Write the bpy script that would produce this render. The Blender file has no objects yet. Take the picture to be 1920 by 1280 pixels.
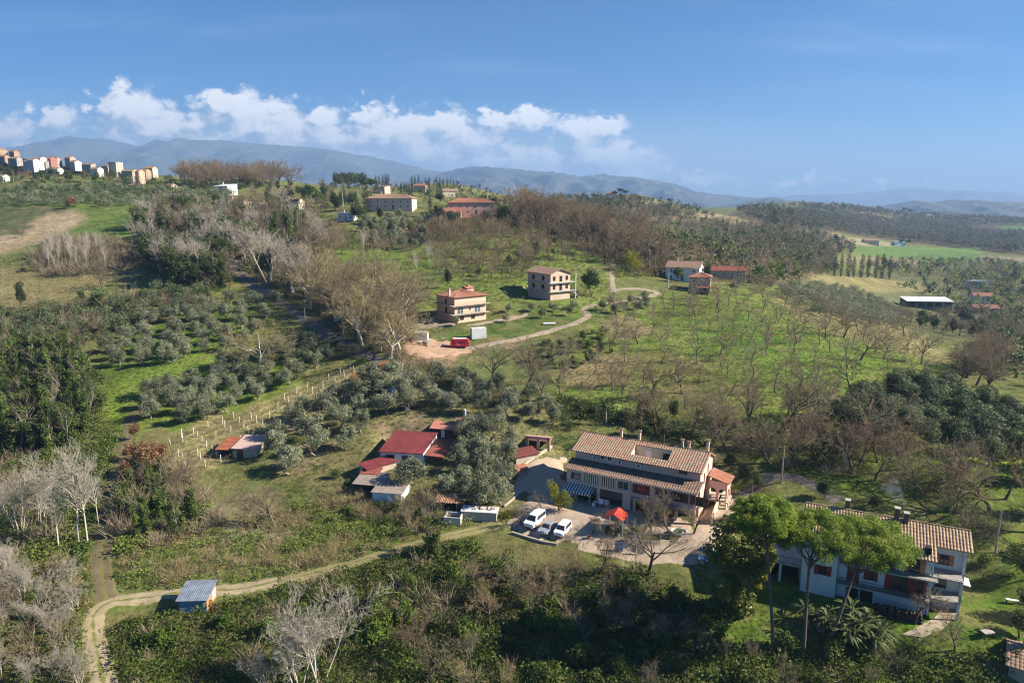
import bpy, math, random
import numpy as np
from mathutils import Vector, Matrix
R = math.radians
C = bpy.context.scene.collection
scn = bpy.context.scene
# ------------------------------------------------------------------ camera
CAMZ = 60.0
FPX = 1280.0                      # focal length in pixels of the 1920 px wide picture (24 mm lens)
PITCH = math.atan(255.0 / FPX)
cp, sp = math.cos(PITCH), math.sin(PITCH)
cd = bpy.data.cameras.new('camera'); cam = bpy.data.objects.new('camera', cd); C.objects.link(cam)
cd.lens = 24.0; cd.sensor_width = 36.0; cd.clip_start = 0.5; cd.clip_end = 60000
cam.location = (0, 0, CAMZ); cam.rotation_euler = (math.pi / 2 - PITCH, 0, 0)
scn.camera = cam
# ------------------------------------------------------------------ light and exposure
SUN_EL, SUN_AZ = R(33.0), math.atan2(0.995, -0.08)         # azimuth clockwise from +Y
scn.view_settings.view_transform = 'Standard'; scn.view_settings.look = 'None'
scn.view_settings.exposure = 1.52; scn.view_settings.gamma = 1.0
sl = bpy.data.lights.new('sun', 'SUN'); sl.energy = 5.0; sl.angle = R(0.55); sl.color = (1.0, 0.89, 0.73)
sun = bpy.data.objects.new('sun', sl); C.objects.link(sun)
sd = Vector((math.sin(SUN_AZ) * math.cos(SUN_EL), math.cos(SUN_AZ) * math.cos(SUN_EL), math.sin(SUN_EL)))
sun.rotation_euler = sd.to_track_quat('Z', 'Y').to_euler()
cy = scn.cycles
scn.render.engine = 'CYCLES'
cy.max_bounces = 4; cy.diffuse_bounces = 2; cy.glossy_bounces = 2; cy.transmission_bounces = 2
cy.volume_bounces = 0; cy.transparent_max_bounces = 6; cy.use_denoising = True; cy.pixel_filter_type = 'BLACKMAN_HARRIS'; cy.filter_width = 1.15
try: cy.denoising_prefilter = 'ACCURATE'
except Exception: pass
cy.caustics_reflective = False; cy.caustics_refractive = False
cy.sample_clamp_indirect = 4.0

# ------------------------------------------------------------------ pixel <-> direction
def uw(px, py):
    x = (np.asarray(px, float) - 960.0) / FPX; y = (640.0 - np.asarray(py, float)) / FPX
    f = cp + y * sp
    return x / f, (-sp + y * cp) / f
def project(x, y, z):                                     # world -> 1920x1280 pixel
    z = z - CAMZ
    d = cp * y - sp * z; v = sp * y + cp * z
    return 960 + FPX * x / d, 640 - FPX * v / d

# ------------------------------------------------------------------ world: sky and clouds
world = bpy.data.worlds.new('World'); scn.world = world; world.use_nodes = True
def sky_nodes():
    nt = world.node_tree; nt.nodes.clear(); L = nt.links.new
    def N(t, **k):
        n = nt.nodes.new(t)
        for a, b in k.items(): setattr(n, a, b)
        return n
    def M(op, a, b=None, c=None, clamp=False):
        n = N('ShaderNodeMath', operation=op, use_clamp=clamp)
        for i, v in enumerate((a, b, c)):
            if v is None: continue
            if isinstance(v, (int, float)): n.inputs[i].default_value = v
            else: L(v, n.inputs[i])
        return n.outputs[0]
    def V(op, a, b=None, c=None):
        n = N('ShaderNodeVectorMath', operation=op)
        for i, v in enumerate((a, b, c)):
            if v is None: continue
            if isinstance(v, tuple): n.inputs[i].default_value = v
            else: L(v, n.inputs[i])
        return n.outputs['Value'] if op == 'LENGTH' else n.outputs[0]
    sky = N('ShaderNodeTexSky', sky_type='NISHITA', sun_disc=False)
    sky.sun_elevation = SUN_EL; sky.sun_rotation = SUN_AZ; sky.altitude = 250
    sky.air_density = 1.0; sky.dust_density = 0.1; sky.ozone_density = 4.0
    tc = N('ShaderNodeTexCoord'); sep = N('ShaderNodeSeparateXYZ'); L(tc.outputs['Generated'], sep.inputs[0])
    yy = M('MAXIMUM', sep.outputs[1], 0.02)
    u = M('DIVIDE', sep.outputs[0], yy); v = M('DIVIDE', sep.outputs[2], yy)
    cmb = N('ShaderNodeCombineXYZ'); L(u, cmb.inputs[0]); L(v, cmb.inputs[1]); p0 = cmb.outputs[0]
    ahead = M('MULTIPLY', M('SUBTRACT', sep.outputs[1], 0.05), 8.0, clamp=True)
    blobs = CLOUDS
    def field(p, detail):
        n1 = N('ShaderNodeTexNoise'); n1.inputs['Scale'].default_value = 32; n1.inputs['Detail'].default_value = detail
        n1.inputs['Roughness'].default_value = 0.62; L(V('MULTIPLY', p, (1, 1.35, 1)), n1.inputs['Vector'])
        w = V('MULTIPLY', V('SUBTRACT', n1.outputs['Color'], (.5, .5, .5)), (0.075, 0.06, 0))
        q = V('ADD', p, w)
        acc = None
        for (bx, by, rx, ry, am) in blobs:
            bu, bv = uw(bx, by + 13); su, sv = FPX / (rx * 1.2), FPX / (ry * 1.2)
            t = V('MULTIPLY_ADD', q, (su, sv, 0), (-float(bu) * su, -float(bv) * sv, 0))
            f = M('MULTIPLY_ADD', V('LENGTH', t), -am, am)
            acc = f if acc is None else M('SMOOTH_MAX', acc, f, 0.25)
        n2 = M('SUBTRACT', n1.outputs[0], 0.5)
        return M('MULTIPLY_ADD', n2, 2.0, acc)
    f0 = field(p0, 9.0)
    f1 = field(V('ADD', p0, (0.016, 0.020, 0)), 4.0)
    def smooth(x, a, b):
        n = N('ShaderNodeMapRange', interpolation_type='SMOOTHSTEP'); L(x, n.inputs[0])
        n.inputs[1].default_value = a; n.inputs[2].default_value = b; return n.outputs[0]
    alpha = M('MULTIPLY', smooth(f0, 0.06, 0.56), ahead)
    # cloud shading put into the colour: brighter where the field thins sunward
    lit = smooth(M('SUBTRACT', f0, f1), -0.55, 0.60)
    # thin high streaks and the pale bank under the cumulus
    n3 = N('ShaderNodeTexNoise'); n3.inputs['Scale'].default_value = 2.2; n3.inputs['Detail'].default_value = 6
    rot = N('ShaderNodeMapping'); rot.inputs['Rotation'].default_value = (0, 0, R(-8)); rot.inputs['Scale'].default_value = (0.9, 7.0, 1)
    L(p0, rot.inputs[0]); L(rot.outputs[0], n3.inputs['Vector'])
    streak = M('MULTIPLY', smooth(n3.outputs[0], 0.47, 0.80), M('MULTIPLY', ahead, 0.30))
    def mix(fac, a, b):
        n = N('ShaderNodeMix', data_type='RGBA', blend_type='MIX')
        L(fac, n.inputs[0])
        for i, s in ((6, a), (7, b)):
            if isinstance(s, tuple): n.inputs[i].default_value = s
            else: L(s, n.inputs[i])
        return n.outputs[2]
    cc = mix(lit, SKY_DARK, SKY_LIT)
    hs = N('ShaderNodeHueSaturation'); hs.inputs['Saturation'].default_value = SKY_SAT; hs.inputs['Value'].default_value = 0.70
    L(sky.outputs[0], hs.inputs['Color'])
    tint = N('ShaderNodeMix', data_type='RGBA', blend_type='MULTIPLY'); tint.inputs[0].default_value = 1; L(hs.outputs[0], tint.inputs[6]); tint.inputs[7].default_value = (.62, .92, 1.10, 1)
    base = mix(streak, tint.outputs[2], (3.4, 4.6, 6.2, 1))
    bank = M('MULTIPLY', M('MULTIPLY', smooth(v, -0.02, 0.02), smooth(M('MULTIPLY', v, -1.0), -0.15, -0.02)), 0.85)
    bank = M('MULTIPLY', bank, M('MULTIPLY', ahead, smooth(M('MULTIPLY', u, -1.0), -0.6, -0.1)))
    base = mix(bank, base, (4.4, 5.2, 5.8, 1))
    col = mix(M('MULTIPLY', alpha, 0.93), base, cc)
    bg = N('ShaderNodeBackground'); bg.inputs[1].default_value = SKY_STR; L(col, bg.inputs[0])
    out = N('ShaderNodeOutputWorld'); L(bg.outputs[0], out.inputs[0])
SKY_STR = 0.05; SKY_SAT = 1.7
SKY_DARK = (2.9, 3.7, 4.7, 1); SKY_LIT = (11.2, 10.5, 9.6, 1)
# centre x, y and radii in photo pixels: only turned into directions of the sky here
CLOUDS = [(105, 210, 52, 26, .9), (20, 240, 90, 36, .6), (60, 225, 60, 20, .5), (235, 196, 70, 46, 1.2), (290, 224, 95, 42, 1.1), (250, 245, 90, 26, .8),
          (205, 190, 40, 30, .8), (440, 198, 66, 44, 1.2), (490, 222, 110, 48, 1.2), (560, 240, 90, 36, 1.0), (602, 206, 40, 22, 1.0), (370, 215, 60, 34, .9),
          (420, 250, 140, 26, .9), (690, 205, 40, 28, 1.0), (650, 245, 80, 34, .9), (760, 238, 110, 44, 1.1), (840, 226, 50, 32, 1.0), (800, 272, 160, 38, 1.0), (700, 280, 120, 26, .7),
          (965, 212, 105, 20, 1.0), (900, 240, 80, 28, .9), (930, 285, 170, 34, .9), (1000, 300, 190, 26, .8), (1090, 250, 46, 50, 1.2), (1135, 226, 48, 20, 1.0),
          (1120, 285, 120, 40, 1.1), (1180, 310, 100, 24, .8), (1285, 324, 90, 14, .55), (1322, 316, 13, 14, .8), (1521, 320, 14, 13, .8),
          (1470, 332, 70, 9, .5), (1658, 324, 13, 9, .7), (1735, 327, 14, 7, .6), (1830, 328, 38, 8, .55), (1590, 331, 50, 8, .45)]
sky_nodes()
# ------------------------------------------------------------------ terrain
COLS = {   # photo column: (row, metres ahead); heights follow from the sight lines
 -260: [(1280, 77), (1000, 113), (850, 145), (700, 187), (560, 255), (430, 355), (380, 430), (340, 490), (300, 560), (280, 660)],
 0: [(1280, 77), (1100, 97), (1000, 113), (850, 145), (700, 186), (560, 255), (500, 290), (430, 350), (380, 430), (350, 480), (328, 530), (290, 620)],
 240: [(1280, 77), (1120, 95), (1000, 112), (870, 138), (780, 160), (700, 184), (600, 226), (500, 282), (430, 340), (380, 420), (348, 490), (330, 550)],
 480: [(1280, 77), (1120, 95), (1000, 112), (900, 130), (800, 153), (700, 181), (620, 212), (540, 256), (480, 300), (420, 365), (372, 470), (350, 550), (334, 640)],
 720: [(1280, 77), (1100, 96), (1000, 110.5), (900, 127.5), (800, 147), (700, 173), (640, 195), (590, 221), (520, 270), (460, 325), (420, 370), (392, 410), (368, 600), (352, 820)],
 960: [(1280, 77), (1100, 95), (1000, 109), (900, 125), (800, 145), (700, 174), (650, 193), (600, 216), (540, 252), (480, 300), (430, 345), (402, 385), (388, 440)],
 1200: [(1280, 77), (1100, 94), (1000, 107), (900, 123), (800, 143), (700, 172), (620, 210), (560, 248), (520, 285), (480, 330), (445, 385)],
 1440: [(1280, 77), (1100, 92), (1000, 104), (900, 119.5), (800, 138), (720, 160), (640, 198), (580, 245), (548, 290), (522, 345), (490, 440), (460, 590), (432, 800)],
 1680: [(1280, 76), (1100, 90), (1000, 102), (900, 117), (800, 137), (720, 165), (670, 195), (634, 228), (600, 355), (570, 450), (545, 520), (510, 650), (475, 880), (450, 1200), (425, 1700)],
 1920: [(1280, 76), (1100, 90), (1000, 101), (900, 115), (830, 132), (760, 153), (705, 180), (650, 262), (600, 390), (550, 540), (500, 780), (460, 1150), (430, 1750)],
 2180: [(1280, 76), (1000, 101), (830, 132), (705, 180), (600, 390), (500, 780), (430, 1750)],
}
pts = []
for px, prof in COLS.items():
    for py, Y in prof:
        u, w = uw(px, py); pts.append((u, Y, w * Y))
for u in (-1.0, -0.5, 0.0, 0.5, 1.0):                       # under and behind the first visible row
    pts.append((u, 20, -64)); pts.append((u, 45, -62))
def far(px, rows):
    for py, Y in rows:
        u, w = uw(px, py); pts.append((u, Y, w * Y))
# hidden dips and far crests
for u, Y, z in ((-.97, 1000, 30), (-.97, 2200, -20), (-.75, 900, 28), (-.75, 2200, -20), (-.56, 900, 15), (-.56, 2200, -30), (-.37, 1000, 10), (-.37, 2200, -30),
                (-.19, 1400, -10), (-.19, 2400, -40), (0, 600, -14), (0, 800, -6), (.05, 2400, -40), (.19, 520, -38), (.19, 650, -32), (.28, 750, -30),
                (.55, 3000, -90), (.75, 3300, -90), (-.05, 1000, 0)):
    pts.append((u, Y, z))
far(850, [(346, 900)]); far(920, [(362, 950)]); far(1000, [(378, 1000)])
far(1190, [(366, 950)]); far(1110, [(372, 950)]); far(1290, [(392, 1000)]); far(1345, [(404, 1050)]); far(1250, [(385, 900)])
far(1440, [(402, 1150), (394, 1500), (384, 2000)]); far(1520, [(410, 1300), (380, 2050)]); far(1570, [(430, 1150), (402, 1700), (382, 2100)]); far(1640, [(394, 2200)]); far(1700, [(400, 2250)]); far(1800, [(407, 2300)])
far(1920, [(412, 2350)]); far(2180, [(415, 2350)]); far(1380, [(400, 1400), (392, 1900)])
for u in (-1.2, -.8, -.4, 0, .4, .8, 1.2):
    pts.append((u, 4200, -95)); pts.append((u, 7000, -110)); pts.append((u, 16000, -110))
pts = np.array(pts)
KU = 2.2
def _phi(r2): return 0.5 * r2 * np.log(r2 + 1e-12)
A = np.stack([pts[:, 0] * KU, np.log(pts[:, 1])], 1)
n = len(A); d2 = ((A[:, None] - A[None]) ** 2).sum(2)
K = _phi(d2) + np.eye(n) * 6e-4
Pm = np.concatenate([np.ones((n, 1)), A], 1)
sol = np.linalg.solve(np.block([[K, Pm], [Pm.T, np.zeros((3, 3))]]), np.concatenate([pts[:, 2], np.zeros(3)]))
NU, NY = 720, 980
US = np.linspace(-1.3, 1.3, NU)
YS = np.concatenate([np.exp(np.linspace(math.log(18), math.log(3600), NY - 40)), np.exp(np.linspace(math.log(3650), math.log(16000), 40))])
ZG = np.zeros((NY, NU))
for j in range(0, NY, 20):
    q = np.stack(np.broadcast_arrays(US[None, :] * KU, np.log(YS[j:j + 20])[:, None]), -1).reshape(-1, 2)
    dd = (q[:, :1] - A[:, 0]) ** 2 + (q[:, 1:] - A[:, 1]) ** 2
    ZG[j:j + 20] = (_phi(dd) @ sol[:n] + sol[n] + q @ sol[n + 1:]).reshape(-1, NU)
XW = US[None, :] * YS[:, None]; YW = np.broadcast_to(YS[:, None], XW.shape)
rs = np.random.RandomState(5)
def wavy(x, y, lam, k=7, seed=1):
    r = np.random.RandomState(seed); o = np.zeros_like(x, dtype=float)
    for _ in range(k):
        a = r.rand() * 6.283; l = lam * (0.6 + 0.9 * r.rand()); o += np.sin((x * math.cos(a) + y * math.sin(a)) * 6.283 / l + r.rand() * 6.283)
    return o / math.sqrt(k)
ZG += wavy(XW, YW, 34, seed=2) * 0.35 * np.clip(YW / 200, 0, 1) + wavy(XW, YW, 9, seed=3) * 0.09
ZG += wavy(XW, YW, 420, seed=4) * np.clip((YW - 700) / 900, 0, 1) * 5.0
CM = np.maximum.accumulate(ZG / YS[:, None], axis=0)
def HZ(x, y):                                             # ground height (world z) under world x, y
    x = np.atleast_1d(np.asarray(x, float)); y = np.atleast_1d(np.asarray(y, float))
    iu = np.clip((x / y - US[0]) / (US[1] - US[0]), 0, NU - 1.001); i = iu.astype(int); fu = iu - i
    j = np.clip(np.searchsorted(YS, y) - 1, 0, NY - 2); fy = np.clip((y - YS[j]) / (YS[j + 1] - YS[j]), 0, 1)
    z = (ZG[j, i] * (1 - fu) + ZG[j, i + 1] * fu) * (1 - fy) + (ZG[j + 1, i] * (1 - fu) + ZG[j + 1, i + 1] * fu) * fy
    return z + CAMZ
def hz(x, y): return float(HZ(x, y)[0])
def ground(px, py):                                       # photo pixel -> world points on the terrain (n,3)
    u, w = uw(np.atleast_1d(px), np.atleast_1d(py))
    out = np.zeros((len(u), 3))
    for k in range(len(u)):
        iu = min(max((u[k] - US[0]) / (US[1] - US[0]), 0), NU - 1.001); i = int(iu); f = iu - i
        col = CM[:, i] * (1 - f) + CM[:, i + 1] * f
        j = min(max(np.searchsorted(col, w[k]), 1), NY - 1)
        t = (w[k] - col[j - 1]) / max(col[j] - col[j - 1], 1e-9); t = min(max(t, 0), 1)
        Y = YS[j - 1] * (1 - t) + YS[j] * t
        out[k] = (u[k] * Y, Y, hz(u[k] * Y, Y))
    return out
def P(px, py): return Vector(ground(px, py)[0])
def inside(poly, x, y):
    x = np.asarray(x); y = np.asarray(y); c = np.zeros(x.shape, bool); m = len(poly)
    for i in range(m):
        x0, y0 = poly[i]; x1, y1 = poly[(i + 1) % m]
        if y0 == y1: continue
        c ^= ((y0 > y) != (y1 > y)) & (x < (x1 - x0) * (y - y0) / (y1 - y0) + x0)
    return c

# level ground under the big houses: (photo x, y of the front left corner, length, turn, from y, to y)
def pad(px, py, L, rz, x0, x1, y0, y1, dz=0.0, fall=7.0):
    u_, w_ = uw(px, py); c = ground(px, py)[0]; X = XW - c[0]; Y = YW - c[1]; ca_, sa_ = math.cos(rz), math.sin(rz)
    lx = X * ca_ + Y * sa_; ly = -X * sa_ + Y * ca_
    dx_ = np.maximum(np.maximum(x0 - lx, lx - x1), 0); dy_ = np.maximum(np.maximum(y0 - ly, ly - y1), 0)
    t = np.clip(1 - np.hypot(dx_, dy_) / fall, 0, 1); t = t * t * (3 - 2 * t)
    ZG[...] = ZG * (1 - t) + (c[2] - CAMZ + dz) * t
pad(1062, 931, 27, R(-27), -2, 27, -1, 13, -.2, 9); pad(1500, 1100, 23, R(-26), -7, 24, -1, 10, -.3, 8); pad(853, 606, 12, R(38), -2, 14, -3, 13); pad(1032, 563, 9, R(36), -2, 14, -2, 14); pad(714, 868, 9, R(-9), -1, 14, -1, 11, -.2, 5)
CM = np.maximum.accumulate(ZG / YS[:, None], axis=0)
# ground cover: (albedo, polygon in photo pixels turned into patches of the terrain)
GRASS = (.090, .150, .022); DRY = (.205, .185, .080); OLIVE = (.115, .135, .040); WOODF = (.085, .075, .040)
SOIL = (.24, .165, .105); PLOUGH = (.30, .24, .155); GRAVEL = (.36, .30, .235); MEADOW = (.125, .185, .030)
COVER = [
 (OLIVE, [(-400, 1400), (-400, 330), (2300, 330), (2300, 1400)]),
 # left hillside
 ((.085, .125, .030), [(-300, 400), (430, 380), (430, 340), (-300, 330)]),
 ((.080, .130, .024), [(-300, 385), (60, 378), (190, 382), (255, 390), (250, 440), (120, 480), (0, 500), (-300, 520)]),
 ((.07, .085, .035), [(-200, 395), (100, 385), (130, 395), (60, 440), (-200, 450)]),
 (PLOUGH, [(-300, 462), (45, 440), (60, 415), (100, 398), (165, 394), (150, 420), (110, 445), (60, 462), (0, 476), (-300, 500)]),
 (DRY, [(-300, 530), (60, 500), (250, 480), (270, 520), (180, 545), (120, 560), (60, 575), (0, 580), (-300, 600)]),
 (DRY, [(110, 535), (240, 515), (260, 540), (160, 560)]),
 ((.075, .12, .025), [(140, 548), (260, 525), (330, 520), (260, 560), (180, 560)]),
 (WOODF, [(255, 400), (420, 390), (600, 400), (600, 500), (560, 560), (460, 520), (330, 545), (265, 500)]),
 ((.13, .115, .05), [(0, 580), (150, 565), (330, 540), (420, 560), (300, 600), (180, 640), (100, 660), (0, 640)]),
 (GRASS, [(180, 690), (215, 640), (330, 590), (430, 570), (480, 570), (460, 640), (420, 680), (300, 720), (262, 760), (180, 775)]),
 (MEADOW, [(190, 745), (230, 700), (420, 650), (600, 640), (620, 680), (480, 760), (350, 800), (260, 830), (180, 780)]),
 ((.27, .245, .105), [(300, 850), (345, 800), (540, 735), (650, 685), (725, 690), (690, 730), (600, 770), (560, 800), (470, 850), (400, 885), (320, 880)]),
 ((.16, .165, .06), [(265, 800), (345, 800), (320, 880), (440, 900), (430, 920), (330, 880), (280, 830)]),
 (WOODF, [(-200, 650), (110, 655), (180, 740), (180, 860), (100, 1000), (170, 1060), (170, 1110), (80, 1180), (-200, 1300)]),
 ((.095, .095, .03), [(-200, 1060), (170, 1060), (160, 1150), (170, 1290), (-200, 1300)]),
 ((.16, .145, .075), [(215, 1000), (260, 900), (330, 880), (430, 930), (500, 905), (560, 960), (600, 1020), (430, 1050), (300, 1020)]),
 ((.115, .14, .035), [(430, 1000), (560, 960), (640, 930), (760, 950), (900, 990), (800, 1030), (640, 1060), (480, 1075)]),
 ((.24, .21, .13), [(405, 1000), (470, 985), (540, 990), (530, 1015), (450, 1025)]),
 ((.11, .115, .04), [(200, 1170), (480, 1120), (880, 1010), (1100, 1040), (1330, 1100), (1350, 1300), (220, 1300)]),
 ((.105, .150, .024), [(1300, 1080), (1480, 1100), (1800, 1120), (1920, 1060), (2300, 1060), (2300, 1300), (1300, 1300)]),
 ((.085, .150, .018), [(1400, 1100), (1780, 1150), (1920, 1100), (1920, 1200), (1500, 1215), (1390, 1200)]),
 # farm
 ((.17, .165, .07), [(500, 880), (640, 780), (760, 730), (900, 760), (1050, 760), (1050, 860), (960, 960), (860, 960), (650, 960)]),
 ((.20, .165, .10), [(505, 870), (560, 835), (640, 820), (600, 850), (560, 885)]),
 ((.26, .20, .13), [(690, 800), (760, 780), (820, 790), (800, 815), (720, 830)]),
 # centre ridge
 ((.115, .175, .028), [(590, 470), (640, 450), (800, 460), (830, 500), (830, 560), (760, 570), (640, 520), (590, 500)]),
 ((.13, .125, .05), [(560, 520), (780, 560), (760, 640), (700, 680), (560, 580)]),
 (SOIL, [(745, 650), (870, 650), (960, 640), (1040, 630), (1040, 650), (900, 690), (760, 680)]),
 ((.085, .13, .03), [(770, 625), (900, 615), (1000, 590), (1080, 585), (1090, 600), (960, 630), (880, 640), (780, 640)]),
 ((.095, .12, .04), [(860, 660), (960, 650), (1100, 620), (1130, 600), (1100, 680), (1040, 740), (940, 720), (860, 700)]),
 ((.125, .175, .04), [(820, 420), (1130, 430), (1140, 540), (1100, 560), (1200, 560), (1100, 600), (980, 580), (830, 540)]),
 (WOODF, [(820, 400), (1120, 380), (1280, 440), (1560, 480), (1560, 545), (1240, 520), (1150, 500), (1060, 450), (900, 440)]),
 # meadow with the bare orchard
 ((.130, .175, .036), [(1240, 545), (1440, 530), (1560, 560), (1700, 620), (1790, 670), (1770, 715), (1600, 760), (1560, 800), (1180, 780), (1030, 750), (1040, 700), (1120, 600)]),
 ((.115, .19, .026), [(1400, 640), (1600, 650), (1790, 690), (1740, 715), (1560, 740), (1440, 690)]),
 ((.10, .175, .026), [(1290, 600), (1400, 590), (1520, 640), (1400, 680), (1310, 660)]),
 (DRY, [(1440, 555), (1560, 565), (1700, 620), (1790, 670), (1780, 690), (1640, 645), (1500, 600)]),
 ((.24, .19, .10), [(1060, 700), (1100, 670), (1180, 660), (1230, 690), (1180, 720), (1080, 730)]),
 ((.20, .17, .09), [(1130, 595), (1180, 590), (1240, 620), (1180, 640), (1130, 620)]),
 ((.165, .175, .055), [(1190, 650), (1330, 680), (1420, 740), (1300, 780), (1180, 740)]),
 ((.21, .24, .030), [(1480, 800), (1620, 770), (1900, 900), (1920, 960), (1800, 900), (1640, 860)]),
 ((.22, .30, .025), [(1740, 830), (1920, 790), (2300, 800), (2300, 960), (1920, 960), (1800, 880)]),
 ((.12, .165, .03), [(1380, 840), (1600, 820), (1920, 900), (2300, 960), (2300, 1100), (1900, 1100), (1800, 980), (1500, 900)]),
 # valley
 ((.085, .10, .04), [(1440, 545), (1540, 515), (1930, 500), (2300, 500), (2300, 720), (1930, 700), (1780, 640), (1640, 600), (1500, 580)]),
 ((.105, .12, .05), [(1540, 515), (1700, 525), (1800, 530), (1840, 560), (1820, 600), (1700, 600), (1560, 560)]),
 (WOODF, [(1380, 400), (1560, 384), (1930, 408), (1930, 480), (1850, 472), (1700, 455), (1600, 442), (1555, 432), (1540, 470), (1570, 515), (1500, 510), (1440, 470), (1240, 420), (1010, 392), (1060, 368), (1190, 366), (1345, 404)]),
 (DRY, [(1520, 516), (1600, 518), (1720, 530), (1760, 545), (1640, 548), (1530, 540)]),
 ((.085, .165, .038), [(1600, 462), (1640, 460), (1800, 470), (1845, 478), (1830, 500), (1760, 498), (1690, 485), (1600, 476)]),
 ((.11, .20, .04), [(1700, 463), (1840, 465), (1840, 476), (1740, 470)]),
 ((.26, .23, .14), [(1555, 434), (1600, 446), (1680, 456), (1670, 462), (1600, 460), (1540, 458)]),
 ((.26, .23, .14), [(1840, 478), (2000, 488), (2000, 496), (1840, 486)]),
 ((.20, .175, .10), [(1570, 482), (1640, 482), (1740, 490), (1720, 500), (1590, 496)]),
 ((.27, .21, .13), [(1255, 405), (1330, 398), (1345, 408), (1300, 416), (1255, 412)]),
 ((.27, .22, .13), [(1340, 400), (1400, 412), (1440, 424), (1400, 424), (1340, 412)]),
 ((.24, .21, .12), [(1190, 372), (1230, 374), (1250, 382), (1210, 382)]),
 ((.10, .16, .05), [(1120, 370), (1160, 368), (1150, 376), (1120, 377)]),
 ((.10, .17, .05), [(1870, 424), (2000, 424), (2000, 440), (1880, 440)]),
 ((.13, .19, .06), [(1450, 386), (1520, 384), (1510, 397), (1450, 399)]),
 ((.16, .19, .07), [(1530, 395), (1605, 398), (1590, 409), (1530, 407)]),
 ((.15, .17, .06), [(1640, 400), (1780, 405), (1780, 412), (1650, 408)]),
]
wu = US[None, :]; ww = ZG / YS[:, None]
yc = (ww * cp + sp) / (cp - ww * sp); xc = wu * (cp + yc * sp)
VPX = 960 + xc * FPX; VPY = 640 - yc * FPX
warp = 15 * np.clip(150 / YW, 0.1, 1)
WPX = VPX + warp * wavy(XW, YW, 12, seed=8); WPY = VPY + 0.4 * warp * wavy(XW, YW, 10, seed=9)
TINT = np.zeros((NY, NU, 4), np.float32); TINT[..., 3] = 1
for col, poly in COVER:
    m = inside(poly, WPX, WPY); TINT[m, 0], TINT[m, 1], TINT[m, 2] = col
def blur(a):
    b = a.copy(); b[1:-1] = (a[:-2] + 2 * a[1:-1] + a[2:]) / 4; c = b.copy(); c[:, 1:-1] = (b[:, :-2] + 2 * b[:, 1:-1] + b[:, 2:]) / 4; return c
TINT = blur(blur(TINT))

# ------------------------------------------------------------------ materials
MATS = {}
def new_mat(name):
    m = bpy.data.materials.new(name); m.use_nodes = True; nt = m.node_tree; nt.nodes.clear()
    return m, nt, nt.nodes.new, nt.links.new
def mat(name, col, rough=0.8, var=0.18, scale=1.5, bump=0.0, metal=0.0, spec=0.3, stripes=None, col2=None):
    """plain procedural surface: base colour broken up by two noises, optional bump"""
    if name in MATS: return MATS[name]
    m, nt, N, L = new_mat(name)
    out = N('ShaderNodeOutputMaterial'); b = N('ShaderNodeBsdfPrincipled'); L(b.outputs[0], out.inputs[0])
    b.inputs['Roughness'].default_value = rough; b.inputs['Metallic'].default_value = metal
    b.inputs['Specular IOR Level'].default_value = spec
    tc = N('ShaderNodeTexCoord'); n1 = N('ShaderNodeTexNoise'); n1.inputs['Scale'].default_value = scale; n1.inputs['Detail'].default_value = 7
    n1.inputs['Roughness'].default_value = 0.68
    L(tc.outputs['Object'], n1.inputs['Vector'])
    rp = N('ShaderNodeMapRange'); rp.inputs[1].default_value = 0.3; rp.inputs[2].default_value = 0.7
    rp.inputs[3].default_value = 1 - var; rp.inputs[4].default_value = 1 + var; L(n1.outputs[0], rp.inputs[0])
    mx = N('ShaderNodeMix'); mx.data_type = 'RGBA'; mx.blend_type = 'MULTIPLY'; mx.inputs[0].default_value = 1
    if col2 is not None:
        n2 = N('ShaderNodeTexNoise'); n2.inputs['Scale'].default_value = scale * 0.45; n2.inputs['Detail'].default_value = 5
        L(tc.outputs['Object'], n2.inputs['Vector'])
        r2 = N('ShaderNodeMapRange'); r2.inputs[1].default_value = 0.42; r2.inputs[2].default_value = 0.62; L(n2.outputs[0], r2.inputs[0])
        m2 = N('ShaderNodeMix'); m2.data_type = 'RGBA'; L(r2.outputs[0], m2.inputs[0])
        m2.inputs[6].default_value = (*col, 1); m2.inputs[7].default_value = (*col2, 1); L(m2.outputs[2], mx.inputs[6])
    else: mx.inputs[6].default_value = (*col, 1)
    L(rp.outputs[0], mx.inputs[7]); src = mx.outputs[2]
    if stripes:                                           # (axis, period, second colour): woven or painted stripes
        ax, per, c2 = stripes
        sx = N('ShaderNodeSeparateXYZ'); L(tc.outputs['Object'], sx.inputs[0])
        w = N('ShaderNodeMath'); w.operation = 'WRAP'; L(sx.outputs[ax], w.inputs[0]); w.inputs[1].default_value = 1; w.inputs[2].default_value = 0
        w.operation = 'MULTIPLY'; w.inputs[1].default_value = 1.0 / per
        fr = N('ShaderNodeMath'); fr.operation = 'FRACT'; L(w.outputs[0], fr.inputs[0])
        gt = N('ShaderNodeMath'); gt.operation = 'GREATER_THAN'; L(fr.outputs[0], gt.inputs[0]); gt.inputs[1].default_value = 0.5
        m3 = N('ShaderNodeMix'); m3.data_type = 'RGBA'; L(gt.outputs[0], m3.inputs[0]); L(src, m3.inputs[6]); m3.inputs[7].default_value = (*c2, 1); src = m3.outputs[2]
    L(src, b.inputs['Base Color'])
    if bump:
        bp = N('ShaderNodeBump'); bp.inputs['Strength'].default_value = bump; bp.inputs['Distance'].default_value = 0.1
        L(n1.outputs[0], bp.inputs['Height']); L(bp.outputs[0], b.inputs['Normal'])
    MATS[name] = m; return m
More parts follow.
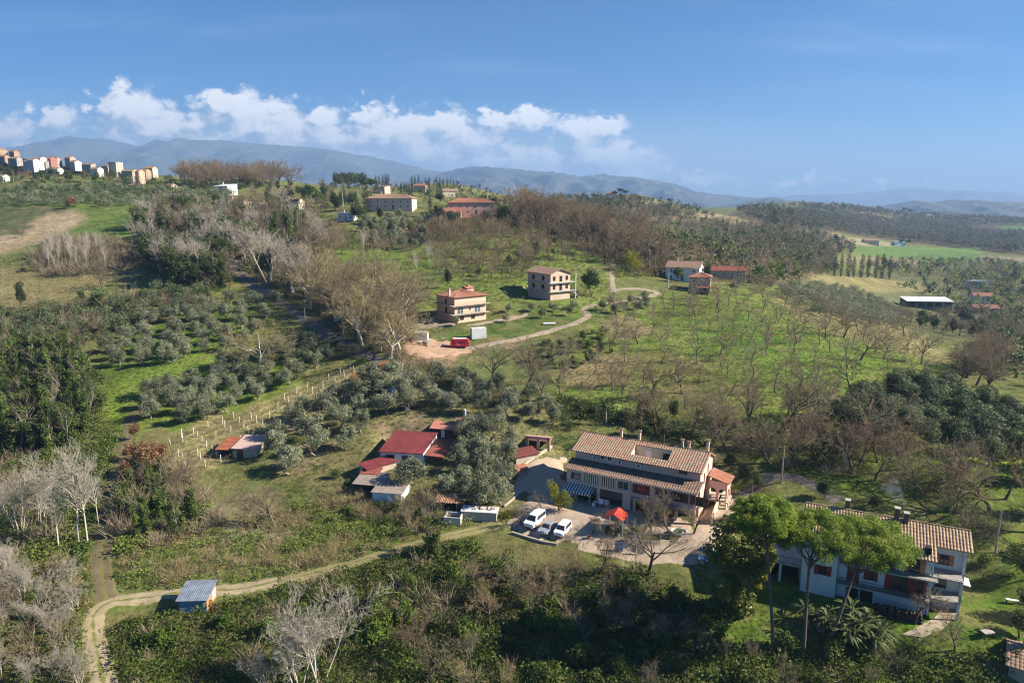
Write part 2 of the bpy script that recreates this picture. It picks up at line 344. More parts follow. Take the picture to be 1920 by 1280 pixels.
def leaf_mat(name, col, col2, trans=0.35, rnd=0.35, rough=0.6, gloss=0.0):
    """leaves: colour varies leaf by leaf and tree by tree, light passes through"""
    if name in MATS: return MATS[name]
    m, nt, N, L = new_mat(name)
    out = N('ShaderNodeOutputMaterial'); g = N('ShaderNodeNewGeometry'); oi = N('ShaderNodeObjectInfo')
    tc = N('ShaderNodeTexCoord'); n1 = N('ShaderNodeTexNoise'); n1.inputs['Scale'].default_value = 0.55; n1.inputs['Detail'].default_value = 3
    L(g.outputs['Position'], n1.inputs['Vector'])
    ad = N('ShaderNodeMath'); ad.operation = 'MULTIPLY_ADD'; L(g.outputs['Random Per Island'], ad.inputs[0]); ad.inputs[1].default_value = 0.55
    sb = N('ShaderNodeMath'); sb.operation = 'MULTIPLY_ADD'; L(n1.outputs[0], sb.inputs[0]); sb.inputs[1].default_value = 1.3; sb.inputs[2].default_value = -0.42
    L(sb.outputs[0], ad.inputs[2])
    cl = N('ShaderNodeClamp'); L(ad.outputs[0], cl.inputs[0])
    mx = N('ShaderNodeMix'); mx.data_type = 'RGBA'; mx.inputs[6].default_value = (*col, 1); mx.inputs[7].default_value = (*col2, 1); L(cl.outputs[0], mx.inputs[0])
    v = N('ShaderNodeMapRange'); v.inputs[3].default_value = 1 - rnd; v.inputs[4].default_value = 1 + rnd; L(oi.outputs['Random'], v.inputs[0])
    mm = N('ShaderNodeMix'); mm.data_type = 'RGBA'; mm.blend_type = 'MULTIPLY'; mm.inputs[0].default_value = 1; L(mx.outputs[2], mm.inputs[6]); L(v.outputs[0], mm.inputs[7])
    d = N('ShaderNodeBsdfPrincipled'); d.inputs['Roughness'].default_value = rough; d.inputs['Specular IOR Level'].default_value = 0.25 + gloss
    t = N('ShaderNodeBsdfTranslucent')
    L(mm.outputs[2], d.inputs['Base Color']); L(mm.outputs[2], t.inputs[0])
    ms = N('ShaderNodeMixShader'); ms.inputs[0].default_value = trans; L(d.outputs[0], ms.inputs[1]); L(t.outputs[0], ms.inputs[2]); L(ms.outputs[0], out.inputs[0])
    MATS[name] = m; return m
def ground_mat():
    m, nt, N, L = new_mat('terrain_ground')
    out = N('ShaderNodeOutputMaterial'); b = N('ShaderNodeBsdfPrincipled'); L(b.outputs[0], out.inputs[0]); b.inputs['Roughness'].default_value = 0.95
    b.inputs['Specular IOR Level'].default_value = 0.1
    at = N('ShaderNodeAttribute'); at.attribute_name = 'cover'
    g = N('ShaderNodeNewGeometry')
    def noise(s, d=6, r=0.6):
        n = N('ShaderNodeTexNoise'); n.inputs['Scale'].default_value = s; n.inputs['Detail'].default_value = d; n.inputs['Roughness'].default_value = r
        L(g.outputs['Position'], n.inputs['Vector']); return n.outputs[0]
    def rng(x, a, b_, lo, hi):
        n = N('ShaderNodeMapRange'); L(x, n.inputs[0])
        for i, v in enumerate((a, b_, lo, hi)): n.inputs[i + 1].default_value = v
        return n.outputs[0]
    def mul(c, f):
        n = N('ShaderNodeMix'); n.data_type = 'RGBA'; n.blend_type = 'MULTIPLY'; n.inputs[0].default_value = 1; L(c, n.inputs[6]); L(f, n.inputs[7]); return n.outputs[2]
    fine = noise(1.1, 9, 0.75); mid = noise(0.16, 6); big = noise(0.035, 4)
    c = mul(at.outputs['Color'], rng(fine, .25, .75, .45, 1.55))
    c = mul(c, rng(big, .3, .7, .75, 1.25)); c = mul(c, rng(noise(.45, 7, .7), .35, .65, .62, 1.3))
    # straw coloured and bare patches
    mx = N('ShaderNodeMix'); mx.data_type = 'RGBA'; L(rng(mid, .50, .68, 0, .75), mx.inputs[0]); L(c, mx.inputs[6])
    dr = N('ShaderNodeMix'); dr.data_type = 'RGBA'; dr.blend_type = 'MULTIPLY'; dr.inputs[0].default_value = 1; dr.inputs[6].default_value = (.20, .165, .075, 1); L(rng(fine, .3, .7, .6, 1.4), dr.inputs[7])
    L(dr.outputs[2], mx.inputs[7]); L(mx.outputs[2], b.inputs['Base Color'])
    bp = N('ShaderNodeBump'); bp.inputs['Strength'].default_value = 0.9; bp.inputs['Distance'].default_value = 0.5
    L(fine, bp.inputs['Height']); L(bp.outputs[0], b.inputs['Normal'])
    return m

def mesh_np(name, V, F, materials, smooth=False, mi=None):
    V = np.asarray(V, np.float32); F = np.asarray(F, np.int32)
    me = bpy.data.meshes.new(name); k = F.shape[1]
    me.vertices.add(len(V)); me.vertices.foreach_set('co', V.ravel())
    me.loops.add(F.size); me.loops.foreach_set('vertex_index', F.ravel())
    me.polygons.add(len(F)); me.polygons.foreach_set('loop_start', np.arange(0, F.size, k, dtype=np.int32))
    try: me.polygons.foreach_set('loop_total', np.full(len(F), k, np.int32))
    except Exception: pass
    if mi is not None: me.polygons.foreach_set('material_index', np.asarray(mi, np.int32))
    if smooth: me.polygons.foreach_set('use_smooth', np.ones(len(F), bool))
    for m in (materials if isinstance(materials, (list, tuple)) else [materials]): me.materials.append(m)
    me.update(calc_edges=True); me.validate(); return me
def link(name, data, parent=None, loc=None):
    o = bpy.data.objects.new(name, data); C.objects.link(o)
    if parent is not None: o.parent = parent
    if loc is not None: o.location = loc
    return o
def tag(o, label, cat, group=None, kind=None):
    if label: o['label'] = label
    if cat: o['category'] = cat
    if group: o['group'] = group
    if kind: o['kind'] = kind
    return o
def grid_faces(nr, nc):
    a = (np.arange(nr - 1)[:, None] * nc + np.arange(nc - 1)[None]).ravel()
    return np.stack([a, a + 1, a + nc + 1, a + nc], 1)

me = mesh_np('ground', np.stack([XW, YW, ZG + CAMZ], -1).reshape(-1, 3), grid_faces(NY, NU), ground_mat(), smooth=True)
ca = me.color_attributes.new('cover', 'FLOAT_COLOR', 'POINT'); ca.data.foreach_set('color', TINT.reshape(-1))
tag(link('ground', me), 'grassy hillside sloping down to a wooded valley', 'ground', kind='structure')

# ------------------------------------------------------------------ mountains
def range_mesh(name, label, prof, Y0, Y1, mat_, seed, rough):
    us, ws = uw([p[0] for p in prof], [p[1] for p in prof])
    nu, ny = 420, 70
    U = np.linspace(us[0], us[-1], nu); top = np.interp(U, us, ws) * Y1
    k = np.ones(5) / 5; top = np.convolve(np.pad(top, 2, 'edge'), k, 'valid')
    T = np.linspace(0, 1, ny)[:, None]; Yr = Y0 + (Y1 - Y0) * T
    X = U[None] * Y1 + 0 * T; Yv = np.broadcast_to(Yr, X.shape)
    base = -140.0
    z = base + (top[None] - base) * (T ** 0.85)
    bump_ = (wavy(X, Yv, 1500 * rough, seed=seed) * .4 + (1 - 2 * np.abs(wavy(X, Yv, 1150 * rough, seed=seed + 5))) * .35 + (1 - 2 * np.abs(wavy(X, Yv, 560 * rough, seed=seed + 1))) * .22 + wavy(X, Yv, 260 * rough, seed=seed + 2) * .1)
    z += bump_ * (top[None] - base) * .20 * np.sin(np.pi * np.clip(T, 0, 1)) ** .7
    z[-1] += (wavy(X[-1:], Yv[-1:], 420 * rough, seed=seed + 7)[0] * .012 + wavy(X[-1:], Yv[-1:], 150 * rough, seed=seed + 8)[0] * .006) * (top - base); z += (wavy(X, Yv, 120 * rough, seed=seed + 3)) * (top[None] - base) * .008 * (1 - T * .5)
    # far side falls away
    X2 = np.concatenate([X, X[-1:]]); Y2 = np.concatenate([Yv, np.full((1, nu), Y1 + (Y1 - Y0) * .6)]); Z2 = np.concatenate([z, np.full((1, nu), base)])
    me = mesh_np(name, np.stack([X2, Y2, Z2 + CAMZ], -1).reshape(-1, 3), grid_faces(ny + 1, nu), mat_, smooth=True)
    tag(link(name, me), label, 'mountains', kind='structure')
mmat = mat('mountain_forest', (.042, .055, .046), var=.4, scale=.004, col2=(.075, .075, .058))
AVOID = []                                                # (x, y, radius) kept free of scattered plants
M1 = [(-700, 330), (-300, 318), (-100, 300), (30, 275), (90, 264), (130, 262), (145, 259), (165, 261), (185, 258), (200, 262), (240, 270), (275, 276), (300, 270), (340, 266), (380, 262), (440, 266), (500, 271), (560, 275), (590, 278), (620, 281), (680, 292), (740, 304), (775, 312),
      (800, 318), (840, 323), (880, 330), (960, 345), (1100, 372), (1200, 385)]
M1B = [(700, 375), (780, 345), (840, 321), (870, 314), (900, 313), (950, 316), (1005, 320), (1050, 325), (1085, 331), (1110, 329), (1130, 327), (1170, 331), (1200, 334), (1240, 342), (1280, 352), (1310, 361), (1360, 366), (1420, 372), (1500, 378), (1600, 384)]
M2 = [(1200, 384), (1380, 372), (1500, 366), (1600, 363), (1650, 358), (1690, 352), (1715, 350), (1750, 355), (1800, 357), (1860, 360), (1920, 364), (2000, 366), (2300, 362), (2700, 372)]
M3 = [(1560, 394), (1660, 386), (1690, 380), (1715, 376), (1745, 379), (1790, 374), (1840, 378), (1900, 378), (1960, 380), (2100, 372), (2400, 378)]
M4 = [(1330, 392), (1400, 378), (1440, 371), (1460, 371), (1490, 377), (1560, 392)]
range_mesh('mountains', 'high blue mountain range on the left horizon', M1, 6200, 10500, mmat, 21, 1.0)
range_mesh('mountains', 'lower blue mountain shoulder falling to the right', M1B, 5600, 8500, mmat, 31, .8)
range_mesh('mountains', 'faint mountains at the far right horizon', M2, 11500, 15000, mmat, 41, 1.2)
range_mesh('hills', 'blue wooded hills behind the right ridge', M3, 3900, 5200, mmat, 51, .45)
range_mesh('hills', 'small blue hill behind the right ridge', M4, 4300, 5200, mmat, 61, .4)
# ------------------------------------------------------------------ roads, tracks and the gravel yard
def road_mat(name, a, b, sc=.5, grass=False):
    m, nt, N, L = new_mat(name); out = N('ShaderNodeOutputMaterial'); p = N('ShaderNodeBsdfPrincipled'); L(p.outputs[0], out.inputs[0]); p.inputs['Roughness'].default_value = .95; p.inputs['Specular IOR Level'].default_value = .1
    g = N('ShaderNodeNewGeometry'); n = N('ShaderNodeTexNoise'); n.inputs['Scale'].default_value = sc; n.inputs['Detail'].default_value = 10; n.inputs['Roughness'].default_value = .75; L(g.outputs['Position'], n.inputs['Vector'])
    r = N('ShaderNodeMapRange'); r.inputs[1].default_value = .36; r.inputs[2].default_value = .64; L(n.outputs[0], r.inputs[0])
    x = N('ShaderNodeMix'); x.data_type = 'RGBA'; L(r.outputs[0], x.inputs[0]); x.inputs[6].default_value = (*a, 1); x.inputs[7].default_value = (*b, 1); 
    src = x.outputs[2]
    if grass:                                             # grass between the wheel ruts and creeping in from the verges
        at_ = N('ShaderNodeAttribute'); at_.attribute_name = 'across'; ab = N('ShaderNodeMath'); ab.operation = 'PINGPONG'; L(at_.outputs['Fac'], ab.inputs[0]); ab.inputs[1].default_value = .5
        n2 = N('ShaderNodeTexNoise'); n2.inputs['Scale'].default_value = .9; n2.inputs['Detail'].default_value = 6; L(g.outputs['Position'], n2.inputs['Vector'])
        # 0 at the middle and the edges, .5 in the ruts
        s1 = N('ShaderNodeMath'); s1.operation = 'MULTIPLY_ADD'; L(n2.outputs[0], s1.inputs[0]); s1.inputs[1].default_value = -.9; s1.inputs[2].default_value = .55; s2 = N('ShaderNodeMath'); s2.operation = 'SUBTRACT'; L(s1.outputs[0], s2.inputs[0]); L(ab.outputs[0], s2.inputs[1])
        r2 = N('ShaderNodeMapRange'); L(s2.outputs[0], r2.inputs[0]); r2.inputs[1].default_value = -.12; r2.inputs[2].default_value = .06
        y = N('ShaderNodeMix'); y.data_type = 'RGBA'; L(r2.outputs[0], y.inputs[0]); L(src, y.inputs[6]); y.inputs[7].default_value = (.14, .15, .045, 1); src = y.outputs[2]
    L(src, p.inputs['Base Color'])
    bp = N('ShaderNodeBump'); bp.inputs['Strength'].default_value = .6; bp.inputs['Distance'].default_value = .15; L(n.outputs[0], bp.inputs['Height']); L(bp.outputs[0], p.inputs['Normal']); return m
def strip(name, label, px_pts, width, m, lift=.10, rag=.35, seed=0, ruts=False):
    P_ = ground([p[0] for p in px_pts], [p[1] for p in px_pts])[:, :2]; pts2 = []
    for i in range(len(P_) - 1):                          # Catmull-Rom through the points
        a, b, c, d = P_[max(i - 1, 0)], P_[i], P_[i + 1], P_[min(i + 2, len(P_) - 1)]; n = max(2, int(np.linalg.norm(c - b) / .8))
        for k in range(n):
            t = k / n; pts2.append(.5 * ((2 * b) + (c - a) * t + (2 * a - 5 * b + 4 * c - d) * t * t + (3 * b - a - 3 * c + d) * t ** 3))
    pts2.append(P_[-1]); Q = np.array(pts2); T = np.gradient(Q, axis=0); T /= np.linalg.norm(T, axis=1, keepdims=True) + 1e-9; Nn = np.stack([T[:, 1], -T[:, 0]], 1)
    for q in Q[::3]: AVOID.append((q[0], q[1], width / 2 + .7))
    r = np.random.RandomState(seed); K = 9; rows = []
    wob = np.convolve(r.normal(size=len(Q) + 4), np.ones(5) / 5, 'valid'); wob2 = np.convolve(r.normal(size=len(Q) + 4), np.ones(5) / 5, 'valid')
    for k in range(K):
        s = (k / (K - 1) - .5) * width; e = np.where(k == 0, -np.abs(wob) * rag * 2, np.where(k == K - 1, np.abs(wob2) * rag * 2, 0)); X = Q + Nn * (s + e)[:, None]; z = HZ(X[:, 0], X[:, 1]) + (lift if 0 < k < K - 1 else -.04); rows.append(np.concatenate([X, z[:, None]], 1))
    V = np.stack(rows, 1).reshape(-1, 3); me_ = mesh_np(name, V, grid_faces(len(Q), K)[:, ::-1], m, smooth=True); at_ = me_.attributes.new('across', 'FLOAT', 'POINT'); at_.data.foreach_set('value', np.tile(np.abs(np.linspace(-1, 1, K)), len(Q)).astype(np.float32)); o = link(name, me_); return tag(o, label, name, kind='structure')
def yard(name, label, poly, m, lift=.09, step=.9):
    g = ground([p[0] for p in poly], [p[1] for p in poly]); W = [(p[0], p[1]) for p in g]; a = g.min(0); b = g.max(0); nx = int((b[0] - a[0]) / step) + 2; ny = int((b[1] - a[1]) / step) + 2
    X, Y = np.meshgrid(a[0] + np.arange(nx) * step, a[1] + np.arange(ny) * step); wx = X + wavy(X, Y, 5, seed=3) * .5; wy = Y + wavy(X, Y, 4, seed=6) * .5; ins = inside(W, wx, wy); Z = HZ(X.ravel(), Y.ravel()).reshape(X.shape) + lift
    edge = ins.copy(); edge[1:-1, 1:-1] = ins[1:-1, 1:-1] & ins[:-2, 1:-1] & ins[2:, 1:-1] & ins[1:-1, :-2] & ins[1:-1, 2:]; Z[~edge] -= lift + .03
    [AVOID.append((X[i, j], Y[i, j], 2.2)) for i in range(0, ny, 3) for j in range(0, nx, 3) if ins[i, j]]
    F = grid_faces(ny, nx); keep = ins.ravel()[F].any(1); o = link(name, mesh_np(name, np.stack([X, Y, Z], -1).reshape(-1, 3), F[keep], m, smooth=True)); return tag(o, label, name, kind='structure')
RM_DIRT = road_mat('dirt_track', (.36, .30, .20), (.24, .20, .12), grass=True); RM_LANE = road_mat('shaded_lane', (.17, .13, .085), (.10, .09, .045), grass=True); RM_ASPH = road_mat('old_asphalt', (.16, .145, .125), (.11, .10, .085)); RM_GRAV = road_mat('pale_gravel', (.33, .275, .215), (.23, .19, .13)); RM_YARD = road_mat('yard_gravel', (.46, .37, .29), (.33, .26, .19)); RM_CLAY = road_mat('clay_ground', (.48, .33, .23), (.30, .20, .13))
strip('track', 'pale dirt track rising from the bottom left past the tin shed', [(196, 1290), (186, 1240), (176, 1190), (178, 1152), (205, 1130), (262, 1122), (325, 1113), (430, 1106), (520, 1090)], 2.8, RM_DIRT, rag=.5, seed=1)
strip('track', 'grassy dirt track climbing to the courtyard', [(520, 1090), (610, 1068), (700, 1044), (780, 1021), (850, 1003), (905, 991), (950, 985)], 2.0, road_mat('grassy_track', (.27, .23, .13), (.20, .18, .08), grass=True), rag=.5, seed=2)
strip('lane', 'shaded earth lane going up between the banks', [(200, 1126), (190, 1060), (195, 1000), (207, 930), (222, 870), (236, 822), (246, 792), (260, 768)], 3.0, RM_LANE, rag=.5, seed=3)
strip('road', 'narrow asphalt road coming down through the brown wood', [(432, 478), (442, 505), (468, 530), (510, 556), (560, 590), (600, 616), (640, 641), (690, 668), (735, 692), (775, 716), (815, 735), (870, 748)], 4.2, RM_ASPH, rag=.25, seed=4)
strip('lane', 'pale gravel lane curving below the two ridge houses', [(860, 656), (920, 645), (985, 632), (1045, 616), (1085, 603), (1102, 591), (1095, 580), (1110, 574), (1160, 566), (1212, 556), (1234, 550), (1218, 544), (1185, 541), (1150, 545)], 2.4, RM_GRAV, rag=.3, seed=5)
strip('lane', 'pale lane climbing past the yellow clump', [(1150, 548), (1148, 530), (1147, 512), (1152, 496)], 1.9, RM_GRAV, rag=.3, seed=6)
yard('courtyard', 'gravel courtyard in front of the pink farmhouse', [(955, 905), (985, 868), (1020, 850), (1062, 860), (1066, 924), (1180, 948), (1300, 975), (1312, 992), (1300, 1010), (1200, 1012), (1130, 1012), (1100, 1020), (1040, 1018), (975, 1003), (940, 985), (962, 960), (990, 925), (952, 925)], RM_YARD)
strip('driveway', 'earth driveway running along the terrace below the farmhouse', [(1090, 1012), (1150, 1024), (1220, 1034), (1290, 1030), (1325, 1008), (1340, 975), (1372, 945), (1400, 925)], 5.0, RM_YARD, lift=.13, rag=.5, seed=7)
strip('driveway', 'grey drive between the farmhouse and the white house', [(1400, 925), (1425, 908), (1455, 893), (1500, 897), (1545, 922), (1575, 940)], 2.6, RM_ASPH, rag=.3, seed=8)
yard('forecourt', 'pale gravel forecourt of the peach house', [(768, 604), (800, 590), (850, 590), (860, 612), (935, 596), (960, 590), (1000, 585), (985, 596), (900, 612), (830, 615), (780, 616)], RM_GRAV)
yard('clay_yard', 'bare reddish clay ground around the red caravan', [(748, 655), (760, 640), (800, 632), (850, 640), (880, 650), (900, 655), (860, 668), (800, 672), (760, 668)], RM_CLAY)
# ------------------------------------------------------------------ mesh building helpers
class MB:
    def __init__(s): s.V = []; s.F = []
    def add(s, V, F):
        b = len(s.V); s.V += [tuple(v) for v in V]; s.F += [tuple(i + b for i in f) for f in F]; return s
    def hexa(s, p): return s.add(p, [(0, 3, 2, 1), (4, 5, 6, 7), (0, 1, 5, 4), (1, 2, 6, 5), (2, 3, 7, 6), (3, 0, 4, 7)])
    def box(s, x0, x1, y0, y1, z0, z1):
        return s.hexa([(x0, y0, z0), (x1, y0, z0), (x1, y1, z0), (x0, y1, z0), (x0, y0, z1), (x1, y0, z1), (x1, y1, z1), (x0, y1, z1)])
    def fbox(s, f, a0, a1, z0, z1, d0, d1):               # box on a wall face: along, height, outwards
        ox, oy, ax, ay = f; nx, ny = ay, -ax
        g = lambda a, d, z: (ox + ax * a + nx * d, oy + ay * a + ny * d, z)
        return s.hexa([g(a0, d1, z0), g(a1, d1, z0), g(a1, d0, z0), g(a0, d0, z0), g(a0, d1, z1), g(a1, d1, z1), g(a1, d0, z1), g(a0, d0, z1)])
    def extrude_x(s, prof, x0, x1):                       # closed (y,z) outline pulled along x
        n = len(prof); V = [(x0, y, z) for y, z in prof] + [(x1, y, z) for y, z in prof]
        return s.add(V, [tuple(range(n - 1, -1, -1)), tuple(range(n, 2 * n))] + [(i, (i + 1) % n, n + (i + 1) % n, n + i) for i in range(n)])
    def extrude_y(s, prof, y0, y1):
        n = len(prof); V = [(x, y0, z) for x, z in prof] + [(x, y1, z) for x, z in prof]
        return s.add(V, [tuple(range(n)), tuple(range(2 * n - 1, n - 1, -1))] + [(i, n + i, n + (i + 1) % n, (i + 1) % n) for i in range(n)])
    def tube(s, path, r, k=6, cap=True):
        path = [Vector(p) for p in path]; rr = r if isinstance(r, (list, tuple)) else [r] * len(path); V = []; F = []
        for i, p in enumerate(path):
            d = (path[min(i + 1, len(path) - 1)] - path[max(i - 1, 0)]).normalized()
            a = d.orthogonal().normalized() if i == 0 else (a - d * a.dot(d)).normalized(); b = d.cross(a)
            for j in range(k):
                t = 6.2832 * j / k; V.append(p + (a * math.cos(t) + b * math.sin(t)) * rr[i])
        for i in range(len(path) - 1):
            for j in range(k): F.append((i * k + j, i * k + (j + 1) % k, (i + 1) * k + (j + 1) % k, (i + 1) * k + j))
        if cap: F += [tuple(range(k - 1, -1, -1)), tuple(range((len(path) - 1) * k, len(path) * k))]
        return s.add(V, F)
    def lathe(s, prof, k=12, c=(0, 0)):
        V = [(c[0] + r * math.cos(6.2832 * j / k), c[1] + r * math.sin(6.2832 * j / k), z) for r, z in prof for j in range(k)]
        F = [(i * k + j, i * k + (j + 1) % k, (i + 1) * k + (j + 1) % k, (i + 1) * k + j) for i in range(len(prof) - 1) for j in range(k)]
        return s.add(V, F + [tuple(range(k - 1, -1, -1)), tuple(range((len(prof) - 1) * k, len(prof) * k))])
    def sheet(s, p00, p10, p11, p01, period=0.4, amp=0.06, thick=0.14, row=0.0):
        """corrugated slab: eave edge p00-p10, ridge edge p01-p11; waves run up the slope"""
        p00, p10, p11, p01 = map(Vector, (p00, p10, p11, p01)); w = (p10 - p00).length; l = ((p01 - p00).length + (p11 - p10).length) / 2
        nrm = (p10 - p00).cross(p01 - p00)
        if nrm.length < 1e-6: nrm = (p10 - p00).cross(p11 - p00)
        nrm.normalize(); nu = max(2, int(round(w / period)) * 4 + 1) if period else 2
        nr = max(1, int(l / row)) if row else 1; rows = []
        for j in range(nr):
            rows += [(j / nr, 0.035 if row else 0), ((j + 1) / nr, 0)]
        V = []; F = []
        for t, lift in rows:
            for i in range(nu):
                u = i / (nu - 1); q = p00.lerp(p10, u).lerp(p01.lerp(p11, u), t)
                V.append(q + nrm * (lift + (amp * abs(math.sin(i * math.pi / 4)) if period else 0)))
        m = len(rows)
        for j in range(m - 1):
            for i in range(nu - 1): F.append((j * nu + i, j * nu + i + 1, (j + 1) * nu + i + 1, (j + 1) * nu + i))
        b = len(V); V += [p00 - nrm * thick, p10 - nrm * thick, p11 - nrm * thick, p01 - nrm * thick]
        F.append((b + 3, b + 2, b + 1, b))
        F.append(tuple([b, b + 1] + list(range(nu - 1, -1, -1)))); F.append(tuple([b + 2, b + 3] + list(range((m - 1) * nu, m * nu))))
        F.append(tuple([b + 3, b] + [j * nu for j in range(m)])); F.append(tuple([b + 1, b + 2] + [j * nu + nu - 1 for j in range(m - 1, -1, -1)]))
        return s.add(V, F)
    def build(s, name, m, parent=None, smooth=False):
        me = bpy.data.meshes.new(name); me.from_pydata(s.V, [], s.F); me.materials.append(m); me.update()
        if smooth: me.polygons.foreach_set('use_smooth', np.ones(len(me.polygons), bool))
        return link(name, me, parent)
def empty(name, loc, rz, label, cat, group=None):
    o = link(name, None, loc=loc); o.rotation_euler = (0, 0, rz); o.empty_display_size = 0.5
    return tag(o, label, cat, group)
def FACE(side, x0, x1, y0, y1):
    return {'front': (x0, y0, 1, 0), 'right': (x1, y0, 0, 1), 'back': (x1, y1, -1, 0), 'left': (x0, y1, 0, -1)}[side]
GLASS = mat('window_glass', (.025, .03, .035), rough=.08, var=.1, spec=.6)
DARK = mat('dark_interior', (.018, .016, .015), rough=.9)
WHITEP = mat('white_paint', (.72, .72, .70), rough=.5, var=.06, scale=.6)
BROWNW = mat('brown_wood', (.10, .05, .03), rough=.6)
REDSH = mat('red_shutter', (.30, .035, .03), rough=.5, var=.12)
ORSH = mat('orange_shutter', (.42, .17, .07), rough=.5, var=.12)
GREENSH = mat('green_shutter', (.05, .10, .06), rough=.5, var=.12)
METAL = mat('grey_metal', (.38, .39, .40), rough=.4, metal=.6)
IRON = mat('dark_iron', (.04, .04, .045), rough=.5)
STONE = mat('pale_stone', (.42, .37, .30), var=.3, scale=1.2, bump=.4)
CONC = mat('concrete', (.36, .34, .31), var=.25, scale=.8)
TILE = mat('clay_tile', (.315, .185, .13), rough=.85, var=.4, scale=1.6, col2=(.27, .215, .145))
TILE2 = mat('red_clay_tile', (.34, .14, .09), rough=.85, var=.32, scale=1.3, col2=(.29, .165, .11))
TILE3 = mat('weathered_tile', (.40, .285, .18), rough=.85, var=.4, scale=1.4, col2=(.33, .22, .14))
WALLS = {k: mat('stucco_' + k, c, var=.10, scale=.5, rough=.9) for k, c in dict(pink=(.68, .45, .385), peach=(.66, .42, .325), white=(.66, .67, .67), cream=(.58, .50, .38), grey=(.42, .40, .38), yellow=(.66, .54, .30),
     ochre=(.42, .29, .18), red=(.34, .12, .09), brick=(.50, .375, .30), blue=(.45, .62, .72), tan=(.42, .34, .26), rose=(.60, .36, .30)).items()}
for k, c in dict(pink=(.44, .33, .28), peach=(.46, .33, .25), white=(.56, .56, .54), cream=(.47, .42, .34), grey=(.30, .29, .28), yellow=(.46, .39, .25), ochre=(.34, .25, .17), red=(.30, .13, .10), brick=(.32, .22, .16), blue=(.42, .48, .52), tan=(.35, .29, .23), rose=(.44, .28, .24)).items(): WALLS['old ' + k] = mat('old_stucco_' + k, c, var=.3, scale=.35, rough=.95)
def window(root, f, a, z, w, h, frame=None, shut=None, sill=True, d=0.0, name='window'):
    """frame ring on the wall face, glass inside it, open shutters beside it"""
    fr = MB(); t = 0.09
    fr.fbox(f, a, a + w, z, z + t, d, d + .07).fbox(f, a, a + w, z + h - t, z + h, d, d + .07).fbox(f, a, a + t, z + t, z + h - t, d, d + .07).fbox(f, a + w - t, a + w, z + t, z + h - t, d, d + .07)
    if w > .9: fr.fbox(f, a + w / 2 - .04, a + w / 2 + .04, z + t, z + h - t, d, d + .06)
    o = fr.build(name, frame or WHITEP, root)
    MB().fbox(f, a + t, a + w - t, z + t, z + h - t, d - .05, d + .025).build('pane', GLASS, o)
    if shut:
        sw = w * .5
        MB().fbox(f, a - sw - .02, a - .02, z - .03, z + h + .03, d, d + .075).build('shutter', shut, o)
        MB().fbox(f, a + w + .02, a + w + sw + .02, z - .03, z + h + .03, d, d + .075).build('shutter', shut, o)
    if sill: MB().fbox(f, a - .1, a + w + .1, z - .1, z, d, d + .16).build('sill', STONE, o)
    return o
def chimney(parent, x, y, z0, z1, w=.55, m=None, cap=True):
    o = MB().box(x - w / 2, x + w / 2, y - w / 2, y + w / 2, z0, z1).build('chimney', m or WALLS['pink'], parent)
    if cap:
        c = MB(); q = w * .75; c.box(x - q, x + q, y - q, y + q, z1 + .25, z1 + .36)
        for sx in (-1, 1):
            for sy in (-1, 1): c.box(x + sx * w * .35 - .06, x + sx * w * .35 + .06, y + sy * w * .35 - .06, y + sy * w * .35 + .06, z1, z1 + .26)
        c.extrude_x([(y - q, z1 + .36), (y + q, z1 + .36), (y, z1 + .62)], x - q, x + q).build('chimney_cap', TILE, o)
    return o
def railing(root, f, a0, a1, z, h=.95, d=0.0, step=.14, m=None):
    b = MB(); b.fbox(f, a0, a1, z + h - .05, z + h, d, d + .05).fbox(f, a0, a1, z + .08, z + .11, d, d + .04)
    n = max(1, int((a1 - a0) / step))
    for i in range(n + 1):
        a = a0 + (a1 - a0) * i / n; b.fbox(f, a - .012, a + .012, z + .11, z + h - .05, d + .005, d + .03)
    return b.build('railing', m or IRON, root)
def gable_roof(root, m, x0, x1, y0, y1, ze, rise, over=.45, ridge=None, period=.4, row=.5, thick=.12, name='roof'):
    yr = (y0 + y1) / 2 if ridge is None else ridge; b = MB(); a0, a1 = x0 - over, x1 + over
    s0 = rise / (yr - y0); s1 = rise / (y1 - yr); zt = ze + rise + .12
    b.sheet((a0, y0 - over, ze - s0 * over + .12), (a1, y0 - over, ze - s0 * over + .12), (a1, yr, zt), (a0, yr, zt), period, .05, thick, row)
    b.sheet((a1, y1 + over, ze - s1 * over + .12), (a0, y1 + over, ze - s1 * over + .12), (a0, yr, zt), (a1, yr, zt), period, .05, thick, row)
    b.tube([(a0, yr, zt + .03), (a1, yr, zt + .03)], .13, 8)
    return b.build(name, m, root)
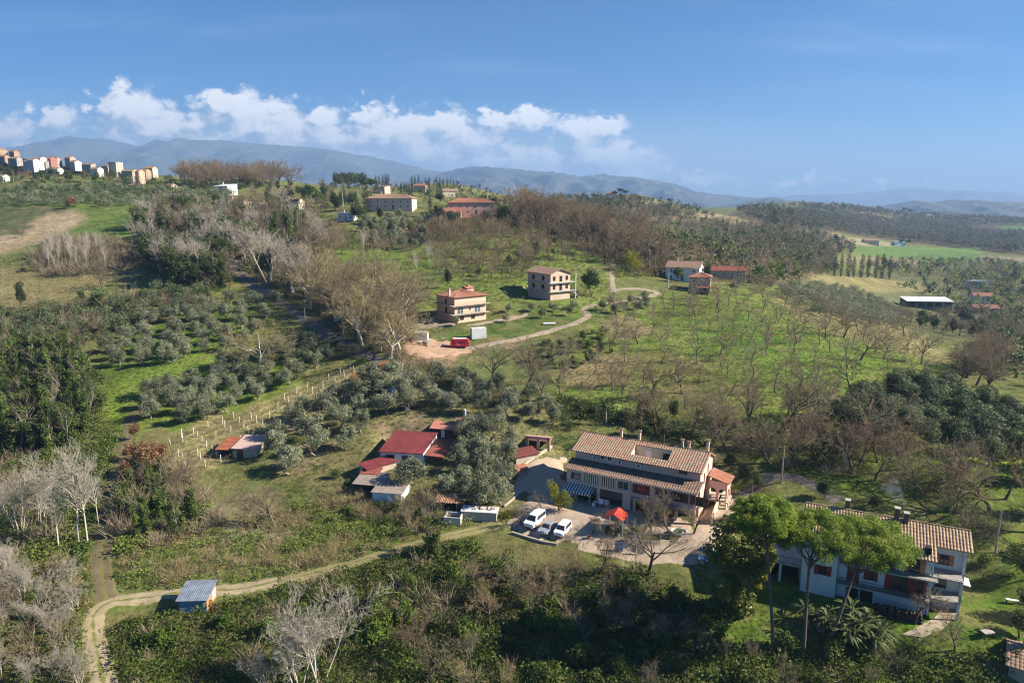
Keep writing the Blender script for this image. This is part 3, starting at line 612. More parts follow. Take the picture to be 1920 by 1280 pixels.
def hip_roof(root, m, x0, x1, y0, y1, ze, rise, over=.5, period=.4, row=.5, thick=.12, name='roof'):
    b = MB(); a0, a1, c0, c1 = x0 - over, x1 + over, y0 - over, y1 + over; h = min(a1 - a0, c1 - c0) / 2; z0, zt = ze + .05, ze + rise
    if (a1 - a0) >= (c1 - c0): r0, r1 = (a0 + h, (c0 + c1) / 2, zt), (a1 - h, (c0 + c1) / 2, zt)
    else: r0, r1 = ((a0 + a1) / 2, c0 + h, zt), ((a0 + a1) / 2, c1 - h, zt)
    if (a1 - a0) >= (c1 - c0):
        S = [((a0, c0), (a1, c0), r1, r0), ((a1, c0), (a1, c1), r1, r1), ((a1, c1), (a0, c1), r0, r1), ((a0, c1), (a0, c0), r0, r0)]
    else:
        S = [((a0, c0), (a1, c0), r0, r0), ((a1, c0), (a1, c1), r1, r0), ((a1, c1), (a0, c1), r1, r1), ((a0, c1), (a0, c0), r0, r1)]
    for p, q, u, v in S: b.sheet((*p, z0), (*q, z0), u, v, period, .05, thick, row)
    for e, r in (((a0, c0), r0), ((a1, c0), r1 if (a1 - a0) >= (c1 - c0) else r0), ((a1, c1), r1), ((a0, c1), r0 if (a1 - a0) >= (c1 - c0) else r1)):
        b.tube([(*e, z0 + .04), (r[0], r[1], zt + .04)], .11, 6)
    if (Vector(r0) - Vector(r1)).length > .05: b.tube([(r0[0], r0[1], zt + .04), (r1[0], r1[1], zt + .04)], .12, 6)
    return b.build(name, m, root)
def gable_wall(root, m, x0, x1, y0, y1, z0, ze, rise, ridge=None, name='wall'):
    yr = (y0 + y1) / 2 if ridge is None else ridge
    return MB().extrude_x([(y0, z0), (y1, z0), (y1, ze), (yr, ze + rise), (y0, ze)], x0, x1).build(name, m, root)
def house(name, label, px, py, rz, L, W, H, roof='gable', wall='cream', tile=None, rise=1.6, rows=((1.0, 1.2),), cols=4, sides=2, shut=None, chim=1, cat='house', group=None, loc=None, period=.5, win=(.9, 1.2), door=True, faces=('front', 'right', 'left'), balc=None, scale=1.0):
    """ordinary house: root at the middle of its footprint"""
    p = Vector(loc) if loc else P(px, py); r = empty(name, p, rz, label, cat, group); x0, x1, y0, y1 = -L / 2, L / 2, -W / 2, W / 2; r.scale = (scale, scale, scale)
    wm = WALLS[wall]; tm = tile or TILE; zb = -2.5
    if roof == 'gable': gable_wall(r, wm, x0, x1, y0, y1, zb, H, rise); ro = gable_roof(r, tm, x0, x1, y0, y1, H, rise, period=period)
    elif roof == 'hip': MB().box(x0, x1, y0, y1, zb, H).build('wall', wm, r); ro = hip_roof(r, tm, x0, x1, y0, y1, H, rise, period=period)
    elif roof == 'shed':
        MB().extrude_x([(y0, zb), (y1, zb), (y1, H + rise), (y0, H)], x0, x1).build('wall', wm, r)
        s = rise / W; b = MB(); o = .4
        b.sheet((x0 - o, y0 - o, H - s * o + .15), (x1 + o, y0 - o, H - s * o + .15), (x1 + o, y1 + o, H + rise + s * o + .15), (x0 - o, y1 + o, H + rise + s * o + .15), period, .05, .12, .5)
        ro = b.build('roof', tm, r)
    else:
        MB().box(x0, x1, y0, y1, zb, H).build('wall', wm, r); ro = MB().box(x0 - .25, x1 + .25, y0 - .25, y1 + .25, H, H + .3).build('roof', tm if tile else CONC, r)
    w, h = win
    for fc in faces:
        f = FACE(fc, x0, x1, y0, y1); ln = L if fc in ('front', 'back') else W; k = cols if fc in ('front', 'back') else sides
        for ri, (z, hh) in enumerate(rows):
            for i in range(k):
                a = ln * (i + .5) / k - w / 2
                if ri == 0 and door and fc == 'front' and i == k // 2:
                    MB().fbox(f, a, a + w * 1.1, 0, 2.2, -.02, .06).build('door', BROWNW, r); continue
                window(r, f, a, z, w, hh, shut=shut, sill=False)
    for i in range(chim):
        chimney(ro, x0 + L * (.25 + .5 * i), W * .12, H, H + rise + 1.0, m=wm)
    if balc:
        for z in balc:
            MB().fbox(FACE('front', x0, x1, y0, y1), 0, L, z - .18, z, 0, 1.2).build('balcony', CONC, r); railing(r, FACE('front', x0, x1, y0, y1), 0, L, z, d=1.12, step=.3)
    return r
def avoid(px, py, rad):
    p = P(px, py); AVOID.append((p.x, p.y, rad))
# ------------------------------------------------------------------ pink farmhouse
def farmhouse():
    A, B = P(1062, 931), P(1303, 984); rz = math.atan2(B.y - A.y, B.x - A.x); L = (Vector((B.x, B.y)) - Vector((A.x, A.y))).length
    z0 = (A.z + B.z) / 2
    r = empty('farmhouse', (A.x, A.y, z0), rz, 'long pink two-storey farmhouse with tiled roof beside the gravel courtyard', 'farmhouse')
    for t in (.1, .3, .5, .7, .9):
        q = A.lerp(B, t); AVOID.append((q.x + 3, q.y + 5, 7.5))
    wm = WALLS['pink']; d1 = 3.3; E1 = 5.9; J = 6.6; E2 = 8.45; yr = 8.6; rise = 1.55; yb = 12.4
    s_ = rise / (yr - d1); W = MB(); full = [(d1, -2), (yb, -2), (yb, E2 - .25), (yr, E2 + rise), (d1, E2)]
    W.extrude_x(full, .25, 10.6).extrude_x(full, 17.6, L - .25)
    W.extrude_x([(d1, -2), (yb, -2), (yb, E2 - .25), (yr, E2 + rise), (d1 + 4.1, E2 + 4.1 * s_), (d1 + 4.1, E2 - 1.6), (d1 + .8, E2 - 1.6), (d1 + .8, E2 + .8 * s_), (d1, E2)], 10.6, 17.6); main = W.build('wall', wm, r)
    # ground and upper floor in front: left part with the garage opening and the awning recess, right part on pillars
    x = MB(); xm = 12.5
    x.box(0, xm, 0, .3, 3.0, E1 + .15).box(0, .5, 0, .3, -2, 3.0).box(6.0, 6.6, 0, .3, -2, 3.0).box(10.9, xm, 0, .3, -2, 3.0)
    x.box(0, .3, .3, d1 - .01, -2, E1).box(xm - .3, xm, .3, d1 - .01, -2, E1 - .1).box(.3, xm - .3, .3, d1 - .01, 2.95, 3.2)
    x.build('wall', wm, r)
    y = MB(); y.box(xm + .01, L, -.05, .25, 2.9, E1 + .12).box(L - .3, L, .25, d1 - .01, 2.9, E1).box(xm + .31, L - .3, .25, d1 - .01, 2.8, 3.05)
    for q in (xm + .35, 16.5, 20.3, L - .5): y.box(q, q + .45, -.05, .4, -2, 2.9)
    y.build('wall', wm, r)
    MB().box(xm + .02, L + .05, -.75, -.05, 2.62, 2.86).build('ledge', CONC, r)
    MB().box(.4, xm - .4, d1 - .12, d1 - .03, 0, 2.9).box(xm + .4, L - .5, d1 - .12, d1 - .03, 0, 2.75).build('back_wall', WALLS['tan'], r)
    fr = FACE('front', 0, L, 0, yb); f2 = (0, -.05, 1, 0); fm = FACE('front', 0.25, L - .25, d1, yb)
    for a, w in ((.8, 2.1), (9.9, 2.1)): window(r, fr, a, 3.75, w, 1.5, WALLS['blue'])
    stripe = mat('striped_canvas', (.70, .62, .50), stripes=(0, .42, (.11, .06, .045)), rough=.8)
    for a in (3.55, 6.75): MB().fbox(fr, a, a + 2.6, 3.6, 5.5, .02, .10).build('canvas_blind', stripe, r)
    for a, w in ((13.5, 1.5), (16.7, 2.2), (20.3, 1.5), (23.6, 1.5)): window(r, f2, a, 3.65, w, 1.6, BROWNW, BROWNW if w < 2 else None)
    # awning over the seating corner
    aw = MB(); aw.hexa([(.1, -2.1, 2.25), (5.6, -2.1, 2.25), (5.6, -.02, 2.95), (.1, -.02, 2.95), (.1, -2.1, 2.31), (5.6, -2.1, 2.31), (5.6, -.02, 3.02), (.1, -.02, 3.02)])
    aw.box(.1, 5.6, -2.14, -2.1, 2.0, 2.30)
    aw.build('awning', mat('awning_canvas', (.72, .71, .68), stripes=(0, .55, (.06, .07, .10)), rough=.8), r)
    for q in (.25, 5.4): MB().box(q, q + .08, -2.05, -1.97, -.5, 2.27).build('awning_pole', METAL, r)
    MB().box(7.2, 8.4, d1 - .1, d1 + .0, 0, 2.2).build('door', BROWNW, r)
    # lean-to roof: brown tile colour darkened to stand in for the main wall's shade
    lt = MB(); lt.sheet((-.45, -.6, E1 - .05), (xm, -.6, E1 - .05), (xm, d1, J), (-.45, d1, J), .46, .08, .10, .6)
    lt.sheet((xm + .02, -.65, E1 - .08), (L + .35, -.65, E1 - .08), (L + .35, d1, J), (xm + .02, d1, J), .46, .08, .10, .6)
    lt.build('roof', mat('shade_darkened_brown_tile', (.20, .125, .09), rough=.9, var=.4, scale=1.6, col2=(.17, .13, .095)), r)
    MB().tube([(xm - .1, -.75, E1 - .15), (xm - .1, -.2, E1 - .6), (xm - .1, -.12, 0)], .06).tube([(-.4, -.68, E1 - .08), (L + .3, -.74, E1 - .12)], .07).tube([(L - .1, -.74, E1 - .15), (L - .1, -.2, E1 - .6), (L - .1, -.15, 0)], .06).build('gutter', METAL, r)
    # main roof with the cut-out terrace
    ov = .85; s0 = rise / (yr - d1); ye = d1 - ov; zz = lambda yv: E2 + .14 + (yv - d1) * s0
    xa, xb = 10.6, 17.6; y1, y2 = d1 + 1.0, d1 + 4.0
    m = MB(); sh = lambda xl, xr, ya, yb_: m.sheet((xl, ya, zz(ya)), (xr, ya, zz(ya)), (xr, yb_, zz(yb_)), (xl, yb_, zz(yb_)), .46, .085, .12, .6)
    sh(-.3, xa, ye, yr); sh(xb, L + .2, ye, yr); sh(xa + .01, xb - .01, ye, y1); sh(xa + .01, xb - .01, y2, yr)
    sb = (rise + .25) / (yb - yr)
    m.sheet((L + .2, yb + .5, E2 - .25 - .5 * sb + .14), (-.3, yb + .5, E2 - .25 - .5 * sb + .14), (-.3, yr, zz(yr)), (L + .2, yr, zz(yr)), .46, .085, .12, .6)
    m.tube([(-.3, yr, zz(yr) + .05), (L + .2, yr, zz(yr) + .05)], .15, 8)
    for q in (xa, xb): m.tube([(q, y1, zz(y1) + .04), (q, y2, zz(y2) + .04)], .1, 6)
    roof = m.build('roof', TILE, r)
    t = MB(); t.box(xa, xb, y2, y2 + .15, E2 - 1.6, zz(y2) - .08).box(xa, xa + .15, y1, y2, E2 - 1.6, zz(y1) - .1).box(xb - .15, xb, y1, y2, E2 - 1.6, zz(y1) - .1).box(xa, xb, y1 - .1, y1 + .05, E2 - 1.6, zz(y1) - .05)
    terr = t.build('terrace_wall', WALLS['cream'], r)
    MB().box(xa + 2.0, xa + 3.1, y2 - .06, y2 - .01, E2 - 1.4, E2 + .65).build('terrace_door', WHITEP, terr)
    MB().box(xa + 5.2, xa + 6.5, y2 - .06, y2 - .01, E2 - 1.0, E2 + .6).build('terrace_window', GLASS, terr)
    # openings under the eave, air conditioners
    for a in (5.0, 6.4): window(r, fm, a, E2 - 1.15, .8, .95, WALLS['blue'], sill=False)
    window(r, fm, 19.5, E2 - 1.2, 1.7, 1.0, METAL, sill=False)
    for a in (3.6, 8.4, 12.0):
        ac = MB().fbox(fm, a, a + .9, E2 - 1.25, E2 - .6, .05, .4).build('air_conditioner', WHITEP, r)
        ox, oy = a + .25 + .45, d1 - .41
        MB().tube([(ox, oy, E2 - .92), (ox, oy - .02, E2 - .92)], .24, 12).build('fan_grille', IRON, ac)
    # chimneys
    for cx, cyy, h in ((7.0, yr + .9, 2.0), (10.6, yr + .9, 2.2), (18.7, yr + .8, 1.9), (19.9, yr + .8, 1.7)): chimney(roof, cx, cyy, E2 + .6, E2 + rise + h - .8, .42)
    chimney(roof, L - .8, yr + 1.6, E2 + .6, E2 + rise + 1.5, .5)
    # gable end openings
    fe = FACE('right', .25, L - .25, d1, yb)
    for a, z, w, h in ((2.6, 5.2, .55, 1.9), (5.3, 6.2, .55, 1.7), (3.4, 1.8, 1.1, 1.8)): window(r, fe, a, z, w, h, BROWNW, sill=False)
    window(r, (L, 0, 0, 1), .9, 3.6, 1.3, 1.7, BROWNW, sill=False)
    railing(r, (L, 0, 0, 1), .5, 2.6, 3.2, d=.55)
    MB().fbox((L, 0, 0, 1), .4, 2.7, 3.0, 3.2, 0, .65).build('balcony', CONC, r)
    # arched porch at the far end
    pc = MB(); px0, px1, py0, py1 = L - .25, L + 3.4, 8.4, 11.8
    def arch(u0, u1, zt, ztop, k=8):
        c = (u0 + u1) / 2; rr = (u1 - u0) / 2; return [(c - rr * math.cos(math.pi * i / k), zt + rr * math.sin(math.pi * i / k)) for i in range(k + 1)]
    def archwall(b, fixed, axis, u0, u1, n, zt, ztop, th):
        s = (u1 - u0) / n
        for i in range(n):
            a0, a1 = u0 + s * i, u0 + s * (i + 1); A_ = arch(a0 + .25, a1 - .25, zt, ztop)
            prof = [(a0, -2), (a0 + .25, -2)] + A_ + [(a1 - .25, -2), (a1, -2), (a1, ztop), (a0, ztop)]
            # split into column + lintel strips so that faces stay convex
            for (q0, q1) in ((a0, a0 + .25), (a1 - .25, a1)):
                b.box(*((q0, q1, fixed, fixed + th) if axis == 'x' else (fixed, fixed + th, q0, q1)), -2, ztop)
            for (p, q) in zip(A_[:-1], A_[1:]):
                P4 = [(p[0], p[1]), (q[0], q[1]), (q[0], ztop), (p[0], ztop)]
                V = [((u, fixed, z) if axis == 'x' else (fixed + th, u, z)) for u, z in P4] + [((u, fixed + th, z) if axis == 'x' else (fixed, u, z)) for u, z in P4]
                b.add(V, [(0, 1, 2, 3), (7, 6, 5, 4), (0, 4, 5, 1), (3, 2, 6, 7)])
    archwall(pc, py0, 'x', px0 + .3, px1, 2, 3.2, 5.1, .3); archwall(pc, px1 - .3, 'y', py0 + .3, py1, 2, 3.2, 5.1, .3)
    pc.build('porch', wm, r)
    MB().box(px0, px1 + .3, py0 - .3, py1, 1.4, 1.6).build('porch_floor', STONE, r)
    MB().sheet((px1 + .5, py0 - .5, 5.15), (px1 + .5, py1 + .5, 5.15), (px0 + .3, py1 + .5, 6.1), (px0 + .3, py0 - .5, 6.1), .36, .05, .12, .45).build('porch_roof', TILE2, r)
    return r
farmhouse()
# ------------------------------------------------------------------ white house
def white_house():
    A = P(1500, 1100); rz = R(-26); L = 23.6; W = 9.5; z0 = A.z - .4
    r = empty('white_house', (A.x, A.y, z0), rz, 'white three-storey house with red shutters, long balconies and tiled roof behind the umbrella pines', 'house')
    for t in (.1, .35, .6, .9): AVOID.append((A.x + math.cos(rz) * L * t + 2.5, A.y + math.sin(rz) * L * t + 4.5, 7.0))
    r.scale = (.86, 1, 1.1)
    wm = WALLS['white']; H = 8.3; rise = 2.1; yr = 5.2; xr = 18.6
    MB().extrude_x([(0, -2), (W, -2), (W, H + .3), (yr, H + rise), (0, H)], 0, xr).build('wall', wm, r)
    MB().extrude_x([(3.2, -2), (W, -2), (W, H + .3), (yr, H + rise), (3.2, H + 1.2)], xr + .01, L - .4).build('wall', wm, r)
    MB().box(L - .4, L, 2.4, W, -2, H + .4).build('end_wall', wm, r)
    MB().extrude_x([(-1.0, -2), (0, -2), (0, H - .8), (-1.0, H - 1.0)], 0, 5.4).build('wall', wm, r)
    # left garage wing under a terrace
    MB().box(-7, -.01, 2.6, W, -2, 3.0).build('garage_wing', CONC, r); MB().box(-7, -.2, .2, W, 3.0, 3.25).build('terrace_floor', STONE, r)
    
    for q in (-7, -3.6): MB().box(q, q + .4, .3, .7, -2, 3.0).build('pillar', wm, r)
    MB().box(-6.5, -.6, 2.5, 2.6, 0, 2.6).build('garage_door', DARK, r)
    railing(r, (-7, .3, 1, 0), 0, 6.8, 3.25)
    m = MB(); ov = .9; s0 = rise / yr; zt = H + rise + .12; s1 = (rise - .3) / (W - yr)
    m.sheet((-.5, -ov, H - s0 * ov + .12), (xr + .6, -ov, H - s0 * ov + .12), (xr + .6, yr, zt), (-.5, yr, zt), .46, .10, .12, .6)
    m.sheet((xr + .61, 1.6, H + s0 * 1.6 + .12), (L + .6, 1.6, H + s0 * 1.6 + .12), (L + .6, yr, zt), (xr + .61, yr, zt), .46, .10, .12, .6)
    m.sheet((L + .6, W + .8, H + .3 - s1 * .8 + .12), (-.5, W + .8, H + .3 - s1 * .8 + .12), (-.5, yr, zt), (L + .6, yr, zt), .42, .06, .12, .45)
    m.tube([(-.5, yr, zt + .04), (L + .6, yr, zt + .04)], .15, 8)
    roof = m.build('roof', TILE3, r)
    ch = mat('chimney_brick', (.13, .10, .085), var=.3)
    for cx, cyy, h in ((6.2, yr + .5, 1.3), (13.6, yr - .5, 1.7), (15.0, yr - .4, 1.2)):
        c = MB().box(cx - .35, cx + .35, cyy - .35, cyy + .35, H + rise - .6, H + rise + h).build('chimney', ch, roof)
        MB().box(cx - .45, cx + .45, cyy - .45, cyy + .45, H + rise + h, H + rise + h + .14).build('chimney_cap', CONC, c)
    MB().box(xr - 1.0, xr - .2, -.2, .9, H + .3, H + 1.1).build('roof_hatch', DARK, roof)
    f = (0, 0, 1, 0); f1 = (0, -1.0, 1, 0); f3 = (xr, 3.2, 1, 0)
    # balconies: middle and upper
    for z, a0, a1 in ((2.75, 5.6, xr + .2), (5.65, 5.6, xr + 1.0)):
        bo = MB().fbox(f, a0, a1, z - .2, z, .01, 1.35).build('balcony', CONC, r); railing(bo, f, a0, a1, z, d=1.28)
    for z in (2.75, 5.65):
        bo = MB().box(xr + .02, L - .42, .2, 3.18, z - .2, z - .002).build('balcony', CONC, r); railing(bo, (xr + 1.0, .25, 1, 0), 0, L - xr - 1.4, z)
    b = MB(); b.box(xr + .1, xr + .4, -.1, .2, -2, H + .2).box(L - .75, L - .45, .25, .5, -2, 5.4); b.build('column', wm, r)
    window(r, f1, 2.6, 3.3, 1.3, 1.3, BROWNW, REDSH, sill=False)
    for a, w, z, h, sh in ((7.4, .9, 2.8, 2.1, REDSH), (9.9, 1.0, 3.5, 1.3, REDSH), (13.6, 2.2, 2.8, 2.2, REDSH), (17.2, .8, 2.8, 2.1, REDSH), (8.0, 1.4, 5.7, 2.1, ORSH), (12.0, 1.2, 5.7, 2.0, ORSH), (15.6, 1.5, 5.7, 2.2, ORSH)):
        window(r, f, a, z, w, h, BROWNW, sh, sill=False)
    MB().fbox(f, 7.0, 8.9, 0, 2.3, -.02, .05).build('door', DARK, r); MB().fbox(f, 9.1, 11.0, .2, 2.3, -.02, .05).build('door', DARK, r)
    window(r, f3, 1.5, 6.2, 1.3, 1.4, BROWNW, ORSH, sill=False); window(r, f3, 1.3, 3.0, 1.6, 2.0, BROWNW, None, sill=False)
    window(r, (L, 2.4, 0, 1), 1.2, 3.2, .9, 1.6, BROWNW, REDSH, sill=False); window(r, (L, 2.4, 0, 1), 4.4, 6.0, .9, 1.3, BROWNW, REDSH, sill=False)
    MB().tube([(5.5, -.12, H - .6), (5.5, -.12, 0)], .06).tube([(-.12, -.9, H - 1), (-.12, -.9, 0)], .06).build('downpipe', METAL, r)
    MB().sheet((L + .05, 5.6, 3.0), (L + .05, 8.0, 3.0), (L + 1.7, 8.0, 2.8), (L + 1.7, 5.6, 2.8), 0, 0, .1).build('canopy', WHITEP, r)
    # stacked firewood below the balcony is a thing of its own
    rg = random.Random(4); wood = MB()
    M = Matrix.Translation((A.x, A.y, z0)) @ Matrix.Rotation(rz, 4, 'Z') @ Matrix.Diagonal((.86, 1, 1.1, 1))
    for i in range(70):
        q = M @ Vector((11.2 + (i % 14) * .5 + rg.random() * .2, -2.2, .15 + (i // 14) * .25 + .5)); q.z = hz(q.x, q.y) + .12 + (i // 14) * .24
        d = M.to_3x3() @ Vector((rg.uniform(-.2, .2), .55, 0)); wood.tube([q - d, q + d], .13 + rg.random() * .05, 6)
    tag(wood.build('woodpile', mat('firewood', (.07, .045, .03), var=.4, scale=4)), 'long dark stack of firewood under the white house balcony', 'woodpile')
    # path round the sunny end of the house
    poly = ground([1790, 1802, 1800, 1770, 1730, 1690, 1720, 1750, 1778, 1785], [1098, 1105, 1145, 1178, 1195, 1190, 1175, 1160, 1130, 1110])
    V = [(p[0], p[1], hz(p[0], p[1]) + .09) for p in poly]
    tag(MB().add(V + [(p[0], p[1], p[2] - .35) for p in V], [tuple(range(len(V)))] + [(i, i + len(V), (i + 1) % len(V) + len(V), (i + 1) % len(V)) for i in range(len(V))]).build('path', mat('paved_path', (.36, .30, .22), var=.2, scale=2)), 'pale paved path curving round the sunny end of the white house', 'path', kind='structure')
    # chimney smoke
    q = M @ Vector((15.0, yr - .4, H + rise + 1.4)); sm = MB()
    pth = [(q.x - .25 * i * i * .12, q.y + .3 * i, q.z + .42 * i + .1 * math.sin(i)) for i in range(9)]
    sm.tube(pth, [.14 + .17 * i for i in range(9)], 10)
    mm, nt, N, Lk = new_mat('chimney_smoke'); out = N('ShaderNodeOutputMaterial'); v = N('ShaderNodeVolumePrincipled')
    v.inputs['Color'].default_value = (.75, .85, 1, 1); ng = N('ShaderNodeTexNoise'); ng.inputs['Scale'].default_value = .9; ng.inputs['Detail'].default_value = 4; gp = N('ShaderNodeNewGeometry'); Lk(gp.outputs['Position'], ng.inputs['Vector']); mr = N('ShaderNodeMapRange'); mr.inputs[1].default_value = .45; mr.inputs[2].default_value = .75; mr.inputs[4].default_value = .22; Lk(ng.outputs[0], mr.inputs[0]); Lk(mr.outputs[0], v.inputs['Density']); Lk(v.outputs[0], out.inputs['Volume'])
    tag(sm.build('smoke', mm, smooth=True), 'thin bluish smoke rising from the white house chimney', 'smoke')
white_house()
# ------------------------------------------------------------------ red roofed outbuildings west of the courtyard
RED = mat('red_sheet_roof', (.165, .034, .034), rough=.65, var=.35, scale=.5); RED2 = mat('faded_red_roof', (.235, .075, .052), rough=.8, var=.35, scale=.6)
GREYR = mat('fibre_cement_roof', (.24, .20, .17), var=.3, scale=.9); RUST = mat('rusty_sheet', (.25, .085, .042), var=.45, scale=1.2)
def frame4(a, b):
    A, B = P(*a), P(*b); return A, math.atan2(B.y - A.y, B.x - A.x), (B - A).xy.length
def shed(name, label, loc, rz, L, W, zf, zb, wallm, roofm, over=.3, period=.35, open_front=False, cat='shed', group=None, door=None, posts=False, amp=.05):
    """mono-pitch shed, origin at its front left corner; zf, zb: wall height front and back"""
    r = empty(name, loc, rz, label, cat, group); s = (zb - zf) / W
    AVOID.append((loc[0] + math.cos(rz) * L / 2 - math.sin(rz) * W / 2, loc[1] + math.sin(rz) * L / 2 + math.cos(rz) * W / 2, max(L, W) * .62))
    if posts:
        for x in (.1, L - .1):
            for y in (.1, W - .1): MB().box(x - .07, x + .07, y - .07, y + .07, -1.5, zf + s * y).build('post', BROWNW, r)
    elif open_front:
        b = MB(); b.extrude_x([(W - .12, -1.5), (W, -1.5), (W, zb), (W - .12, zb)], 0, L)
        for x in (0, L - .12): b.extrude_x([(0, -1.5), (W - .12, -1.5), (W - .12, zb - s * .12), (0, zf)], x, x + .12)
        b.build('wall', wallm, r)
    else: MB().extrude_x([(0, -1.5), (W, -1.5), (W, zb), (0, zf)], 0, L).build('wall', wallm, r)
    b = MB(); b.sheet((-over, -over, zf - s * over + .06), (L + over, -over, zf - s * over + .06), (L + over, W + over, zb + s * over + .06), (-over, W + over, zb + s * over + .06), period, amp, .06, 0)
    b.build('roof', roofm, r)
    if door: MB().fbox((0, 0, 1, 0), door[0], door[1], 0, door[2], 0, .05).build('door', door[3], r)
    return r
def outbuildings():
    # main hall: roof corners in the photo (709,841) (790,848) (838,817) (768,811)
    A = P(714, 868); rz = R(-9); r = empty('hall', A, rz, 'long low building with smooth dark red sheet roof among the olives', 'outbuilding')
    AVOID.append((A.x + 7, A.y + 4, 9)); L, W = 9.2, 10.5
    MB().extrude_x([(0, -2), (W, -2), (W, 3.3), (0, 2.6)], 0, L).build('wall', WALLS['white'], r)
    s = .7 / W; MB().sheet((-.4, -.4, 2.68), (L, -.4, 2.68), (L + .2, W + .4, 3.46), (-.4, W + .4, 3.46), .5, .035, .1).build('roof', RED, r)
    MB().sheet((L + .25, 0, 2.3), (L + 4.2, .2, 1.95), (L + 4.6, 4.6, 2.1), (L + .35, 4.6, 2.55), .5, .04, .08).build('porch_roof', RED2, r)
    MB().sheet((L + .3, 4.7, 2.6), (L + 5.4, 4.9, 2.1), (L + 5.6, 9.5, 2.3), (L + .4, 9.5, 2.8), .5, .04, .08).build('porch_roof', RED2, r)
    for x, y in ((L + 4.0, .4), (L + 4.3, 4.4), (L + 5.1, 9.2)): MB().box(x - .08, x + .08, y - .08, y + .08, -1.5, 2.0).build('post', BROWNW, r)
    f = (0, 0, 1, 0); window(r, f, 1.1, .5, 1.9, 1.5, BROWNW, sill=False); window(r, f, 4.6, .7, 1.2, 1.2, BROWNW, sill=False)
    # lower annex with bright red roof, and two sheds stepping down
    B = P(690, 900); shed('annex', 'small annex with bright red sheet roof below the red-roofed hall', B, R(40), 6.5, 3.4, 2.3, 2.5, WALLS['tan'], RED, period=0)
    D = P(664, 925); shed('open_shed', 'open shed with ribbed grey-brown roof next to the white shed', D, R(-12), 5.6, 4.4, 2.1, 2.7, WALLS['tan'], GREYR, posts=True)
    E = P(699, 945); shed('white_shed', 'pale blue-white shed with weathered fibre-cement roof below the olives', E, R(-10), 5.6, 4.8, 2.5, 2.8, mat('pale_blue_wall', (.58, .66, .72), var=.08, scale=.4), GREYR, door=(2.4, 3.6, 1.9, WALLS['blue']))
    Fp = P(678, 905); shed('annex', 'little lean-to with faded orange roof beside the bright red annex', Fp, R(-10), 3.4, 2.2, 2.1, 2.4, WALLS['tan'], RED2)
    # small tiled hut
    G = P(808, 818); shed('hut', 'dark wooden hut with faded pink-red metal roof behind the red hall', G, R(-12), 6.2, 4.2, 2.0, 2.9, mat('dark_red_boards', (.12, .04, .035), var=.2), mat('pink_red_metal', (.42, .18, .135), rough=.5, var=.15, scale=.5), door=(2.4, 3.2, 1.7, WHITEP))
    # stone garden oven and cairn behind it
    O = P(866, 795); r = empty('garden_oven', O, R(-10), 'small stone garden oven with tiled top and white chimney', 'garden oven')
    MB().box(-1.1, 1.1, -.8, .8, -.6, 1.3).build('base', STONE, r); MB().extrude_x([(-.9, 1.3), (.9, 1.3), (0, 2.0)], -1.2, 1.2).build('roof', TILE2, r); MB().box(.5, .95, -.25, .25, 1.5, 3.5).build('chimney', WHITEP, r)
    # ruined stone shed and arched ruin beside the drive
    q = P(968, 872); shed('stone_shed', 'old stone shed with dark red roof at the edge of the drive', q, R(28), 5.2, 3.0, 1.7, 2.1, STONE, mat('dark_red_tin', (.17, .05, .04), var=.4, scale=1.5))
    q = P(1008, 842); r = empty('ruin', q, R(-15), 'pink arched ruin with broken wall near the farmhouse', 'ruin')
    b = MB(); b.box(-2.6, -2.0, 0, .5, -1, 2.4).box(2.0, 2.6, 0, .5, -1, 2.6).box(-.2, .3, 0, .5, -1, 2.2).box(-2.6, 2.6, 0, .5, 2.1, 2.8).box(-2.6, -2.1, .5, 4, -1, 1.6); b.build('wall', WALLS['rose'], r)
    MB().box(-2.5, 2.5, .5, 3.6, 1.5, 1.8).build('roof', TILE, r)
    q = P(972, 892); shed('kennel', 'tiny kennel with orange tiled roof at the edge of the courtyard', q, R(20), 2.0, 1.8, 1.0, 1.4, STONE, mat('orange_tile', (.36, .15, .085), var=.2))
    # tiled lean-to and concrete tanks below the olives
    q = P(818, 956); shed('lean_to', 'ruined lean-to with rusty loose tiles below the big olives', q, R(-6), 3.8, 2.6, 1.6, 2.1, STONE, mat('rusty_tiles', (.34, .19, .11), var=.6, scale=3, col2=(.22, .13, .09)), open_front=True, period=.3, amp=.1)
    q = P(866, 973); r = empty('concrete_shelter', q, R(-8), 'flat white-topped concrete shelter cluttered with pots beside the parked vans', 'shelter')
    MB().box(0, 6.2, 0, 2.2, -1, 1.5).build('wall', CONC, r); MB().box(-.2, 6.4, -.2, 2.4, 1.5, 1.65).build('roof', mat('pale_slab', (.55, .54, .52), var=.2), r)
    for i, (x, c) in enumerate(((2.4, WHITEP), (3.0, RED2), (3.7, WHITEP), (4.4, TILE), (5.2, METAL), (5.7, WHITEP))):
        p = Vector((x, 1.0 + .3 * (i % 2), 1.65)); p = Matrix.Translation(q) @ Matrix.Rotation(R(-8), 4, 'Z') @ p
        o = MB().lathe([(.14, 0), (.22, .42), (.24, .45), (.2, .45), (.18, .3)], 10).build('pot', c); o.location = p
        tag(o, ('small %s pot standing on the concrete shelter roof, number %s from the left' % (('white', 'red', 'pale', 'brown', 'grey metal', 'whitish')[i], ('first', 'second', 'third', 'fourth', 'fifth', 'sixth')[i])).replace('number ', ''), 'pot', 'pots on the concrete shelter')
    q = P(832, 985); r = empty('water_tank', q, R(-8), 'rough grey concrete water tank in the brambles', 'tank')
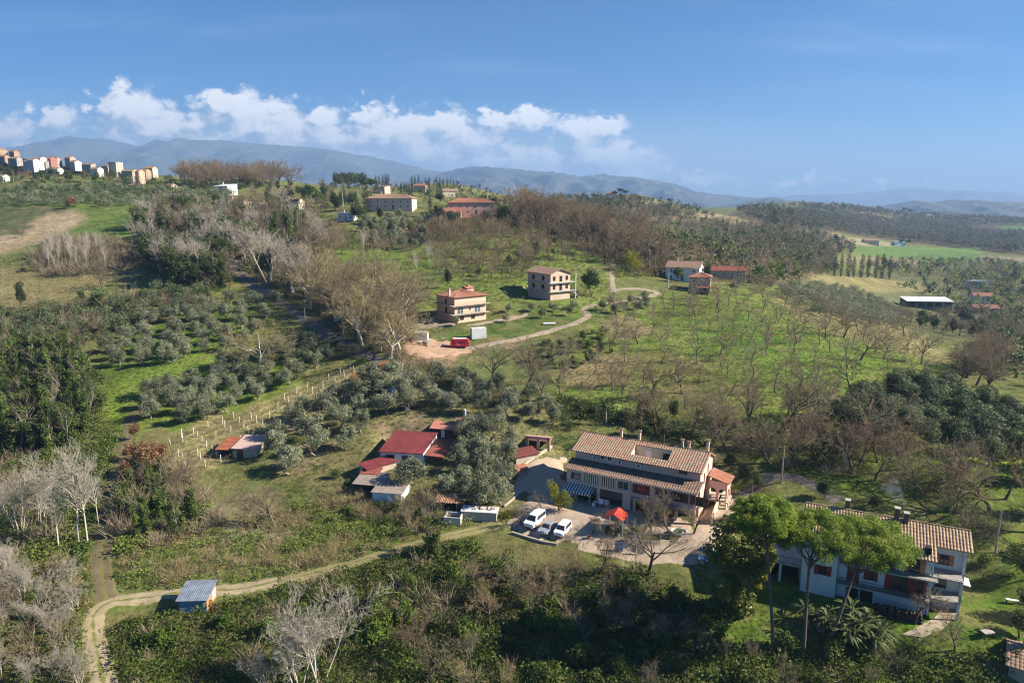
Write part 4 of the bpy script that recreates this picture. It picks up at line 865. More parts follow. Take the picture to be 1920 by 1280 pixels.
    t = MB(); t.box(0, 3.0, 0, .2, -1, 1.6).box(0, 3.0, 2.2, 2.4, -1, 1.6).box(0, .2, .2, 2.2, -1, 1.6).box(2.8, 3.0, .2, 2.2, -1, 1.6); t.build('wall', mat('rough_concrete', (.45, .44, .42), var=.35, scale=2), r)
    MB().box(.2, 2.8, .2, 2.2, .5, .9).build('water', GLASS, r)
    # rusty barn left
    q = P(407, 858); shed('barn', 'small barn with rusty orange roof and dark opening by the vineyard', q, R(-8), 4.2, 5.0, 2.0, 2.9, STONE, RUST, open_front=True)
    q = P(437, 858); shed('barn', 'barn half with faded pinkish-grey sheet roof joined to the rusty one', q, R(-8), 5.5, 5.6, 2.2, 3.1, STONE, mat('faded_pink_sheet', (.42, .30, .27), var=.15), door=(1, 2.4, 1.9, BROWNW))
    # blue covered stall among the olives
    q = P(721, 748); shed('stall', 'small dark shelter covered with a blue tarpaulin among the olives', q, R(-10), 5.4, 3.6, 1.8, 2.3, BROWNW, mat('blue_tarpaulin', (.03, .14, .50), rough=.4, var=.15), open_front=True, period=0)
    # tin shed on the track
    q = P(336, 1149); r = shed('tin_shed', 'small shed with grey corrugated tin roof and blue front beside the dirt track', q, R(3), 4.1, 3.6, 2.1, 2.9, mat('orange_boards', (.45, .20, .10), var=.25, scale=2), mat('tin_sheet', (.20, .235, .285), rough=.5, var=.4, scale=1.0, metal=.2), period=.3, amp=.03)
    for a in (.12, 2.1): MB().fbox((0, 0, 1, 0), a, a + 1.9, .1, 1.9, 0, .06).build('door', mat('blue_sheet', (.10, .23, .33), rough=.5, var=.2), r)
    for z in (.8, 1.3, 1.8): MB().fbox((4.1, 0, 0, 1), 2.0, 3.4, z, z + .22, .01, .07).build('board', WHITEP, r)
    # big white roofed barn in the valley
    q = P(1700, 575); r = empty('farm_barn', q, R(-7), 'long farm barn with bright white metal roof in the valley', 'barn'); AVOID.append((q.x + 14, q.y + 5, 19))
    L, W = 28, 11
    MB().extrude_x([(0, -2), (W, -2), (W, 5.2), (0, 3.8)], 0, L).build('wall', mat('dark_green_sheet', (.10, .13, .12), var=.2, scale=.3), r)
    MB().sheet((-.5, -.6, 3.85), (L + .5, -.6, 3.85), (L + .5, W + .6, 5.45), (-.5, W + .6, 5.45), .9, .05, .12).build('roof', mat('white_sheet_roof', (.72, .72, .74), rough=.4, var=.08), r)
    for i in range(5): MB().fbox((0, 0, 1, 0), 1.5 + i * 5.3, 5.4 + i * 5.3, 0, 3, -.05, .03).build('door', DARK, r)
outbuildings()
# ------------------------------------------------------------------ houses on the ridge and beyond
def ridge_houses():
    # peach three-storey house on the knoll
    A = P(853, 606); rz = R(38); r = empty('villa', A, rz, 'peach-coloured three-storey house with hipped roof and balconies, above the drive', 'house'); AVOID.append((A.x + 5, A.y + 6, 11))
    r.scale = (1, 1, .84); L, W, H = 12.0, 10.5, 9.6; x0, x1, y0, y1 = 0, L, 0, W; wm = WALLS['peach']
    MB().box(x0, x1, y0, y1, -2, H).build('wall', wm, r); ro = hip_roof(r, TILE2, x0, x1, y0, y1, H, 1.9, over=.7)
    for z in (3.3, 6.6):
        MB().box(x0 - 1.4, x1 + .6, y0 - 1.3, y0 - .01, z - .2, z).box(x0 - 1.4, x0 - .01, y0 + .001, y1, z - .2, z).build('balcony', STONE, r)
    railing(r, FACE('front', x0, x1, y0, y1), 0, L, 3.3, d=1.2, step=.3); railing(r, FACE('front', x0, x1, y0, y1), 0, L, 6.6, d=1.2, step=.3)
    f = FACE('front', x0, x1, y0, y1)
    for a in (1.0, 2.2, 7.6, 8.8): window(r, f, a, 3.4, 1.0, 2.2, WALLS['blue'], sill=False)
    window(r, f, 5.2, 4.2, 1.0, 1.3, sill=False)
    for a in (2.0, 6.2): window(r, f, a, .9, 1.4, 1.4, BROWNW, sill=False)
    fl = FACE('left', x0, x1, y0, y1); window(r, fl, 5.0, 3.4, 1.2, 2.1, BROWNW, sill=False); window(r, fl, 5.0, 6.8, 1.0, 1.9, BROWNW, sill=False)
    for x in (-.9, 9.3): chimney(ro, x + 1, 3 if x < 0 else 7.5, H, H + 2.6, .5)
    MB().box(L - 3.0, L - .4, W - 4.2, W - 1.0, H + .3, H + 2.0).build('dormer', wm, r); MB().extrude_x([(W - 4.6, H + 2.0), (W - .6, H + 2.0), (W - 2.6, H + 2.7)], L - 3.3, L - .1).build('dormer_roof', TILE2, r)
    MB().tube([(L - 1.5, W - 3, H + 2.4), (L - 1.5, W - 3, H + 6.2)], .04).tube([(L - 2, W - 3, H + 5.8), (L - 1, W - 3, H + 5.8)], .03).build('antenna', METAL, r)
    # unfinished brick house
    A = P(1032, 563); r = empty('brick_house', A, R(36), 'unfinished pale brick house with tiled roof, open floors and outside stair', 'house'); AVOID.append((A.x + 2, A.y + 6, 12))
    r.scale = (1, 1, .85); L, W, H = 9.0, 13.0, 11.0; wm = WALLS['brick']
    MB().extrude_y([(0, -2), (L, -2), (L, H), (L * .45, H + 1.7), (0, H)], 0, W).build('wall', wm, r)
    b = MB(); b.sheet((-.7, W + .7, H - .2), (-.7, -.7, H - .2), (L * .45, -.7, H + 1.85), (L * .45, W + .7, H + 1.85), .4, .05, .14, .5); b.sheet((L + .7, -.7, H - .2), (L + .7, W + .7, H - .2), (L * .45, W + .7, H + 1.85), (L * .45, -.7, H + 1.85), .4, .05, .14, .5)
    b.build('roof', TILE, r)
    for z in (3.6, 7.2): MB().box(-.9, L + 2.2, -1.0, W, z - .3, z).build('floor_slab', CONC, r)
    f = FACE('front', 0, L, 0, W)
    for z in (4.3, 7.9):
        for a in (1.0, 6.8): MB().fbox(f, a, a + 1.2, z, z + 1.8, -.02, .03).build('window_opening', DARK, r)
        MB().fbox(f, 4.0, 5.3, z - .5, z + 1.9, -.02, .03).build('window_opening', DARK, r)
    MB().fbox(f, 1.5, 4.5, 0, 2.6, -.02, .03).build('garage_opening', WALLS['tan'], r)
    fl = FACE('left', 0, L, 0, W)
    for z in (4.3, 7.9):
        for a in (2.5, 8): MB().fbox(fl, a, a + 1.6, z, z + 1.8, -.02, .03).build('window_opening', DARK, r)
    MB().add([(L + .2, -.8, 3.6), (L + .2, .5, 3.6), (L + 5, .5, -.5), (L + 5, -.8, -.5), (L + .2, -.8, 3.2), (L + .2, .5, 3.2), (L + 4.6, .5, -.6), (L + 4.6, -.8, -.6)], [(0, 3, 2, 1), (4, 5, 6, 7), (0, 4, 7, 3), (1, 2, 6, 5), (3, 7, 6, 2), (0, 1, 5, 4)]).build('stair', CONC, r)
    MB().box(L + 1.7, L + 2.1, -.9, -.5, -2, H - .3).box(L + 1.7, L + 2.1, W - .5, W - .1, -2, H - .3).build('column', CONC, r)
    # houses right of the ridge lane
    house('house', 'grey-white house with orange-edged tiled roof behind a round dark tree', 1283, 524, R(-25), 14, 10, 5.6, 'gable', 'white', TILE, 2.2, rows=((.9, 1.2), (3.5, 1.2)), cols=3)
    house('house', 'small house with red tiled roof and open porch by the ridge lane', 1312, 543, R(-18), 8, 7, 5.2, 'hip', 'tan', TILE2, 1.5, rows=((3.2, 1.1),), cols=2)
    r = empty('carport', P(1308, 552), R(-10), 'low dark carport with reddish roof in front of the small red-roofed house', 'carport')
    MB().box(0, 8, 0, 4.5, 2.4, 2.6).build('roof', RED2, r)
    for x in (.2, 4, 7.8): MB().box(x - .1, x + .1, .1, .3, -1, 2.4).build('post', WHITEP, r)
    house('house', 'low house with dull red sheet roof among the brown trees', 1360, 520, R(-4), 15, 8, 3.4, 'gable', 'tan', RED2, 1.5, cols=4)
    for q in ((1283, 524), (1312, 543), (1360, 520)): avoid(*q, 8)
    # villas on the hill
    V = [
     ('villa', 'wide pink villa with shallow tiled roof above the olive slope', 735, 392, R(-6), 27, 12, 6.0, 'hip', 'pink', TILE, 2.6, ((.9, 1.3), (3.6, 1.3)), 6),
     ('villa', 'long villa with bright red tiled hip roof right of the pergola', 885, 402, R(4), 26, 13, 6.2, 'hip', 'rose', TILE2, 2.4, ((.9, 1.3), (3.6, 1.3)), 6),
     ('villa', 'low garden wing with glazed gable end and red-brown roof', 848, 410, R(0), 10, 9, 3.6, 'gable', 'peach', TILE2, 1.8, ((.7, 1.8),), 5),
     ('house', 'pinkish house with flat roof standing among trees above the pink villa', 716, 362, R(-20), 12, 10, 5.5, 'shed', 'pink', TILE, 1.0, ((.9, 1.2), (3.2, 1.2)), 3),
     ('house', 'reddish house half hidden behind the tall dark conifers', 789, 360, R(-10), 13, 10, 6.0, 'gable', 'rose', TILE2, 1.8, ((.9, 1.2), (3.4, 1.2)), 3),
     ('house', 'cream house with gabled roof on the skyline left of the red villa', 843, 368, R(15), 16, 10, 5.0, 'gable', 'cream', TILE, 2.2, ((.9, 1.2),), 4),
     ('house', 'small cream house hidden by bare trees beside the round pine', 550, 392, R(-10), 11, 9, 4.6, 'gable', 'cream', TILE, 1.6, ((.9, 1.2),), 3),
     ('house', 'yellow house with plain wall beside the grey-white bare trees', 504, 402, R(-5), 12, 9, 5.4, 'hip', 'yellow', TILE, 1.3, ((.9, 1.2), (3.2, 1.2)), 3),
     ('house', 'white modern house with stepped flat roofs above the cream balcony house', 424, 364, R(-22), 12, 9, 5.2, 'shed', 'white', WHITEP, 1.4, ((.9, 1.3), (3.4, 1.2)), 3),
     ('house', 'cream house with white balcony pillars above the wood', 445, 397, R(-10), 13, 9, 5.6, 'gable', 'cream', TILE, 1.5, ((.9, 1.4), (3.3, 1.4)), 4),
     ('house', 'tan house with dark trees on the skyline above the wood', 552, 326, R(-10), 17, 10, 6.0, 'hip', 'tan', TILE, 2.0, ((.9, 1.2), (3.6, 1.2)), 4),
     ('house', 'tiny white building with grey roof on the slope left of the pink villa', 652, 412, R(-8), 9, 6, 3.4, 'shed', 'white', METAL, .6, ((.9, 1.2),), 3)]
    for (n, l, px, py, rz, L, W, H, rf, wl, tl, rs_, rows, cols) in V:
        house(n, l, px, py, rz, L, W, H, rf, wl, tl, rs_, rows=rows, cols=cols, period=.6); avoid(px, py, L * .55)
    # pergola columns by the villa
    A = P(790, 418); r = empty('pergola', A, R(-5), 'stone pergola with tall square columns left of the garden wing', 'pergola')
    for i in range(4):
        for y in (0, 4): MB().box(i * 2.6 - .3, i * 2.6 + .3, y - .3, y + .3, -1, 5.0).build('column', WALLS['tan'], r)
    MB().box(-.5, 8.3, -.5, .3, 5.0, 5.3).box(-.5, 8.3, 3.7, 4.5, 5.0, 5.3).build('beam', BROWNW, r)
    # valley houses
    Q = [
     ('house', 'white two-storey house with flat eaves in the valley on the right', 1832, 540, R(-8), 16, 10, 6.0, 'hip', 'white', METAL, 1.2, ((.9, 1.5), (3.6, 1.5)), 5),
     ('house', 'white house with red tiled lower roof right of the white barn', 1838, 570, R(-15), 12, 9, 6.4, 'gable', 'white', TILE2, 1.8, ((.9, 1.2), (3.6, 1.2)), 3),
     ('house', 'low tiled farm annex in front of the white valley house', 1848, 585, R(-12), 17, 8, 3.2, 'gable', 'tan', TILE2, 1.6, ((.9, 1.2),), 4),
     ('farmhouse', 'brown brick farmhouse beside the bright green field', 1631, 458, R(-3), 20, 10, 5.5, 'gable', 'brick', TILE, 2.0, ((.9, 1.2),), 5),
     ('farmhouse', 'pale blue-grey farmhouse between dark trees above the green field', 1684, 461, R(5), 17, 10, 5.0, 'gable', 'blue', METAL, 2.6, ((.9, 1.2),), 4),
     ('farmhouse', 'little cream hut with bright roof at the edge of the wood', 1561, 470, R(-20), 10, 7, 3.2, 'gable', 'cream', TILE, 1.5, ((.9, 1.2),), 3),
     ('house', 'white cube house on the wooded slope in the far centre', 1424, 408, R(-10), 11, 10, 6.5, 'flat', 'white', None, .4, ((.9, 1.2), (3.6, 1.2)), 3)]
    for (n, l, px, py, rz, L, W, H, rf, wl, tl, rs_, rows, cols) in Q:
        house(n, l, px, py, rz, L, W, H, rf, wl, tl, rs_, rows=rows, cols=cols, period=.8); avoid(px, py, L * .6)
    # houses scattered along the far right ridge
    FR = [(1566, 392, 'white', 16), (1613, 404, 'cream', 14), (1649, 416, 'white', 16), (1740, 406, 'white', 13), (1757, 403, 'peach', 16), (1775, 406, 'rose', 14), (1796, 408, 'cream', 18), (1836, 414, 'white', 20), (1850, 410, 'cream', 14), (1880, 414, 'cream', 16), (1705, 404, 'tan', 14), (1480, 398, 'cream', 13)]
    kinds = ['white house left end of the far ridge below dark pines', 'cream house low on the far slope right of the first white one', 'white house in the trees halfway down the far slope', 'small white house at the left of the far hamlet', 'peach house in the middle of the far hamlet', 'rose house right of the peach house in the hamlet', 'long cream house right of the rose house in the hamlet', 'large white house low on the far right slope', 'cream house just above the large white far house', 'last cream house at the right edge of the ridge', 'tan house between the umbrella pines and the hamlet', 'cream house above the woods left of the far ridge']
    for (px, py, wl, L), lab in zip(FR, kinds):
        house('house', lab, px, py, R(random.Random(px).uniform(-30, 20)), L, 10, 6, 'gable', wl, TILE2, 2.2, rows=((3.2, 1.4),), cols=3, sides=1, chim=0, period=1.2, faces=('front',), group='houses along the far ridge'); avoid(px, py, L * .7)
    # houses in the trees of the middle hill
    for px, py, wl, lab in ((1147, 372, 'white', 'small pale house on the grassy knoll of the middle hill'), (1195, 352, 'tan', 'tan house under the umbrella pines on top of the middle hill'), (1066, 366, 'rose', 'rose house among trees on the crest left of the middle hill'), (985, 372, 'cream', 'pale house behind the brown wood on the crest')):
        house('house', lab, px, py, R(-12), 15, 10, 6, 'gable', wl, TILE2, 2.0, rows=((3.2, 1.4),), cols=3, sides=1, chim=0, period=1.0, faces=('front',)); avoid(px, py, 9)
ridge_houses()
VSC = .58
def village():
    G = 'houses of the hilltop village'
    # pixel column, base row, storeys, length, wall, roof, description
    T = [(4, 292, 3, 12, 'ochre', 'hip', 'ochre village house cut by the left edge of the photo'), (16, 286, 4, 14, 'tan', 'gable', 'tall tan house at the top of the village'), (28, 296, 3, 10, 'brick', 'gable', 'brick-coloured house just below the tall tan one'),
         (36, 288, 3, 12, 'ochre', 'gable', 'ochre house at the village edge beside the tan tower'), (46, 297, 3, 12, 'tan', 'shed', 'tan house with sloping roof above the pale blue pair'), (8, 306, 3, 12, 'brick', 'gable', 'dark brick house low at the left edge'), (30, 310, 3, 14, 'grey', 'gable', 'grey shaded house under the village top'),
         (56, 320, 4, 9, 'blue', 'flat', 'pale blue block left of the white one'), (66, 322, 5, 10, 'white', 'gable', 'tall white house between blue and white blocks'), (79, 318, 5, 11, 'white', 'flat', 'white house with sunlit side next to the red one'), (88, 318, 3, 8, 'grey', 'flat', 'small grey house between white and red ones'),
         (97, 318, 5, 10, 'red', 'flat', 'tall red house on the village slope'), (108, 314, 4, 8, 'rose', 'flat', 'rose house attached to the red one'), (103, 326, 2, 18, 'white', 'gable', 'low white house with red roof under the red one'), (122, 310, 3, 12, 'grey', 'gable', 'grey house behind the rose one'),
         (134, 316, 5, 9, 'tan', 'gable', 'narrow tan house left of the white gable'), (143, 320, 4, 12, 'white', 'gable', 'white gabled house in the middle of the village'), (153, 310, 3, 12, 'cream', 'gable', 'cream house above the white gable'), (62, 300, 3, 12, 'ochre', 'gable', 'ochre house on the upper street'), (76, 300, 2, 12, 'tan', 'gable', 'low tan house on the upper street'),
         (168, 326, 4, 13, 'grey', 'shed', 'blue-grey house with sloping roof above the white cube'), (183, 330, 3, 12, 'white', 'flat', 'white cube house with small windows'), (203, 328, 4, 12, 'grey', 'flat', 'grey apartment block in shade'), (219, 330, 6, 15, 'cream', 'flat', 'big cream apartment block with flat roof'), (234, 324, 4, 12, 'yellow', 'flat', 'yellow block behind the cream apartment block'),
         (246, 344, 5, 16, 'tan', 'flat', 'tan apartment block facing away from the sun'), (259, 344, 5, 13, 'peach', 'flat', 'peach apartment block with balconies'), (272, 338, 4, 13, 'ochre', 'flat', 'ochre apartment block with loggias'), (284, 332, 4, 13, 'cream', 'flat', 'cream block at the right end of the village'), (301, 328, 2, 10, 'white', 'gable', 'small white house last on the right of the village'),
         (4, 340, 2, 14, 'white', 'gable', 'white house low on the left edge below the village'), (303, 360, 1, 8, 'peach', 'gable', 'peach cottage in the olive grove'), (322, 358, 2, 10, 'peach', 'gable', 'second peach cottage in the olive grove further right'), (352, 330, 2, 9, 'white', 'gable', 'white house peeking through the brown wood'), (255, 352, 1, 14, 'brick', 'gable', 'red roofed shed below the tan apartment block')]
    rg = random.Random(3)
    for px, py, st, L, wl, rf, lab in T:
        rows = tuple((1.0 + 3.0 * i, 1.4) for i in range(st))
        house('village_house', lab, px, py, R(rg.uniform(-35, -5)), L, 9 + rg.random() * 2, st * 2.9, 'gable' if rf == 'flat' and L != 15 else rf, 'old ' + wl, TILE if (rf != 'flat' or L != 15) else None, 2.4, win=(1.3, 1.5), rows=rows, cols=max(2, L // 4), sides=2, chim=0, period=.9, faces=('front', 'right'), group=G, door=False, scale=VSC, balc=(3.2, 6.1, 9.0) if 'balcon' in lab or 'loggia' in lab else None); avoid(px, py, L * .6)
village()
# ------------------------------------------------------------------ vegetation
def rdir(r, n):
    v = r.normal(size=(n, 3)); return v / np.linalg.norm(v, axis=1, keepdims=True)
def leaves(r, blobs, n, size, out=0.6, asp=0.6, depth=0.35, up=0.15):
    """n small leaf faces spread through a crown made of ellipsoid clumps (x,y,z,rx,ry,rz)"""
    B = np.array(blobs, float); w = (B[:, 3] * B[:, 4] * B[:, 5]) ** (2 / 3); k = r.choice(len(B), n, p=w / w.sum())
    d = rdir(r, n); rad = 1 - depth * r.rand(n) ** 1.3
    c = B[k, :3] + d * B[k, 3:] * rad[:, None] * (0.85 + .3 * r.rand(n))[:, None]
    nr = d * out + rdir(r, n) * (1 - out) + np.array([0, 0, up]); nr /= np.linalg.norm(nr, axis=1, keepdims=True)
    t = np.cross(nr, rdir(r, n)); t /= np.linalg.norm(t, axis=1, keepdims=True) + 1e-9; b = np.cross(nr, t)
    s = (size * (0.6 + 0.8 * r.rand(n)))[:, None] * .5
    a = s * asp
    V = np.stack([c - t * s, c + b * a, c + t * s, c - b * a], 1).reshape(-1, 3); F = np.arange(4 * n).reshape(-1, 4)
    return V, F
def tubes_np(S, sides=4):
    """segments (p0 p1 r0 r1) -> prisms"""
    S = np.asarray(S, float); p0, p1, r0, r1 = S[:, :3], S[:, 3:6], S[:, 6], S[:, 7]
    d = p1 - p0; d /= np.linalg.norm(d, axis=1, keepdims=True) + 1e-9
    ref = np.where(np.abs(d[:, 2:3]) > .9, np.array([[1., 0, 0]]), np.array([[0, 0, 1.]])); a = np.cross(d, ref); a /= np.linalg.norm(a, axis=1, keepdims=True); b = np.cross(d, a)
    V = []
    for p, q in ((p0, r0), (p1, r1)):
        for j in range(sides):
            t = 6.2832 * j / sides; V.append(p + (a * math.cos(t) + b * math.sin(t)) * q[:, None])
    V = np.stack(V, 1).reshape(-1, 3); n = len(S); base = np.arange(n)[:, None] * (2 * sides)
    F = np.concatenate([base + np.array([j, (j + 1) % sides, sides + (j + 1) % sides, sides + j])[None] for j in range(sides)])
    return V, F
def branch(r, segs, p, d, ln, rad, lvl, maxl, kids, ang, up, wob, ratio, rmin):
    n = 3 if lvl < 2 else 2; q = p; pts_ = [(q, rad)]
    for i in range(n):
        d = d + r.normal(size=3) * wob + np.array([0, 0, up]); d /= np.linalg.norm(d)
        q2 = q + d * ln / n; r2 = max(rad * (1 - (i + 1) / n * .62), rmin)
        segs.append((lvl, *q, *q2, max(pts_[-1][1], rmin), r2)); pts_.append((q2, r2)); q = q2
    if lvl >= maxl: return
    kn = kids[min(lvl, len(kids) - 1)]
    for i in range(kn):
        t = (.28 if lvl else .45) + (.72 if lvl else .55) * (i + r.rand()) / kn; f = min(t * n, n - 1e-6); j = int(f); pp = pts_[j][0] * (1 - (f - j)) + pts_[j + 1][0] * (f - j); rr = pts_[j][1] * (1 - (f - j)) + pts_[j + 1][1] * (f - j)
        ax = np.cross(d, r.normal(size=3)); ax /= np.linalg.norm(ax) + 1e-9; an = R(ang[min(lvl, len(ang) - 1)]) * (.7 + .6 * r.rand())
        dd = d * math.cos(an) + ax * math.sin(an)
        branch(r, segs, pp, dd, ln * ratio[min(lvl, len(ratio) - 1)] * (.7 + .5 * r.rand()), rr * .62, lvl + 1, maxl, kids, ang, up, wob, ratio, rmin)
def bare(seed, h, trunk=.35, rad=.03, maxl=4, kids=(7, 5, 5, 4), ang=(50, 42, 40, 38), up=.06, wob=.12, ratio=(.75, .55, .5, .5), rmin=.012, lean=0.05, stems=1):
    """leafless tree: (trunk and limb mesh arrays), (branch and twig mesh arrays)"""
    r = np.random.RandomState(seed); segs = []
    for s in range(stems):
        d = np.array([r.normal() * lean, r.normal() * lean, 1.0]); d /= np.linalg.norm(d)
        if stems > 1: d = np.array([math.cos(s * 2.4) * .35 * r.rand(), math.sin(s * 2.4) * .35 * r.rand(), 1.0])
        branch(r, segs, np.array([0.25 * (stems > 1) * math.cos(s * 2.4), 0.25 * (stems > 1) * math.sin(s * 2.4), -.3]), d, h * trunk * (1 if stems == 1 else .7 + .5 * r.rand()), h * rad, 0, maxl, kids, ang, up, wob, ratio, rmin)
    S = np.array(segs); z = S[:, 6].max()
    S[:, 1:7] *= h / z
    lo = S[S[:, 0] <= 1][:, 1:]; hi = S[S[:, 0] >= 2][:, 1:]
    return tubes_np(lo, 6), tubes_np(hi, 3)
def cat_arrays(parts):
    V = []; F = []; b = 0
    for v, f in parts: V.append(v); F.append(f + b); b += len(v)
    return np.concatenate(V), np.concatenate(F)
def crown_blobs(r, n, R0, zc, rz, rb, flat=1.0):
    o = []
    for i in range(n):
        d = rdir(r, 1)[0]; k = r.rand() ** .4; s = rb * (.7 + .6 * r.rand())
        o.append((d[0] * R0 * k, d[1] * R0 * k, zc + d[2] * rz * k, s, s, s * flat))
    return o
# materials
L_OLIVE = leaf_mat('olive_leaves', (.085, .105, .052), (.31, .33, .215), .3, .25)
L_OLIVD = leaf_mat('dense_olive_leaves', (.045, .068, .028), (.155, .195, .09), .3, .25)
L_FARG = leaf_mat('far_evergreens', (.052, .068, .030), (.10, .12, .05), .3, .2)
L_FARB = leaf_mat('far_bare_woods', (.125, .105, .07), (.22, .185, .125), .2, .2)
L_DARK = leaf_mat('dark_evergreen_leaves', (.022, .042, .014), (.085, .12, .032), .3, .3)
L_IVY = leaf_mat('ivy_leaves', (.036, .066, .014), (.125, .175, .034), .35, .3)
L_PINE = leaf_mat('pine_needles', (.080, .140, .012), (.28, .37, .034), .4, .12)
L_PINE2 = leaf_mat('dark_pine_needles', (.025, .055, .014), (.075, .125, .028), .3, .2)
L_CYP = leaf_mat('cypress_foliage', (.014, .028, .014), (.035, .060, .024), .2, .2)
L_SHRUB = leaf_mat('shrub_leaves', (.050, .085, .016), (.16, .21, .040), .4, .35)
L_BRAM = leaf_mat('bramble_leaves', (.065, .10, .020), (.21, .25, .055), .4, .4)
L_DRYB = leaf_mat('dry_bramble', (.10, .085, .040), (.30, .25, .13), .35, .3)
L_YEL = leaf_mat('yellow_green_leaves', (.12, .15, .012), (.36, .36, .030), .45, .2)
L_RUST = leaf_mat('withered_oak_leaves', (.13, .065, .030), (.34, .20, .105), .35, .25)
L_MAG = leaf_mat('glossy_broad_leaves', (.060, .095, .014), (.27, .30, .055), .45, .15, rough=.4, gloss=.2)
L_IVYB = leaf_mat('fresh_ivy_leaves', (.055, .10, .016), (.18, .255, .040), .45, .3)
L_MEAD = leaf_mat('meadow_grass', (.11, .155, .028), (.23, .27, .06), .45, .2)
L_ORANGE = leaf_mat('orange_osier_twigs', (.45, .16, .04), (.75, .33, .10), .3, .15)
L_PALM = leaf_mat('palm_fronds', (.045, .075, .025), (.16, .19, .07), .3, .15)
L_GREY = leaf_mat('grey_green_leaves', (.10, .125, .10), (.26, .30, .24), .3, .2)
L_REED = leaf_mat('pale_reeds', (.26, .22, .11), (.48, .42, .24), .4, .2)
B_BARK = mat('bark', (.115, .085, .062), var=.3, scale=3); B_TWIG = leaf_mat('brown_twigs', (.125, .10, .065), (.30, .245, .16), .15, .22)
B_TWIGR = leaf_mat('reddish_twigs', (.14, .105, .065), (.30, .225, .14), .15, .22)
B_GREY = mat('grey_bark', (.22, .20, .175), var=.3, scale=3); B_TWIGG = leaf_mat('grey_twigs', (.17, .14, .095), (.34, .285, .195), .15, .2)
B_PALE = mat('pale_bark', (.46, .42, .36), var=.2, scale=3); B_TWIGP = leaf_mat('pale_twigs', (.28, .25, .205), (.50, .46, .39), .15, .15)
B_TWIGY = leaf_mat('yellowish_twigs', (.20, .16, .075), (.42, .35, .19), .2, .2)
B_PINE = mat('pine_bark', (.135, .10, .08), var=.4, scale=5, bump=.5)
KIND = {}
def reg(kind, parts):                                     # parts: {part name: (V, F, material)}
    h = max(float(np.asarray(p[0])[:, 2].max()) for p in parts.values())
    KIND.setdefault(kind, []).append(([(n, mesh_np(n, v, f, m)) for n, (v, f, m) in parts.items()], h))
